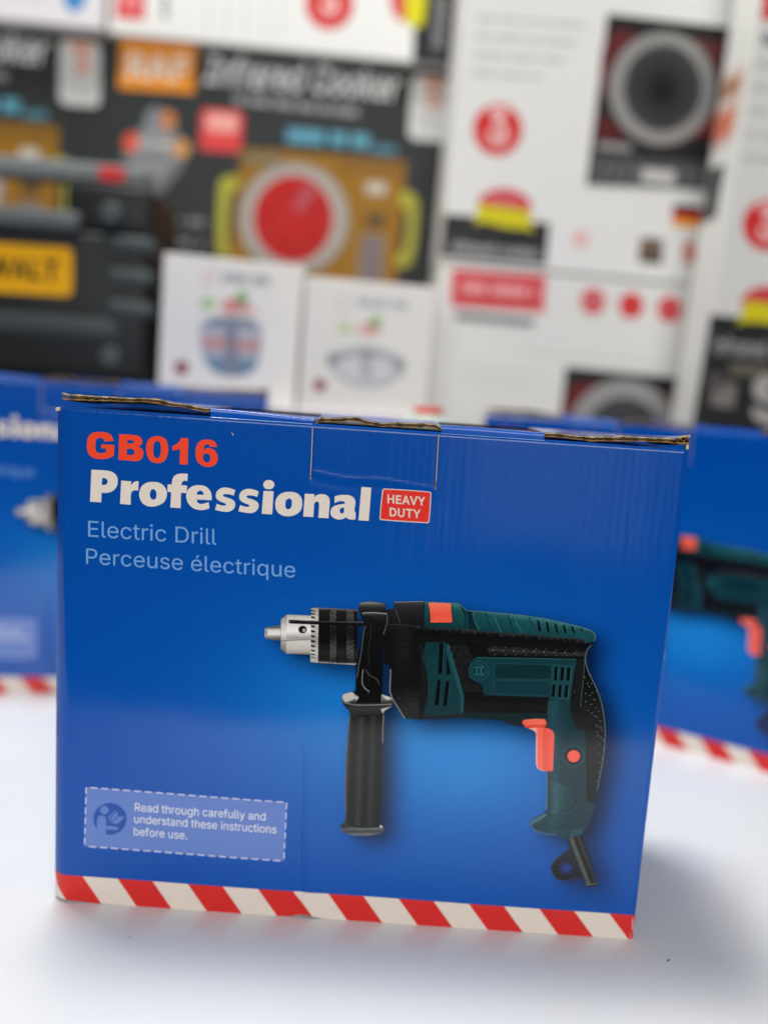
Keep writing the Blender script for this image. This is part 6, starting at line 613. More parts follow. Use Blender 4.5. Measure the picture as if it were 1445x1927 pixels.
def build_lettering(panel):
    a = (140, 790, 4.817)
    pr = Print(to3d, 6.5)
    P1 = lambda s: path(s, *a, n=6)
    pr.shape([P1("357,190* 275,197* 262,172 237,163 208,172 194,205 192,240 198,285 218,300 240,303 265,300 290,290* 288,260* 245,258* 247,220* 365,230* 360,325* 320,345 270,356 220,355 165,340 130,305 117,255 117,215 125,165 150,130 190,112 240,110 300,118 340,145")], ORANGE, 2)
    pr.shape([P1("408,130* 540,138 590,150 618,185 612,220 580,245* 615,265 628,300 618,345 585,370 545,374* 401,362*"),
              P1("483,183* 520,185 537,191 542,200 535,210 518,215* 481,211*"), P1("478,262* 525,265 543,275 547,295 540,313 520,320* 475,316*")], ORANGE, 2)
    pr.shape([P1("750,148 800,158 838,190 852,250 846,320 820,370 775,391 735,390 690,370 662,320 653,270 660,205 690,165"),
              P1("752,193 775,202 787,240 786,300 775,335 752,347 730,338 718,300 719,245 728,205")], ORANGE, 2)
    pr.shape([P1("970,165* 1036,168* 1029,406* 956,402* 962,262* 930,272 890,276* 892,235* 930,220 955,195")], ORANGE, 2)
    pr.shape([P1("1298,248* 1225,240* 1222,225 1210,220 1195,223 1180,240 1173,280* 1190,262 1215,255 1250,262 1285,290 1301,330 1299,370 1280,405 1240,423 1190,424 1140,400 1112,365 1102,310 1105,255 1125,210 1160,185 1210,178 1255,187 1285,212"),
              P1("1203,305 1225,315 1235,340 1233,365 1220,383 1200,386 1180,375 1168,345 1172,320 1185,308")], ORANGE, 2)
    pr.build('model_lettering', M_GLOSS, panel)
    pr = Print(to3d, 6.5)
    W = ink((224, 214, 202))
    b = (420, 860, 3.4405); c = (80, 720, 2.258)
    P2 = lambda s: path(s, *b, n=6)
    P3 = lambda s: path(s, *c, n=6)
    pr.shape([P1("157,453* 290,460 350,475 388,515 395,560 380,615 340,650 290,662 249,661* 246,748* 145,742*"), P1("254,528* 275,529 298,540 304,560 297,580 278,590 251,590*")], W, 2)
    pr.shape([P1("427,551* 517,557* 515,595* 535,572 560,557 585,558* 581,642* 560,640 540,642 522,655 514,680* 513,770* 417,762*")], W, 2)
    pr.shape([P1("715,563 770,570 815,600 840,650 838,700 815,745 765,775 710,787 655,778 612,745 591,690 593,650 615,600 660,570"), P1("717,628 738,640 748,675 744,705 730,722 712,722 695,710 686,680 692,650 702,632")], W, 2)
    pr.shape([P1("1031,490* 1027,557* 1005,552 985,558 976,575 973,592* 1026,596* 1022,664* 970,661* 966,800* 874,794* 880,655* 846,653* 849,584* 885,587* 888,560 900,520 930,495 975,487")], W, 2)
    pr.shape([P1("1247,728* 1115,722* 1118,745 1140,760 1170,760 1220,745* 1228,800* 1190,813 1140,817 1080,800 1035,755 1018,705 1020,665 1040,625 1085,598 1140,592 1195,605 1235,645 1248,690"), P1("1113,678* 1116,660 1130,645 1150,642 1168,652 1175,680*")], W, 2)
    S = "232,222* 222,258* 195,250 165,248 152,255 162,265 195,275 222,290 232,312 225,338 200,358 165,362 101,350* 112,310* 140,320 165,322 172,314 160,305 130,293 110,275 106,250 118,225 145,208 180,206"
    s2 = P2(S)
    pr.shape([s2], W, 2)
    pr.shape([[(x - 44.0, y - 2.4) for x, y in s2]], W, 2)
    pr.shape([P2("297,148 322,156 333,178 322,201 297,208 272,201 261,178 272,156")], W, 2)
    pr.shape([P2("263,218* 328,222* 319,371* 251,366*")], W, 2)
    pr.shape([P2("430,225 475,232 505,260 513,300 505,340 475,370 425,383 380,375 350,350 339,310 345,270 370,240 400,228"), P2("430,268 445,280 446,305 440,328 422,338 407,330 404,305 408,280")], W, 2)
    pr.shape([P2("530,237* 592,240* 591,262* 610,245 640,240 670,247 688,270 690,300* 682,396* 616,392* 622,310 618,292 605,288 592,298 589,318* 584,388* 519,384*")], W, 2)
    pr.shape([P2("722,255* 750,247 790,245 825,250 850,270 856,300 850,345 858,362* 857,402* 835,405 810,400 795,390* 770,402 735,402 705,385 695,360 702,332 725,315 765,305 787,303* 785,290 770,285 745,288 722,298*"), P2("784,328* 765,330 755,343 758,360 770,365 782,357*")], W, 2)
    pr.shape([P2("895,194* 959,198* 942,413* 876,409*")], W, 2)
    pr.build('headline_lettering', M_GLOSS, panel)
    pr = Print(to3d, 6.5)
    write(pr, 'Electric Drill', (166.6, 1009.5), (408, 1025.0), 30.5, PALE, 2)
    write(pr, 'Perceuse électrique', (162.8, 1060.5), (556, 1086.5), 29.5, PALE, 2)
    pr.build('subtitle_lettering', M_GLOSS, panel)
    # heavy duty badge
    pr = Print(to3d, 6.5)
    pr.shape([P2("1030,214 1040,204* 1336,224 1347,236* 1333,418 1322,428* 1022,408 1012,398*")], CREAM, 2)
    pr.shape([P2("1036,218 1044,210* 1332,229 1341,238* 1328,414 1319,422* 1026,402 1018,394*")], ink((222, 52, 44)), 3)
    o = pr.build('badge', M_GLOSS, panel)
    pr = Print(to3d, 6.5)
    write(pr, 'HEAVY', P2("1063,297* 1312,313*")[0], P2("1063,297* 1308,313*")[1], 15.6, CREAM, 4)
    write(pr, 'DUTY', P2("1077,381* 1280,392*")[0], P2("1077,382* 1278,395*")[1], 15.6, CREAM, 4)
    pr.build('badge_lettering', M_GLOSS, panel)
    # reading notice
    pr = Print(to3d, 6.5)
    PC = ink((96, 124, 190)); WT = ink((206, 206, 226))
    q = [(163, 1481.5), (540, 1509), (534.4, 1619.4), (159.6, 1592.5)]
    pr.shape([q], PC, 2)
    def dashes(p, r, n, w):
        L = math.hypot(r[0] - p[0], r[1] - p[1])
        for k in range(n):
            t0, t1 = (k + 0.02) / n, (k + 0.68) / n
            pr.line([(p[0] + (r[0] - p[0]) * t, p[1] + (r[1] - p[1]) * t) for t in (t0, t1)], w, WT, 3)
    dashes((170, 1482), (540, 1509), 18, 2.2); dashes((168, 1593), (534.4, 1619.4), 18, 2.2)
    dashes((163, 1481), (159.6, 1595), 6, 2.0); dashes((540, 1509), (534.4, 1621), 6, 2.0)
    cx = (150, 1470, 7.225)
    P4 = lambda s: path(s, *cx, n=6)
    pr.shape([ell(150 + 416 / 7.225, 1470 + 512 / 7.225, 31.3, 29.9, 48)], ink((28, 78, 160)), 3)
    pr.shape([ell(150 + 341 / 7.225, 1470 + 391 / 7.225, 7.9, 7.9, 24)], PC, 4)
    pr.shape([P4("238,735* 240,560 247,500 272,470 302,463 335,472 358,500 362,540* 361,605* 520,620 526,632 520,652 505,664* 360,656* 358,735*")], PC, 4)
    pr.shape([P4("393,488* 484,394* 493,402* 421,485* 433,562* 424,562*")], PC, 4)
    pr.shape([P4("440,486* 522,402* 522,466* 437,553*")], PC, 4)
    pr.shape([P4("528,478* 621,484* 522,578* 440,572*")], PC, 4)
    o = pr.build('reading_notice', M_GLOSS, panel)
    pr = Print(to3d, 6.5)
    LW = ink((226, 226, 236))
    write(pr, 'Read through carefully and', (254.7, 1525.8), (500, 1542.8), 15.6, LW, 4)
    write(pr, 'understand these instructions', (253.3, 1548), (520.6, 1567.3), 15.6, LW, 4)
    write(pr, 'before use.', (252.6, 1571.6), (353.2, 1578.8), 15.6, LW, 4)
    pr.build('notice_lettering', M_GLOSS, panel)
def seg_axis(p, q):
    """0..1 along p -> q"""
    dx, dy = q[0] - p[0], q[1] - p[1]; L = dx * dx + dy * dy
    return lambda x, y: ((x - p[0]) * dx + (y - p[1]) * dy) / L


def X3(x, y): return (480 + x / 3.4405, 1100 + y / 3.4405)
def X4(x, y): return (780 + x / 3.4405, 1100 + y / 3.4405)
def X6(x, y): return (940 + x / 4.817, 1300 + y / 4.817)


def build_drill(panel):
    pr = Print(to3d, 9)
    def D(c, k=1.0): return tuple(v * k for v in c)
    INK = (22, 24, 26)
    rnd = random.Random(9)
    # --- black mouldings
    body_col = grad([(1130, (46, 48, 50)), (1165, (30, 32, 33)), (1200, (18, 19, 21)), (1300, (22, 24, 25)), (1352, (40, 42, 42)), (1450, (26, 30, 30))], lambda x, y: y)
    def body_ink_sheen(x, y):
        c = body_col(x, y)
        k = 1.1 * gauss(x, y, 775, 1325, 30, 26) + 0.7 * gauss(x, y, 760, 1215, 16, 40) + 0.5 * gauss(x, y, 1000, 1335, 90, 10)  # brownish streaks: room reflections on the black, put into the ink colour
        k *= 0.75 + 0.35 * math.sin(y * 0.9 + 2 * math.sin(x * 0.06)) * math.sin(x * 0.05 + 1)
        return tuple(v + k * w for v, w in zip(c, (0.020, 0.018, 0.015)))
    pr.shape([S_BODY], body_ink_sheen, 2, spacing=4)
    # light rim on the silhouette
    rim = [p for p in S_BODY]
    i0 = min(range(len(rim)), key=lambda i: (rim[i][0] - 808) ** 2 + (rim[i][1] - 1132) ** 2)
    i1 = min(range(len(rim)), key=lambda i: (rim[i][0] - 1117) ** 2 + (rim[i][1] - 1206) ** 2)
    pr.line([(x, y + 0.6) for x, y in rim[i0:i1 + 1]], 1.3, (92, 138, 134), 5)
    i2 = min(range(len(rim)), key=lambda i: (rim[i][0] - 1112) ** 2 + (rim[i][1] - 1213) ** 2)
    i3 = min(range(len(rim)), key=lambda i: (rim[i][0] - 1122) ** 2 + (rim[i][1] - 1488) ** 2)
    pr.line([(x - 0.6, y) for x, y in rim[i2:i3 + 1]], 1.4, (96, 112, 118), 5)
    # --- chuck
    metal = grad([(1155, (150, 146, 140)), (1163, (205, 202, 196)), (1178, (222, 218, 212)), (1187, (236, 233, 228)), (1195, (196, 192, 186)), (1200, (150, 146, 140)), (1206, (206, 202, 196)), (1222, (186, 182, 175)), (1231, (120, 116, 110))], lambda x, y: y)
    nose = grad([(1176, (120, 118, 114)), (1181, (90, 88, 86)), (1186, (214, 210, 204)), (1193, (230, 226, 220)), (1198, (130, 126, 120)), (1205, (88, 86, 84))], lambda x, y: y + (x - 500) * 0.02)
    pr.shape([g3("65,287* 75,276 167,262* 167,360* 72,347 64,330*")], nose, 2, spacing=3)
    pr.shape([ell(501.5, 1189.5, 2.6, 6.5, 20)], (150, 148, 146), 3)
    pr.shape([g3("170,225* 208,192* 365,200* 362,450* 205,445* 168,415*")], metal, 2, spacing=3)
    pr.shape([g3("170,225* 208,192* 202,445* 168,415*")], grad([(1155, (120, 118, 114)), (1175, (190, 186, 180)), (1190, (226, 222, 216)), (1205, (170, 166, 160)), (1229, (96, 94, 90))], lambda x, y: y), 3, spacing=4)
    pr.line([X3(168, 362), X3(360, 352)], 1.6, (120, 116, 110), 4)
    pr.shape([g3("365,150* 412,148* 408,503* 360,498*")], grad([(1143, (150, 146, 140)), (1165, (206, 202, 194)), (1190, (190, 186, 180)), (1205, (150, 146, 142)), (1225, (206, 202, 196)), (1246, (170, 166, 160))], lambda x, y: y), 3, spacing=4)
    y = 162.0
    for h in (18, 22, 26, 30, 32, 32, 32, 32, 30, 26, 22, 16):
        pr.shape([g3("%f,%f* %f,%f* %f,%f* %f,%f*" % (364, y, 395, y + h * 0.25, 384, y + h * 0.62, 364, y + h * 0.5))], (34, 32, 32), 4)
        pr.line([X3(388, y + h * 0.7), X3(408, y + h * 0.7)], 0.8, (110, 106, 102), 4)
        y += h
        if y > 488: break
    sleeve = grad([(1143, (120, 118, 112)), (1147, (40, 40, 40)), (1160, (30, 31, 33)), (1180, (20, 20, 22)), (1205, (16, 16, 18)), (1228, (46, 46, 46)), (1240, (34, 34, 35)), (1245.5, (60, 60, 58)), (1247, (206, 200, 190)), (1250, (190, 186, 178))], lambda x, y: y - (x - 600) * 0.035)
    pr.shape([g3("412,148* 665,160* 660,512* 640,515* 408,503*")], sleeve, 3, spacing=3)
    for (xa, xb, lean) in ((484, 528, 14), (592, 640, -12)):
        for k in range(20):
            yy = 168 + k * 16.6
            bright = 0.55 + 0.45 * math.sin(k * 0.45 + 1)
            c = tuple(v * (0.5 + bright) for v in (100, 100, 96))
            pr.line([X3(xa, yy + lean), X3(xb, yy - lean)], 0.6, c, 4)
            if k % 2 == 0: pr.line([X3(xa, yy - lean * 0.8), X3(xb, yy + lean * 0.8)], 0.5, D(c, 0.75), 4)
        pr.line([X3(xa - 3, 158), X3(xa - 4, 506)], 0.9, (12, 12, 13), 4); pr.line([X3(xb + 3, 158), X3(xb + 2, 508)], 0.9, (12, 12, 13), 4)
    pr.shape([ell(*X3(309, 289), 8.0, 7.4, 28)], (60, 58, 56), 4)
    pr.shape([ell(*X3(311, 286), 6.2, 5.8, 24)], (24, 24, 25), 5)
    pr.shape([ell(*X3(318, 293), 3.0, 3.2, 18)], (176, 172, 166), 6)
    # depth rod
    pr.shape([g3("220,224* 410,233 700,238* 700,264* 410,257 222,250*")], grad([(0, (112, 112, 110)), (0.2, (34, 35, 36)), (0.6, (10, 11, 12)), (1, (22, 23, 25))], lambda x, y: (y - 1165 - (x - 545) * 0.03) / 8.0), 5, spacing=4)
    pr.shape([ell(*X3(225, 237), 2.0, 3.8, 16)], (96, 96, 96), 6)
    # --- gear housing front
    pr.shape([g3("845,160* 888,158* 905,148* 903,112* 1090,107* 1094,160* 1092,240* 940,250* 935,215 925,160 905,165* 860,180*")],
             grad([(1131, (74, 76, 78)), (1140, (50, 52, 54)), (1158, (36, 38, 40)), (1172, (26, 28, 29))], lambda x, y: y), 3, spacing=5)
    pr.line(path("905,150 920,190 938,245", 480, 1100, 3.4405, closed=False), 1.0, (92, 94, 94), 4)
    pr.line([X3(905, 112), X3(1088, 107)], 1.2, (130, 130, 128), 4)
    # left rim of the housing
    pr.line(path("878,545* 872,690* 890,735* 968,862*", 480, 1100, 3.4405, closed=False), 1.8, (128, 128, 124), 5)
    pr.shape([g3("1085,380* 1112,560 1105,700 1090,865* 1060,865* 1065,700 1075,560 1060,380*")], (30, 34, 34), 3)
    # --- green housing
    GT = grad([(1130, (58, 132, 122)), (1136, (28, 92, 88)), (1160, (20, 76, 74)), (1180, (12, 56, 56)), (1205, (10, 44, 45))], lambda x, y: y - (x - 800) * 0.17)
    pr.shape([g4("58,110* 75,108 285,120* 338,166* 420,170 725,200 960,245 1150,298 1171,345* 1160,368* 1098,380* 1095,356* 62,272*")], GT, 3, spacing=5)
    pr.shape([g4("285,120* 340,168* 330,280* 318,285* 322,200*")], (14, 58, 58), 4)
    pr.shape([g4("338,166* 372,168* 412,292* 350,288* 345,230*")], (10, 44, 46), 4)
    for (xa, ya, xb, yb, c) in ((372, 168, 414, 290, (52, 130, 120)), (458, 178, 505, 300, (10, 46, 46)), (510, 182, 560, 303, (54, 132, 122)), (602, 190, 648, 310, (10, 46, 46)), (642, 196, 694, 312, (54, 132, 122)), (742, 210, 792, 312, (10, 46, 46)), (735, 210, 785, 312, (40, 104, 98))):
        mx, my = (xa + xb) / 2 - 6, (ya + yb) / 2
        pr.line(path("%f,%f %f,%f %f,%f" % (xa, ya, mx, my, xb, yb), 780, 1100, 3.4405, closed=False), 1.5, c, 5)
    for (xa, ya, xb, yb) in ((790, 228, 820, 308), (846, 236, 875, 312), (902, 248, 928, 315), (956, 256, 982, 318), (1010, 266, 1036, 316), (1066, 280, 1084, 310)):
        pr.shape([g4("%f,%f* %f,%f* %f,%f* %f,%f* %f,%f*" % (xa, ya, xa + 14, ya + 6, xb, yb - 20, xb + 2, yb, xa + 12, yb - 8))], (6, 14, 16), 5)
        pr.line([X4(xa + 17, ya + 8), X4(xb + 4, yb - 4)], 0.9, (50, 120, 112), 5)
    pr.line([X4(62, 112), X4(60, 268)], 1.2, (8, 36, 36), 5)
    pr.shape([g4("88,118* 110,114 235,121* 236,160 243,243* 102,243* 100,180*")], grad([(1133, (255, 124, 100)), (1141, (248, 104, 80)), (1156, (232, 84, 62)), (1171, (240, 94, 72))], lambda x, y: y), 5, spacing=5)
    pr.line(path("86,118* 98,180 101,246* 246,246* 238,122*", 780, 1100, 3.4405, closed=False), 1.1, (8, 40, 40), 6)
    # black scale bar
    pr.shape([g4("-5,262* 1092,352* 1095,382* 700,352 -5,304*")], grad([(0, (60, 62, 62)), (0.16, (26, 28, 29)), (1, (16, 18, 19))], lambda x, y: (y - 1176 - (x - 780) * 0.083) / 11), 5, spacing=6)
    for k in range(26):
        xx = 20 + k * 41
        yy = 268 + xx * 0.083
        pr.line([X4(xx, yy + 2), X4(xx + 1, yy + (16 if k % 2 else 9))], 0.6, (84, 88, 88), 6)
        if k % 2: pr.line([X4(xx + 5, yy + 17), X4(xx + 12, yy + 18)], 0.8, (70, 74, 74), 6)
    pr.line([X3(860, 252), X4(-5, 264)], 1.0, (70, 72, 72), 6)
    # dark shoulder under the bar
    pr.shape([g4("0,304* 1095,384* 1150,372* 1142,395 1118,425 1105,470* 1040,470* 480,460* 455,385 70,372* 0,372*")], grad([(0, (14, 16, 17)), (0.5, (24, 26, 27)), (1, (16, 18, 18))], lambda x, y: (y - 1188 - (x - 780) * 0.07) / 26), 3, spacing=7)
    pr.shape([g4("468,402* 700,408 1000,440 1112,425* 1103,468* 800,462 484,460*")], grad([(0, (34, 36, 36)), (0.35, (60, 63, 62)), (0.55, (30, 32, 32)), (1, (22, 24, 24))], lambda x, y: (y - 1217 - (x - 915) * 0.05) / 17), 4, spacing=4)
    for k in range(9):
        for (dy, r, q) in ((425 + k * 2.2, 2.0, 0), (404 + k * 3.2, 1.0, 12), (452 + k * 0.8, 1.0, 12)):
            xx = 508 + k * 66 + q
            if xx > 1060: continue
            pr.shape([ell(*X4(xx, dy), r, r, 10)], (12, 13, 14), 5)
            pr.shape([ell(*X4(xx - 1, dy - 2), r * 0.45, r * 0.45, 8)], (170, 172, 168), 6)
    # --- green side
    GS = grad([(1200, (14, 58, 58)), (1260, (20, 68, 68)), (1345, (26, 62, 64))], lambda x, y: y)
    pr.shape([g4("72,372* 195,370* 215,385* 310,725* 312,835* 60,850* 85,700 78,560 50,470*")], GS, 3, spacing=7)
    pr.shape([g4("205,378* 232,390* 320,722* 312,832* 296,832* 300,735* 205,420*")], (34, 92, 90), 4)
    for s in ("162,376* 190,376* 181,572* 150,575*", "148,612* 172,616* 160,776* 128,776*", "207,462* 232,572* 227,580* 206,580*", "203,622* 227,622* 213,782* 183,782*"):
        pr.shape([g4(s)], (8, 14, 16), 4)
        q = g4(s)
        pr.line([q[1], q[2]], 0.9, (40, 100, 96), 5)
    for yy in (470, 520, 660, 705, 740): pr.line([X4(150, yy), X4(182, yy - 3)], 0.5, (24, 60, 60), 5)
    pr.shape([g4("216,388* 340,380* 352,420 372,450 385,475 362,500 348,548 352,592 380,622 420,642 436,660 442,706* 318,702*")], (20, 21, 22), 4)
    loops = [g4("222,394* 338,386* 350,420 368,452 376,475 355,500 342,548 346,592 374,626 414,646 430,664 434,700* 322,696*")]
    g = []
    for j in range(30):
        for i in range(26):
            xx, yy = 222 + i * 9.2 + (j % 2) * 4.6, 394 + j * 10.6
            g.append(X4(xx, yy))
    ok = inside(np.array(g), loops)
    for (x, y), k in zip(g, ok):
        if k: pr.shape([[(x - 0.9, y), (x, y - 0.8), (x + 0.9, y), (x, y + 0.8)]], (66 + rnd.randint(-14, 14),) * 3, 5)
    pr.shape([g4("385,478* 400,470 1042,482* 1000,748* 868,745* 868,728* 446,714* 438,662 420,640 380,620 352,590 348,546 362,500")], GS, 5, spacing=7)
    pr.line(path("400,470* 1042,482* 1036,520*", 780, 1100, 3.4405, closed=False), 1.0, (52, 120, 114), 6)
    for s, c in (("528,508* 875,518* 885,530 880,600 870,612* 530,606* 516,596 518,522", (13, 52, 54)), ("524,618* 870,622* 866,716* 520,706* 512,696* 514,628*", (20, 62, 64))):
        pr.shape([g4(s)], c, 6)
        q = g4(s); pr.line(q + q[:1], 0.8, (40, 98, 96), 7)
    cx, cy = X4(416, 556)
    for r, c, l in ((18.5, (36, 98, 94), 6), (17.0, (14, 54, 54), 7), (13.6, (40, 104, 98), 8), (12.4, (16, 60, 60), 9)):
        pr.shape([ell(cx, cy, r, r * 0.98, 36)], c, l)
    for (xa, xb, ya, yb) in ((-9, 9, -8, -5.6), (-9, 9, 5.6, 8), (-5, -2.4, -7, 7), (2.4, 5, -7, 7)):
        pr.shape([[(cx + xa, cy + ya), (cx + xb, cy + ya), (cx + xb, cy + yb), (cx + xa, cy + yb)]], (44, 112, 106), 10)
    pr.shape([g4("888,514* 1036,520* 1004,745* 872,742* 884,620*")], (28, 80, 78), 6)
    for (xa, xb, ya, yb) in ((906, 926, 530, 618), (946, 968, 533, 620), (986, 1008, 535, 620), (890, 912, 645, 725), (932, 953, 648, 727), (972, 994, 648, 728)):
        pr.shape([g4("%f,%f* %f,%f* %f,%f* %f,%f*" % (xa, ya, xb, ya, xb - 6, yb, xa - 6, yb))], (8, 12, 14), 7)
        pr.line([X4(xb + 1, ya), X4(xb - 5, yb)], 0.8, (60, 124, 118), 8)
    # dark belly
    pr.shape([g4("318,726* 862,740* 856,832* 560,826 326,822*")], grad([(1311, (18, 19, 20)), (1330, (32, 33, 32)), (1342, (24, 30, 30))], lambda x, y: y), 4, spacing=8)
    pr.shape([g4("300,828* 860,836* 850,890 700,880* 605,905* 578,880* 300,858*")], (26, 48, 50), 3)
    # back of the grip
    pr.shape([g4("1045,482* 1095,480* 1085,600 1078,745 1085,830* 1020,830* 1030,640*")], (30, 34, 35), 3)
    pr.line(path("1098,478 1090,600 1070,790", 780, 1100, 3.4405, closed=False), 1.2, (78, 92, 92), 4)
    for (xx, yy) in ((1100, 600), (1118, 640), (1105, 705), (1130, 660), (1132, 718), (1145, 640), (1108, 758), (1140, 775), (1162, 745), (1150, 700), (1120, 815), (1146, 832), (1172, 798), (1192, 820), (1165, 850), (1180, 858), (1178, 690), (1138, 590), (1172, 910), (1200, 880), (1204, 925), (1180, 955), (1205, 990), (1186, 980)):
        pr.shape([ell(*X4(xx, yy), 1.25, 1.25, 9)], (12, 13, 14), 5)
        pr.shape([ell(*X4(xx - 1.5, yy - 2), 0.7, 0.7, 8)], (176, 180, 178), 6)
    for (xx, yy) in ((885, 322), (918, 352), (892, 402), (932, 440), (902, 480), (938, 520), (898, 566), (925, 606), (898, 645), (920, 680), (892, 735), (908, 770), (884, 812), (892, 850)):
        pr.shape([ell(*X6(xx, yy), 1.0, 1.0, 8)], (120, 128, 128), 6)
    # --- green grip
    GG = grad([(0, (26, 66, 70)), (0.22, (36, 84, 86)), (0.4, (26, 66, 70)), (0.75, (24, 60, 65)), (1, (30, 68, 72))], lambda x, y: (x - 1022) / 90)
    pr.shape([g6("422,85* 640,85* 640,215 690,330 778,360* 790,1000* 858,1022* 835,1120 790,1230 745,1290 690,1320 600,1335 520,1312* 400,1287 330,1266 287,1232 276,1190 302,1160 405,1105 427,1060 430,730* 490,722* 492,412 482,370 450,340 430,325*")], GG, 3, spacing=7)
    pr.shape([g6("435,752* 500,815 600,850 685,876* 686,1022* 640,1060 520,1112 428,1112* 432,1000*")], grad([(0, (22, 58, 62)), (0.3, (54, 104, 104)), (0.55, (32, 76, 78)), (1, (24, 62, 66))], lambda x, y: (x - 1029) / 53), 4, spacing=5)
    pr.line(path("436,752* 500,812 600,848 687,876* 687,1022* 640,1062 520,1114 440,1118", 940, 1300, 4.817, closed=False), 1.0, (14, 40, 44), 5)
    pr.shape([g6("300,1162* 405,1105* 430,1120* 370,1165 300,1200 280,1200*")], (70, 122, 120), 4)
    pr.line(path("285,1210 360,1190 480,1140 640,1090 700,1040", 940, 1300, 4.817, closed=False), 1.0, (52, 100, 100), 5)
    pr.line(path("480,1245 600,1215 740,1180", 940, 1300, 4.817, closed=False), 0.8, (14, 44, 48), 5)
    pr.shape([g6("640,1262* 745,1240* 748,1290* 690,1322 640,1330*")], (38, 84, 84), 4)
    pr.line(path("424,730 426,900 422,1080", 940, 1300, 4.817, closed=False), 1.3, (120, 160, 160), 5)
    pr.line(path("300,1160 280,1190 290,1232 330,1264 400,1286 500,1304", 940, 1300, 4.817, closed=False), 1.2, (96, 142, 142), 5)
    pr.line([X6(778, 360), X6(790, 1000)], 1.0, (20, 28, 30), 5)
    cx, cy = X6(667, 588)
    for r, c, l in ((21.0, (44, 90, 92), 5), (19.4, (24, 62, 66), 6), (15.2, (14, 22, 24), 7), (11.8, (246, 92, 78), 8)):
        pr.shape([ell(cx, cy, r, r * 0.97, 36)], c, l)
    # --- trigger
    pr.shape([S_TRIG], grad([(0, (255, 164, 150)), (0.1, (226, 84, 72)), (0.28, (250, 112, 94)), (0.42, (226, 82, 66)), (1, (242, 98, 84))], lambda x, y: (x - 1008.5) / 33), 5, spacing=3)
    pr.line(path("330,405 330,660 352,704 400,722", 940, 1300, 4.817, closed=False), 1.0, (255, 190, 176), 6)
    pr.shape([S_TRIGTOP], grad([(1352, (255, 120, 96)), (1360, (240, 88, 66)), (1368, (214, 66, 50))], lambda x, y: y), 6, spacing=3)
    pr.line([X6(238, 298), X6(405, 286)], 1.1, (255, 150, 126), 7)
    # --- side handle
    for s in (S_COLLAR,):
        pr.shape([s], grad([(1130, (86, 88, 88)), (1140, (44, 45, 46)), (1152, (30, 31, 32)), (1200, (20, 21, 22)), (1300, (14, 15, 16))], lambda x, y: y), 6, spacing=6)
    pr.shape([g3("676,176* 672,140 690,113 835,122 841,160* 846,176* 700,172*")], grad([(1133, (128, 128, 124)), (1139, (62, 63, 63)), (1148, (34, 35, 36))], lambda x, y: y), 7, spacing=4)
    pr.shape([g3("690,182* 720,176 850,180* 858,200 854,235 836,285* 820,275 745,200 700,200*")], grad([(0, (96, 97, 95)), (0.3, (46, 47, 48)), (1, (24, 25, 26))], lambda x, y: (y - 1151) / 20), 7, spacing=4)
    pr.line(path("692,182* 760,178 855,186*", 480, 1100, 3.4405, closed=False), 1.2, (160, 160, 156), 8)
    pr.line(path("856,195 854,240 838,300 832,320", 480, 1100, 3.4405, closed=False), 1.1, (108, 108, 106), 8)
    pr.line(path("712,265 700,330 690,420 672,520 660,600", 480, 1100, 3.4405, closed=False), 1.5, (92, 94, 94), 8)
    pr.line(path("750,250 748,330 735,400 738,520", 480, 1100, 3.4405, closed=False), 1.0, (54, 56, 56), 8)
    pr.line(path("700,545* 694,600 700,650 740,690", 480, 1100, 3.4405, closed=False), 1.3, (140, 140, 136), 8)
    pr.line(path("715,545 740,580 790,610 805,645", 480, 1100, 3.4405, closed=False), 0.7, (104, 106, 104), 8)
    pr.line([X3(735, 540), X3(735, 760)], 0.9, (40, 42, 42), 8)
    # flange and grip of the handle
    pr.shape([S_HANDLE], lambda x, y: (0, 0, 0), 6)
    def hc(x, y):
        t0 = (y - 1345) / (1550 - 1345)
        xl = 659 + (650 - 659) * min(1, max(0, t0)) if y > 1340 else 660
        xr = 721 + (715.5 - 721) * min(1, max(0, t0))
        t = (x - xl) / (xr - xl)
        st = [(-.05, (110, 112, 110)), (0.04, (60, 62, 62)), (0.14, (32, 35, 36)), (0.27, (56, 60, 60)), (0.36, (84, 90, 88)), (0.44, (48, 52, 52)), (0.52, (24, 26, 27)), (0.6, (40, 44, 44)), (0.69, (74, 80, 79)), (0.8, (44, 48, 48)), (0.92, (26, 28, 29)), (0.985, (30, 32, 32)), (1.02, (70, 72, 72))]
        return tuple(v * 0.46 for v in grad(st, lambda a, b: t)(x, y))
    pr.shape([g5("356,388* 500,400 731,368* 722,650 715,1000 705,1400 695,1632* 500,1650 290,1612* 303,1500 300,1150 315,800 340,500")], hc, 7, spacing=3)
    pr.shape([g5("265,178 285,150 380,125* 500,230* 712,150* 800,180 833,198* 835,285* 745,335 731,372* 560,385 356,392* 345,330 290,275")],
             grad([(0, (168, 164, 158)), (0.3, (112, 110, 106)), (0.45, (36, 37, 38)), (0.7, (62, 63, 63)), (1, (40, 42, 43))], lambda x, y: (y - 1302) / 42), 7, spacing=4)
    pr.shape([g5("420,120* 440,190 420,250* 700,250* 712,150* 712,0* 425,0*")], (16, 17, 18), 8)
    pr.shape([g5("270,180 290,150 380,128* 425,185* 360,225 300,240*")], (188, 182, 174), 8)
    pr.shape([g5("715,160* 800,182 830,200* 770,215*")], (196, 190, 182), 8)
    pr.line(path("290,245 400,268 560,272 830,262", 600, 1280, 6.02, closed=False), 1.2, (150, 148, 142), 8)
    pr.shape([g5("700,320* 833,284* 745,335 728,370*")], (182, 178, 170), 8)
    pr.shape([g5("440,170* 450,190 440,205 420,215 418,190*")], (190, 186, 180), 9)
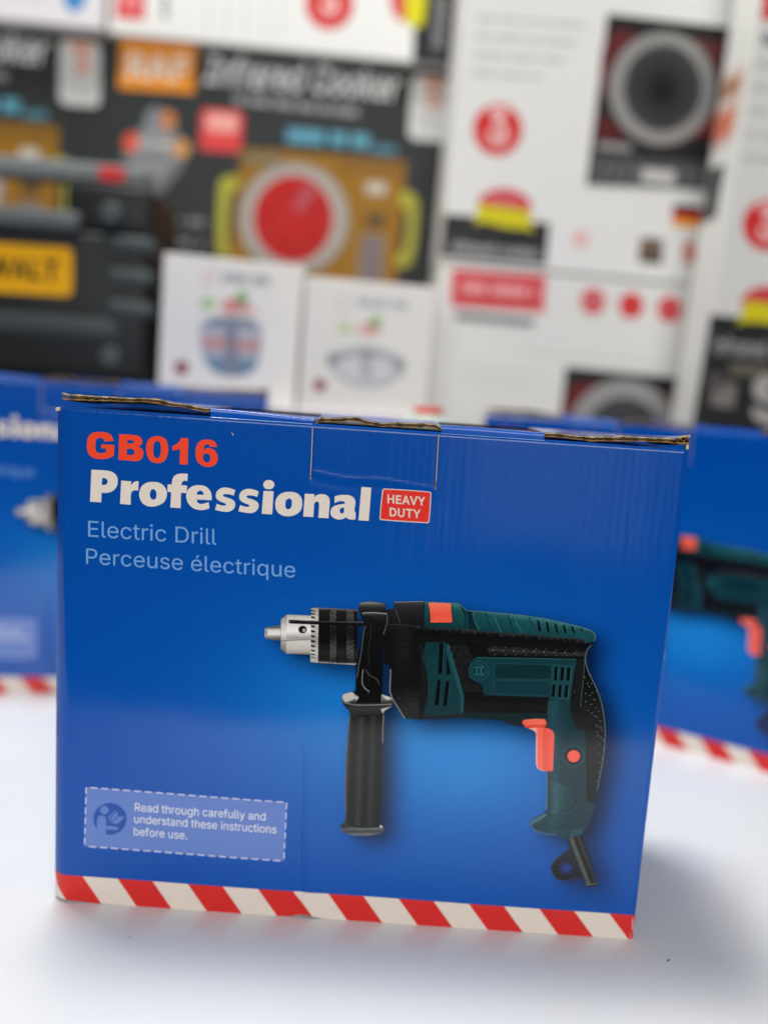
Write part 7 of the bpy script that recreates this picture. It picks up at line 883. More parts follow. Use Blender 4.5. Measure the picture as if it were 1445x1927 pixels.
    pr.line(path("355,395 338,520 316,800 302,1150 304,1500", 600, 1280, 6.02, closed=False), 1.0, (104, 110, 110), 8)
    pr.line(path("732,385 724,560 722,700", 600, 1280, 6.02, closed=False), 1.0, (150, 150, 146), 8)
    pr.shape([g5("292,1608* 400,1650 520,1662 695,1632* 732,1652 740,1690 700,1730 560,1752 400,1750 290,1722 246,1665 255,1630")],
             grad([(0, (60, 64, 64)), (0.35, (40, 44, 44)), (0.55, (96, 102, 100)), (0.7, (56, 60, 60)), (1, (112, 120, 116))], lambda x, y: (y - 1546) / 25), 8, spacing=3)
    pr.line(path("340,1660 430,1676 520,1680 690,1672", 600, 1280, 6.02, closed=False), 1.0, (120, 124, 122), 9)
    pr.shape([g5("697,1630* 722,1650* 708,1672* 690,1660*")], (200, 200, 196), 9)
    # --- cord
    pr.shape([g6("635,1432* 580,1470 490,1540 462,1590 470,1640 510,1700 580,1720 650,1705 742,1690* 700,1560*")], grad([(1605, (36, 40, 44)), (1655, (24, 27, 30))], lambda x, y: y), 3, spacing=6)
    pr.line(path("630,1436* 580,1472 492,1542 465,1590 472,1640 512,1698 580,1718 650,1704 738,1689", 940, 1300, 4.817, closed=False), 1.2, (70, 76, 80), 4)
    sx, sy = X6(600, 1606)
    star = []
    for k in range(18):
        r = (12.5, 6.0)[k % 2] if k % 2 else 12.5 - 2 * rnd.random()
        star.append((sx + r * 1.08 * math.cos(k * math.pi / 9 - 1.2), sy + r * math.sin(k * math.pi / 9 - 1.2)))
    pr.shape([ell(sx, sy, 7.0, 7.0, 18)], (30, 66, 140), 4)
    for k in range(9):
        a = k * 2 * math.pi / 9 - 1.2
        pr.line([(sx + 5.5 * math.cos(a), sy + 5.5 * math.sin(a)), (sx + 14 * math.cos(a), sy + 13 * math.sin(a))], 2.2, (32, 70, 146), 4)
    pr.shape([g6("610,1335* 740,1300* 790,1440 850,1660 880,1745 865,1765 790,1776 768,1765* 735,1640 690,1540 640,1440")], grad([(0, (24, 26, 26)), (0.28, (104, 108, 104)), (0.42, (26, 28, 28)), (0.68, (14, 15, 16)), (0.82, (66, 70, 68)), (1, (20, 22, 22))], lambda x, y: (x - (1067 + (y - 1575) * 0.385)) / 25), 5, spacing=3)
    pr.shape([g6("770,1752* 870,1738* 880,1750 862,1768 790,1776 768,1766")], (40, 44, 44), 6)
    pr.line(path("775,1758 830,1752 876,1742", 940, 1300, 4.817, closed=False), 0.9, (130, 134, 130), 7)
    # ink densities of the sheet
    def tone(c):
        r, g, b = c
        if max(c) < 0.16 and max(c) - min(c) < 0.02 + 0.12 * max(c): return tuple(v * (0.62 + 2.2 * max(c)) for v in c)
        if g > r * 1.4: return (r * 0.85, g * 0.74, b * 0.90)
        return tuple(min(0.9, v * 1.08) for v in c)
    # the photograph is printed in a fine, slightly uneven screen
    def screen(v):
        x, z = v[0] * 1000, v[2] * 1000
        return 1 + 0.10 * math.sin(x * 0.9 + 1.7 * math.sin(z * 0.41)) * math.sin(z * 1.1 + 1.3 * math.sin(x * 0.37)) + rnd.uniform(-0.07, 0.07)
    pr.mb.c = [tuple(q * (1 + (screen(v) - 1) * (0.25 if max(c) > 0.3 else 1)) for q in tone(c)) for c, v in zip(pr.mb.c, pr.mb.v)]
    pr.build('drill_picture', M_GLOSS, panel)


def build_wear():
    """cut lines, worn paper edges and scratches"""
    pr = Print(to3d, 9)
    E = (206, 196, 176)
    pr.line(path("588.5,806 587,850 584.6,897", closed=False), 1.5, (196, 182, 160), 3)
    pr.line(path("590.2,806 588.7,850 586.3,897", closed=False), 1.2, (4, 26, 74), 3)
    pr.line(path("825,818 822,870 819.5,920", closed=False), 1.8, (176, 166, 150), 3)
    pr.line(path("823.2,818 820.4,870 818,916", closed=False), 1.2, (4, 26, 74), 3)
    pr.line(path("584,893 585,899 583.6,902", closed=False), 2.2, (150, 120, 84), 4)
    pr.line(path("820,905 819.6,915 817.4,921", closed=False), 2.4, (120, 98, 70), 4)
    pr.line([(396, 785.0), (588, 798.2)], 1.0, (150, 180, 214), 3)
    pr.line([(830, 815.6), (1024, 829)], 1.0, (120, 160, 210), 3)
    rnd = random.Random(3)
    # worn lower right edge
    y = 1120
    while y < 1760:
        L = rnd.uniform(6, 26)
        t = (y - 833) / (1768 - 833)
        x = 1296.2 - 105.4 * t
        if rnd.random() < 0.5:
            pr.shape([[(x - 0.1, y), (x - 0.1 - 0.113 * L, y + L), (x - rnd.uniform(0.8, 1.6) - 0.06 * L, y + L * 0.5)]], (150, 170, 204), 3)
        y += L + rnd.uniform(4, 40)
    pr.line([(436, 813), (440, 819)], 0.7, E, 3)
    pr.line([(440, 815), (438, 821)], 0.5, E, 3)
    pr.line([(437, 1308), (433, 1370), (431, 1420)], 0.5, (70, 112, 186), 3)
    pr.line(path("160,1394 200,1397 260,1401 310,1404", closed=False), 0.55, (84, 96, 146), 3)
    for (x0, y0, x1, y1) in ((1090, 905, 1090.8, 906), (905, 935, 905.8, 935.8), (128, 990, 129, 991)):
        pr.line([(x0, y0), (x1, y1)], 0.8, (120, 160, 214), 3)
    for _ in range(90):
        x, y = rnd.uniform(120, 1180), rnd.uniform(850, 1640)
        r = rnd.uniform(0.25, 0.55)
        pr.shape([ell(x, y, r, r, 6)], rnd.choice(((150, 180, 220), (90, 130, 200), (10, 20, 50))), 12)
    # crease line
    pr.line(path("573,1408 572.5,1480 569.4,1540 568.5,1600 567,1640", closed=False), 0.8, (6, 40, 110), 3)
    pr.line(path("104.2,1350 107,1366 104,1372 107,1388", closed=False), 1.3, (8, 34, 92), 4)
    for _ in range(60):
        x = rnd.uniform(110, 1180)
        y = 1645 + (x - 98) * 0.0708 + rnd.uniform(8, 42)
        r = rnd.uniform(0.3, 0.8)
        pr.shape([ell(x, y, r, r * 0.8, 6)], (150, 136, 118), 12)
    return pr.mb


def build_shell(parent):
    """sides, back, bottom and the top closure with its raw cardboard flaps"""
    blue = lin((4, 66, 166))
    mb = MB()
    t = 0.0022
    def wall(pts, thick):
        n = (pts[1] - pts[0]).cross(pts[3] - pts[0]).normalized()
        q = [p - n * thick for p in pts]
        mb.add(list(pts) + q, [(0, 1, 2, 3), (7, 6, 5, 4), (0, 4, 5, 1), (1, 5, 6, 2), (2, 6, 7, 3), (3, 7, 4, 0)], blue)
    V = Vector
    HL, HR = TL[1] - 0.001, TR[1] - 0.001
    # left and right
    wall([V((BL[0] + .0002, BOX_D, 0)), V((BL[0] + .0002, .0040, 0.0012)), V((TL[0] + .0002, .0040, HL)), V((TL[0] + .0002, BOX_D, HL))], t)
    mb.build('side_panel', M_GLOSS, parent)
    mb = MB()
    wall([V((BR[0] - .0002, .0010, 0)), V((BR[0] - .0002, BOX_D, 0)), V((TR[0] - .0002, BOX_D, HR)), V((TR[0] - .0002, .0010, HR))], t)
    mb.build('side_panel', M_GLOSS, parent)
    mb = MB()
    wall([V((BR[0] - t, BOX_D, 0)), V((BL[0] + t, BOX_D, 0)), V((TL[0] + t, BOX_D, HL)), V((TR[0] - t, BOX_D, HR))], t)
    mb.build('back_panel', M_GLOSS, parent)
    mb = MB()
    mb.box((BL[0] + .004, .005, .0004), (BR[0] - .004, BOX_D - .003, .0026), blue)
    mb.build('bottom_panel', M_KRAFT, parent)
    # inner backing of the top: board under the flaps, the hollow's shade put into its colour
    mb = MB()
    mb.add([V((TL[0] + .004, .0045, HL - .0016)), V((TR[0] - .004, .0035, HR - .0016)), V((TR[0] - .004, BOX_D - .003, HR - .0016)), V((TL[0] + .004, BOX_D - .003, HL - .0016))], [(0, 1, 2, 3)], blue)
    mb.build('inner_flap', M_KRAFT_SHADED, parent)

    def top_x(px): return to_face(px, 763 + (px - 103) * 83 / 1194)[0]

    def zpx(px, py): return to_face(px, py)[1]
    # raw edges: lower line, upper line through photo-measured points (converted to heights on the box)
    def flap(pl, pu, y0, seed, name):
        rnd = random.Random(seed)
        xs0, xs1 = to_face(*pl[0])[0], to_face(*pl[-1])[0]
        lo = [to_face(*p) for p in pl]; up = [to_face(*p) for p in pu]
        def f(tab, x):
            if x <= tab[0][0]: return tab[0][1]
            for a, b in zip(tab, tab[1:]):
                if x <= b[0]:
                    k = (x - a[0]) / (b[0] - a[0]); k = k * k * (3 - 2 * k)
                    return a[1] + (b[1] - a[1]) * k
            return tab[-1][1]
        n = 150
        jl = [0.0]; 
        for i in range(n): jl.append(jl[-1] * 0.8 + rnd.uniform(-1, 1) * 0.00010)
        X = [xs0 + (xs1 - xs0) * i / n for i in range(n + 1)]
        zl = [f(lo, x) + j for x, j in zip(X, jl)]
        zu = [f(up, x) + j * 0.6 for x, j in zip(X, jl)]
        yy = [y0 + 0.0004 * math.sin(i * 0.21 + seed) + rnd.uniform(-1, 1) * 0.0001 for i in range(n + 1)]
        DEP = 0.05
        tn = [min(1.15, max(0.7, 0.95 + 0.25 * math.sin(i * 0.37 + seed) * math.sin(i * 0.11) + rnd.uniform(-0.12, 0.12))) for i in range(n + 1)]
        def zback(x): return HL + (HR - HL) * (x - TL[0]) / (TR[0] - TL[0]) + 0.0052
        mbk = MB()
        def sheet(za, zb, ya, tint):
            # a liner: slab between heights za..zb, edge at ya, running back
            for i in range(n):
                for k in range(2): pass
            base = len(mbk.v)
            for i in range(n + 1):
                for (yq, kk) in ((ya[i], 0), (ya[i] + 0.02, 0.55), (ya[i] + DEP, 1.0)):
                    d = (zback(X[i]) - zu[i]) * kk
                    mbk.v.append((X[i], yq, za[i] + d)); mbk.c.append(lin(tuple(v * tn[i] for v in tint)))
                    mbk.v.append((X[i], yq, zb[i] + d)); mbk.c.append(lin(tuple(v * tn[i] for v in tint)))
            for i in range(n):
                a = base + i * 6; b = a + 6
                mbk.f.append((a, b, b + 1, a + 1))                    # the raw edge
                for k in (0, 2):
                    mbk.f.append((a + k + 1, b + k + 1, b + k + 3, a + k + 3))   # top
                    mbk.f.append((a + k, a + k + 2, b + k + 2, b + k))           # underside
            mbk.f.append((base, base + 1, base + 3, base + 2)); mbk.f.append((base + 2, base + 3, base + 5, base + 4))
            e = base + n * 6
            mbk.f.append((e, e + 2, e + 3, e + 1)); mbk.f.append((e + 2, e + 4, e + 5, e + 3))
        th = [max(0.0007, b - a) for a, b in zip(zl, zu)]
        lw = 0.24
        y_top = [y + 0.0002 for y in yy]
        sheet(zl, [a + h * lw for a, h in zip(zl, th)], yy, (150, 116, 76))
        sheet([b - h * lw for b, h in zip(zu, th)], [b for b in zu], y_top, (196, 178, 148))  # paler tint: white paper edge, with its highlight put into the colour
        # fluting between the liners
        ph = [math.sin((x - xs0) / 0.0034 * 2 * math.pi + 2.6 * math.sin(x * 83 + seed) + 1.7 * math.sin(x * 211)) * (0.55 + 0.45 * math.sin(x * 140 + seed)) for x in X]
        mid = [0.5 * (a + b) for a, b in zip(zl, zu)]
        fa = [m + q * h * 0.2 - h * 0.10 for m, q, h in zip(mid, ph, th)]
        fb = [m + q * h * 0.2 + h * 0.10 for m, q, h in zip(mid, ph, th)]
        sheet(fa, fb, [y + 0.0005 for y in yy], (120, 92, 60))
        fo = mbk.build(name, M_EDGE, parent)
        # glossy printed skin on top
        sk = MB()
        for i in range(n + 1):
            for (yq, kk) in ((y_top[i] + 0.0001, 0), (yy[i] + 0.02, 0.55), (yy[i] + DEP, 1.0)):
                d = (zback(X[i]) - zu[i]) * kk
                sk.v.append((X[i], yq, zu[i] + d + 0.00018)); sk.c.append(blue)
        for i in range(n):
            for k in (0, 1):
                a = i * 3 + k
                sk.f.append((a, a + 3, a + 4, a + 1))
        sk.build('printed_skin', M_GLOSS, fo, smooth=True)
        # dark hollow under the flap
        return fo
    flap([(116, 752), (200, 755), (270, 757), (330, 765), (394, 775)], [(116, 738), (126, 741), (230, 748), (290, 750), (340, 760), (394, 768)], 0.0006, 1, 'top_flap')
    flap([(590, 798.5), (606, 794), (672, 793.5), (690, 799), (722, 804), (742, 802.5), (818, 805.5), (830, 811)], [(590, 797), (604, 786), (672, 786), (690, 792), (722, 797), (742, 795), (818, 798), (830, 805)], 0.0030, 2, 'top_flap')
    flap([(1024, 822), (1060, 824), (1106, 830), (1168, 831), (1210, 831), (1250, 833), (1277, 836), (1298, 837)], [(1024, 815), (1048, 815), (1090, 820.5), (1160, 822), (1172, 820), (1190, 821.5), (1268, 825.5), (1290, 819), (1298, 819)], 0.0012, 5, 'top_flap')
    # hinges: blue card bending from the front panel over to the top
    def hinge(xa, xb, off, off2):
        m = MB(); n, r = 40, 8
        for i in range(n + 1):
            px = xa + (xb - xa) * i / n
            x, zf = to_face(px, 763 + (px - 103) * 83 / 1194)
            zt = to_face(px, 763 + (px - 103) * 83 / 1194 - (off + (off2 - off) * i / n) - 0.8 * math.sin(i * 0.13))[1]
            for k in range(r + 1):
                t_ = k / r
                # up the front, then a tight turn over the top
                a_ = max(0.0, (t_ - 0.5) / 0.5) * math.pi / 2
                y = 0.0010 + 0.0016 * (1 - math.cos(a_))
                hgt = zt - zf + 0.0012
                z = zf - 0.0012 + (hgt - 0.0009) * min(1, t_ / 0.5) + 0.0009 * math.sin(a_)
                m.v.append((x, y, z)); m.c.append(lin((10, 84, 186)))
            m.v.append((x, 0.05, HL + (HR - HL) * (x - TL[0]) / (TR[0] - TL[0]) + 0.0034)); m.c.append(blue)
        w = r + 2
        for i in range(n):
            for k in range(w - 1):
                a = i * w + k
                m.f.append((a, a + w, a + w + 1, a + 1))
        m.build('top_hinge', M_GLOSS, parent, smooth=True)
    hinge(395.5, 589.5, 15.5, 10)
    hinge(830.5, 1024, 12.5, 13)
    # rear of the top
    m = MB()
    m.add([V((TL[0] + .0005, .0505, HL + .0050)), V((TR[0] - .0005, .0505, HR + .0050)), V((TR[0] - .0005, BOX_D, HR + .0010)), V((TL[0] + .0005, BOX_D, HL + .0010))], [(0, 1, 2, 3)], blue)
    m.build('top_panel', M_GLOSS, parent)
    # small paper burrs at the corners
    for (px, py, w, h) in ((103.5, 768, 8, 5), (1292, 838, 5, 8)):
        x, z = to_face(px, py)
        w, h = w * .00026, h * .00026
        m = MB()
        m.box((x, .0008, z - h), (x + w, .0042, z + .0004), lin((200, 190, 172)), bev=0.0004)
        m.build('torn_corner', M_CARTON, parent)


panel = build_front(front)
build_stripes(panel)
build_lettering(panel)
build_drill(panel)
build_shell(front)

# two more boxes of the same kind behind
def place_box(label, left, ang, sc, skip=()):
    b = copy_tree(front)
    b['label'] = label
    a = math.radians(ang)
    # `left` is where the front face's lower left corner stands
    b.rotation_euler = (0, 0, a)
    b.location = (left[0] - BL[0] * math.cos(a), left[1] - BL[0] * math.sin(a), 0)
    b.scale = sc
    for q in [q for q in bpy.data.objects if q.parent and q.parent.parent == b and q.name.split('.')[0] in skip]:
        bpy.data.objects.remove(q)
    b['group'] = 'blue drill boxes on the table'
    return b


front['group'] = 'blue drill boxes on the table'
place_box('blurred blue drill box behind at the left, end of its white headline in view', (-0.413, 0.262), 9.5, (1.03, 1, 1.05))
_u = Vector((0.8612, -0.5086, 0))
_q = Vector((0.2521, 0.2596, 0)) - _u * 0.190
place_box('blurred blue drill box behind at the right, pictured grip and red trigger in view', (_q.x, _q.y), math.degrees(math.atan2(_u.y, _u.x)), (0.985, 1, 1.02), ('badge', 'badge_lettering'))
# ------------------------------------------------------------------ goods stacked behind
class Face:
    """front face of a carton: origin at the photo's reference corner, u to the right, v up the face"""
    def __init__(self, ref, depth, yaw=0.0, roll=1.5):
        a, r = math.radians(yaw), math.radians(roll)
        self.u = Vector((math.cos(r) * math.cos(a), math.cos(r) * math.sin(a), -math.sin(r)))
        self.v = Vector((math.sin(r) * math.cos(a), math.sin(r) * math.sin(a), math.cos(r)))
        self.n = self.u.cross(self.v)                 # towards the viewer
        d = ray(*ref)
        t = (depth - CAM_LOC.y) / d.y
        self.o = CAM_LOC + d * t

    def uv(self, px, py):
        p = hit_plane(px, py, self.o, self.n) - self.o
        return p.dot(self.u), p.dot(self.v)

    def pt(self, u, v, h=0.0):
        return self.o + self.u * u + self.v * v + self.n * h

    def ink(self):
        return Print(lambda x, y, l: self.pt(*self.uv(x, y), 0.0002 * l))


def carton(name, label, face, x0, x1, y_top, y_bot, thick, col, cat='box', group=None, side=None, bev=0.0015):
    """x0, x1, y_top, y_bot: extents on the face (metres along u and v)"""
    base = face.pt((x0 + x1) / 2, y_bot, -thick / 2)
    r = root(name, base, label, cat, group=group)
    inv = Matrix.Translation(-base)
    mb = MB()
    M = Matrix((face.u, face.v, face.n)).transposed().to_4x4()
    M.translation = face.o
    mb.box((x0, y_bot, -thick), (x1, y_top, 0), lin(col), m=M, bev=bev)
    mb.build('carton', M_CARTON, r, inv=inv)
    return r, inv


def sq(x0, y0, x1, y1, slope=0.08, lean=-0.06):
    """an upright patch seen on a carton: corners from photo measures, following the carton's tilt"""
    w, h = x1 - x0, y1 - y0
    return [(x0, y0), (x1, y0 + w * slope), (x1 + h * lean, y1 + w * slope), (x0 + h * lean, y1)]


def rsq(x0, y0, x1, y1, r=10, slope=0.08, lean=-0.06):
    q = sq(x0, y0, x1, y1, slope, lean)
    out = []
    for i in range(4):
        p, a, b = q[i], q[i - 1], q[(i + 1) % 4]
        la, lb = math.dist(p, a), math.dist(p, b)
        pa = (p[0] + (a[0] - p[0]) * r / la, p[1] + (a[1] - p[1]) * r / la)
        pb = (p[0] + (b[0] - p[0]) * r / lb, p[1] + (b[1] - p[1]) * r / lb)
        for t in (0, .25, .5, .75, 1):
            out.append(tuple((1 - t) ** 2 * m_ + 2 * t * (1 - t) * n_ + t * t * o_ for m_, n_, o_ in zip(pa, p, pb)))
    return out


WHITE = (230, 229, 224)
DARK = (48, 51, 51)
rb = random.Random(21)


def small_print(pr, x0, y0, x1, w, col, slope=0.08, layer=1, step=9):
    """a line of small type too fine to read: word-long strokes"""
    x = x0
    while x < x1 - 3:
        L = rb.uniform(1.2, 4.5) * step
        e = min(x + L, x1)
        pr.line([(x, y0 + (x - x0) * slope), (e, y0 + (e - x0) * slope)], w, col, layer)
        x = e + step * 0.5


# ---- dark infrared cooker cartons
fC = Face((205, 66), 0.70, yaw=2.0)
DB = 0.004
W_C = fC.uv(872, 140)[0]
H_C = -0.56
cook, inv = carton('cooker_carton', 'dark grey cooker carton with a red hotplate picture, behind the two small white boxes', fC, 0, W_C, 0, H_C, 0.10, DARK, group='dark cooker cartons', bev=DB)
pr = fC.ink()
pr.shape([sq(228, 72, 370, 166, 0.07, -0.05)], (244, 152, 40), 1)
pr.build('orange_label', M_CARTON, cook, inv)
pr = fC.ink()
write(pr, 'RAF', (240, 145), (357, 152), 44, (255, 238, 220), 2)
pr.build('label_lettering', M_CARTON, cook, inv)
pr = fC.ink()
write(pr, 'Infrared Cooker', (384, 154), (745, 188), 52, (236, 236, 234), 1, shear=0.34)
small_print(pr, 440, 186, 680, 14, (150, 152, 152), slope=0.11, step=12)
pr.build('title_lettering', M_CARTON, cook, inv)
pr = fC.ink()
q = rsq(775, 142, 850, 262, 16)
pr.shape([q], (216, 216, 212), 1)
write(pr, '3', (800, 200), (828, 202), 38, (236, 150, 110), 2)
pr.line([(790, 152), (838, 156)], 8, (240, 160, 120), 2)
for k in range(3): small_print(pr, 786, 218 + k * 12, 828, 3, (176, 176, 172), layer=2, step=5)
pr.build('guarantee_sticker', M_CARTON, cook, inv)
pr = fC.ink()
pr.shape([rsq(380, 204, 458, 282, 10)], (222, 70, 70), 1)
pr.shape([rsq(390, 212, 448, 246, 8)], (240, 168, 158), 2)
pr.build('red_sticker', M_CARTON, cook, inv)
pr = fC.ink()
pr.shape([path("294,198* 324,216* 354,292* 340,322* 300,368* 286,362* 228,300* 240,270*")], (112, 114, 116), 1)
pr.shape([path("288,214* 316,232* 340,292* 294,346* 244,294*")], (140, 142, 142), 2)
for (x, y, c) in ((248, 268, (224, 92, 70)), (316, 226, (200, 126, 80)), (342, 280, (208, 150, 90)), (290, 222, (128, 134, 140))):
    pr.shape([ell(x, y, 16, 18, 20)], c, 3)
small_print(pr, 262, 270, 326, 8, (206, 206, 204), layer=4, step=8)
small_print(pr, 266, 292, 322, 5, (110, 112, 114), layer=4, step=7)
pr.build('diamond_badge', M_CARTON, cook, inv)
pr = fC.ink()
small_print(pr, 540, 254, 694, 26, (92, 158, 178), slope=0.08, step=22)
small_print(pr, 700, 280, 752, 15, (80, 128, 142), slope=0.08, step=16)
pr.build('blue_lettering', M_CARTON, cook, inv)
pr = fC.ink()
pr.shape([path("455,280* 540,284* 765,304* 742,560* 428,540*")], (150, 106, 26), 1)
pr.shape([path("640,296* 762,308* 758,334* 632,322*")], (134, 96, 34), 2)
pr.shape([path("448,286* 530,292* 528,312* 450,306*")], (110, 98, 60), 2)
for x in (470, 500): pr.line([(x, 298), (x + 18, 300)], 8, (150, 150, 130), 3)
for s in ("418,336 450,332* 448,356* 436,360 428,440* 430,470 436,474* 432,486* 412,478 408,460 412,360", "752,360* 776,364 786,384 780,470 768,500 744,500* 746,480* 760,470 766,400 750,384*"):
    pr.shape([path(s)], (176, 170, 62), 3)
pr.shape([ell(553, 412, 104, 106, 60)], (152, 146, 138), 4)
pr.shape([ell(553, 412, 97, 99, 60)], (170, 166, 158), 5)
pr.shape([ell(552, 412, 75, 82, 60)], (176, 20, 20), 6)
pr.shape([ell(552, 412, 66, 73, 60)], (200, 34, 28), 7)
pr.shape([ell(553, 414, 60, 66, 60)], (178, 24, 22), 8)
pr.shape([ell(553, 414, 40, 44, 50)], (186, 30, 26), 9)
pr.shape([path("574,346* 598,360* 566,400* 552,392*")], (176, 80, 92), 10)
pr.line([(690, 352), (726, 357)], 22, (196, 190, 176), 3)
pr.shape([path("690,400* 728,404* 720,430* 688,428*")], (92, 74, 46), 3)
pr.shape([path("680,440* 724,444* 716,560* 670,556*")], (132, 120, 116), 3)
for k in range(6): pr.line([(684, 452 + k * 14), (712, 454 + k * 14)], 4, (92, 84, 92), 4)
pr.build('hotplate_picture', M_CARTON, cook, inv)
pr = fC.ink()
for k in range(4): small_print(pr, 300 - k * 2, 412 + k * 40, 386 - k * 3, 13, (128, 132, 132), step=26)
for k in range(4): pr.shape([ell(286 - k * 2, 412 + k * 40, 13, 13, 18)], (108, 112, 112), 1)
pr.build('feature_list', M_CARTON, cook, inv)
c2 = copy_tree(cook)
off = fC.uv(150, 138)[0] - fC.uv(808, 205)[0]
off_v = fC.uv(150, 138)[1] - fC.uv(808, 205)[1]
c2.location = cook.location + fC.u * off + fC.v * off_v
c2['label'] = 'dark grey cooker carton at the left edge, partly behind the black tool case'

# ---- white cartons lying on top of them
fT = Face((205, 64), 0.685, yaw=2.0)
top, inv = carton('white_carton', 'white carton lying on its side on top of the dark cooker cartons, black end strip', fT, 0.0, fT.uv(866, 104)[0], 0.15, 0.0015, 0.13, WHITE)
pr = fT.ink()
pr.shape([sq(788, -120, 868, 116, 0.08, -0.05)], (34, 38, 42), 1)
write(pr, 'infrared cooker', (834, 92), (846, -100), 24, (178, 178, 176), 2, up=(-1.0, -0.06))
pr.build('black_strip', M_CARTON, top, inv)
pr = fT.ink()
pr.shape([sq(222, -60, 276, 34, 0.07, -0.04)], (214, 54, 60), 1)
pr.shape([sq(234, -50, 266, 18, 0.07, -0.04)], (232, 130, 130), 2)
for k in range(4): pr.line([(311, 34 - k * 12), (312, 26 - k * 12)], 11, (96, 98, 98), 1)
for x in (392, 428, 462, 496, 528): pr.line([(x, 70), (x + 4, -90)], 2.5, (186, 186, 182), 1)
pr.build('side_print', M_CARTON, top, inv)
pr = fT.ink()
pr.shape([ell(620, 8, 45, 47, 44)], (208, 46, 48), 1)
write(pr, '3', (602, 24), (638, 27), 52, (240, 190, 184), 2, up=(0.0, -1.0))
pr.build('red_emblem', M_CARTON, top, inv)
pr = fT.ink()
pr.shape([path("735,-40 736,10 748,36 764,40* 768,-60*")], (206, 70, 76), 1)
pr.shape([path("764,-60* 800,-58* 796,46 776,50 762,44*")], (216, 206, 24), 2)
pr.build('ribbon_emblem', M_CARTON, top, inv)
fT2 = Face((197, 58), 0.675, yaw=2.0)
top2, inv = carton('white_carton', 'pinkish white carton with a blue oval, in the top left corner', fT2, -0.36, -0.003, 0.15, 0.0015, 0.13, (226, 222, 224))
pr = fT2.ink()
pr.shape([path("118,-60 160,-60 162,0 152,18 138,22 124,12 118,-10")], (70, 140, 196), 1)
small_print(pr, 10, -10, 100, 6, (206, 196, 204), step=14)
pr.build('blue_oval', M_CARTON, top2, inv)

# ---- white cooker cartons on the right
fA = Face((829, 489), 0.57, yaw=4.0)
XA = fA.uv(1384, 200)[0]
wa, inv = carton('white_cooker_carton', 'tall white cooker carton with a round grey burner picture, right of the dark one', fA, 0.0, fA.uv(1368, 120)[0], 0.40, 0.0, 0.10, WHITE, group='white cooker cartons')
pr = fA.ink()
for k, x1 in enumerate((1100, 1085, 1060, 1020)):
    small_print(pr, 898 - k * 3, 34 + k * 34, x1, 7, (186, 187, 183), slope=0.07, step=14)
pr.build('text_lines', M_CARTON, wa, inv)
pr = fA.ink()
pr.shape([ell(936, 244, 46, 49, 44)], (214, 42, 40), 1)
write(pr, '3', (916, 268), (956, 271), 54, (242, 196, 190), 2)
pr.build('red_emblem', M_CARTON, wa, inv)
pr = fA.ink()
pr.shape([path("836,402* 1034,420* 1026,500* 828,482*")], (36, 38, 39), 1)
write(pr, 'infrared cooker', (850, 474), (1014, 488), 22, (196, 196, 194), 2)
pr.build('black_band', M_CARTON, wa, inv)
pr = fA.ink()
pr.shape([path("900,392* 902,374 920,360 950,355 982,364 998,382 998,400*")], (208, 62, 70), 2)
pr.shape([path("898,384* 1000,398* 998,418 1004,438* 990,432 950,428 905,418 892,424* 896,404")], (216, 204, 20), 3)
pr.line([(920, 376), (980, 384)], 8, (228, 130, 134), 4)
pr.build('ribbon_emblem', M_CARTON, wa, inv)
pr = fA.ink()
pr.shape([path("1143,26* 1371,52* 1332,358* 1102,348*")], (30, 29, 29), 1)
pr.shape([path("1140,70 1180,56* 1215,80* 1160,130* 1150,180* 1130,180*")], (96, 34, 36), 2)
pr.shape([path("1120,215* 1146,220 1180,260* 1160,268* 1114,262*")], (86, 24, 26), 2)
pr.shape([path("1300,70* 1364,80* 1356,150* 1330,110*")], (96, 48, 46), 2)
pr.shape([path("1316,220* 1346,206* 1338,250* 1300,262*")], (120, 34, 32), 2)
pr.shape([ell(1245, 167, 101, 108, 60, 0.1)], (120, 119, 116), 3)
pr.shape([ell(1245, 167, 98, 104, 60, 0.1)], (146, 145, 141), 4)
pr.shape([ell(1246, 166, 74, 82, 60, 0.1)], (66, 68, 69), 5)
for r, c in ((64, (48, 50, 51)), (46, (44, 46, 47)), (36, (36, 38, 39)), (26, (24, 25, 27)), (17, (12, 13, 15))):
    pr.shape([ell(1246, 167, r, r * 1.1, 40, 0.1)], c, 6 + (70 - r) / 15)
pr.line([(1122, 274), (1186, 280)], 14, (150, 149, 146), 5)
pr.shape([path("1112,292* 1334,308* 1330,356* 1104,346*")], (78, 78, 77), 5)
for k in range(9): pr.line([(1138 + k * 22, 306 + k * 1.6), (1132 + k * 22, 338 + k * 1.6)], 3, (132, 132, 130), 6)
pr.line([(1206, 330), (1268, 336)], 26, (196, 195, 191), 7)
pr.build('burner_picture', M_CARTON, wa, inv)
pr = fA.ink()
for k, c in enumerate(((40, 30, 30), (206, 40, 34), (236, 170, 40))):
    y0 = 384 + k * 14
    pr.shape([sq(1266 - k, y0, 1332 - k, y0 + 14, 0.08, -0.08)], c, 1)
pr.build('flag_print', M_CARTON, wa, inv)
pr = fA.ink()
pr.shape([sq(1204, 446, 1248, 492, 0.08, -0.08)], (112, 94, 76), 1)
pr.shape([sq(1206, 478, 1246, 494, 0.08, -0.08)], (78, 62, 48), 2)
pr.build('photo_print', M_CARTON, wa, inv)
pr = fA.ink()
pr.shape([path("1290,452 1304,458 1312,490* 1290,500* 1284,480")], (206, 120, 98), 1)
pr.build('figure_print', M_CARTON, wa, inv)
pr = fA.ink()
pr.shape([ell(1092, 450, 15, 14, 20)], (234, 178, 172), 1)
pr.build('pink_seal', M_CARTON, wa, inv)

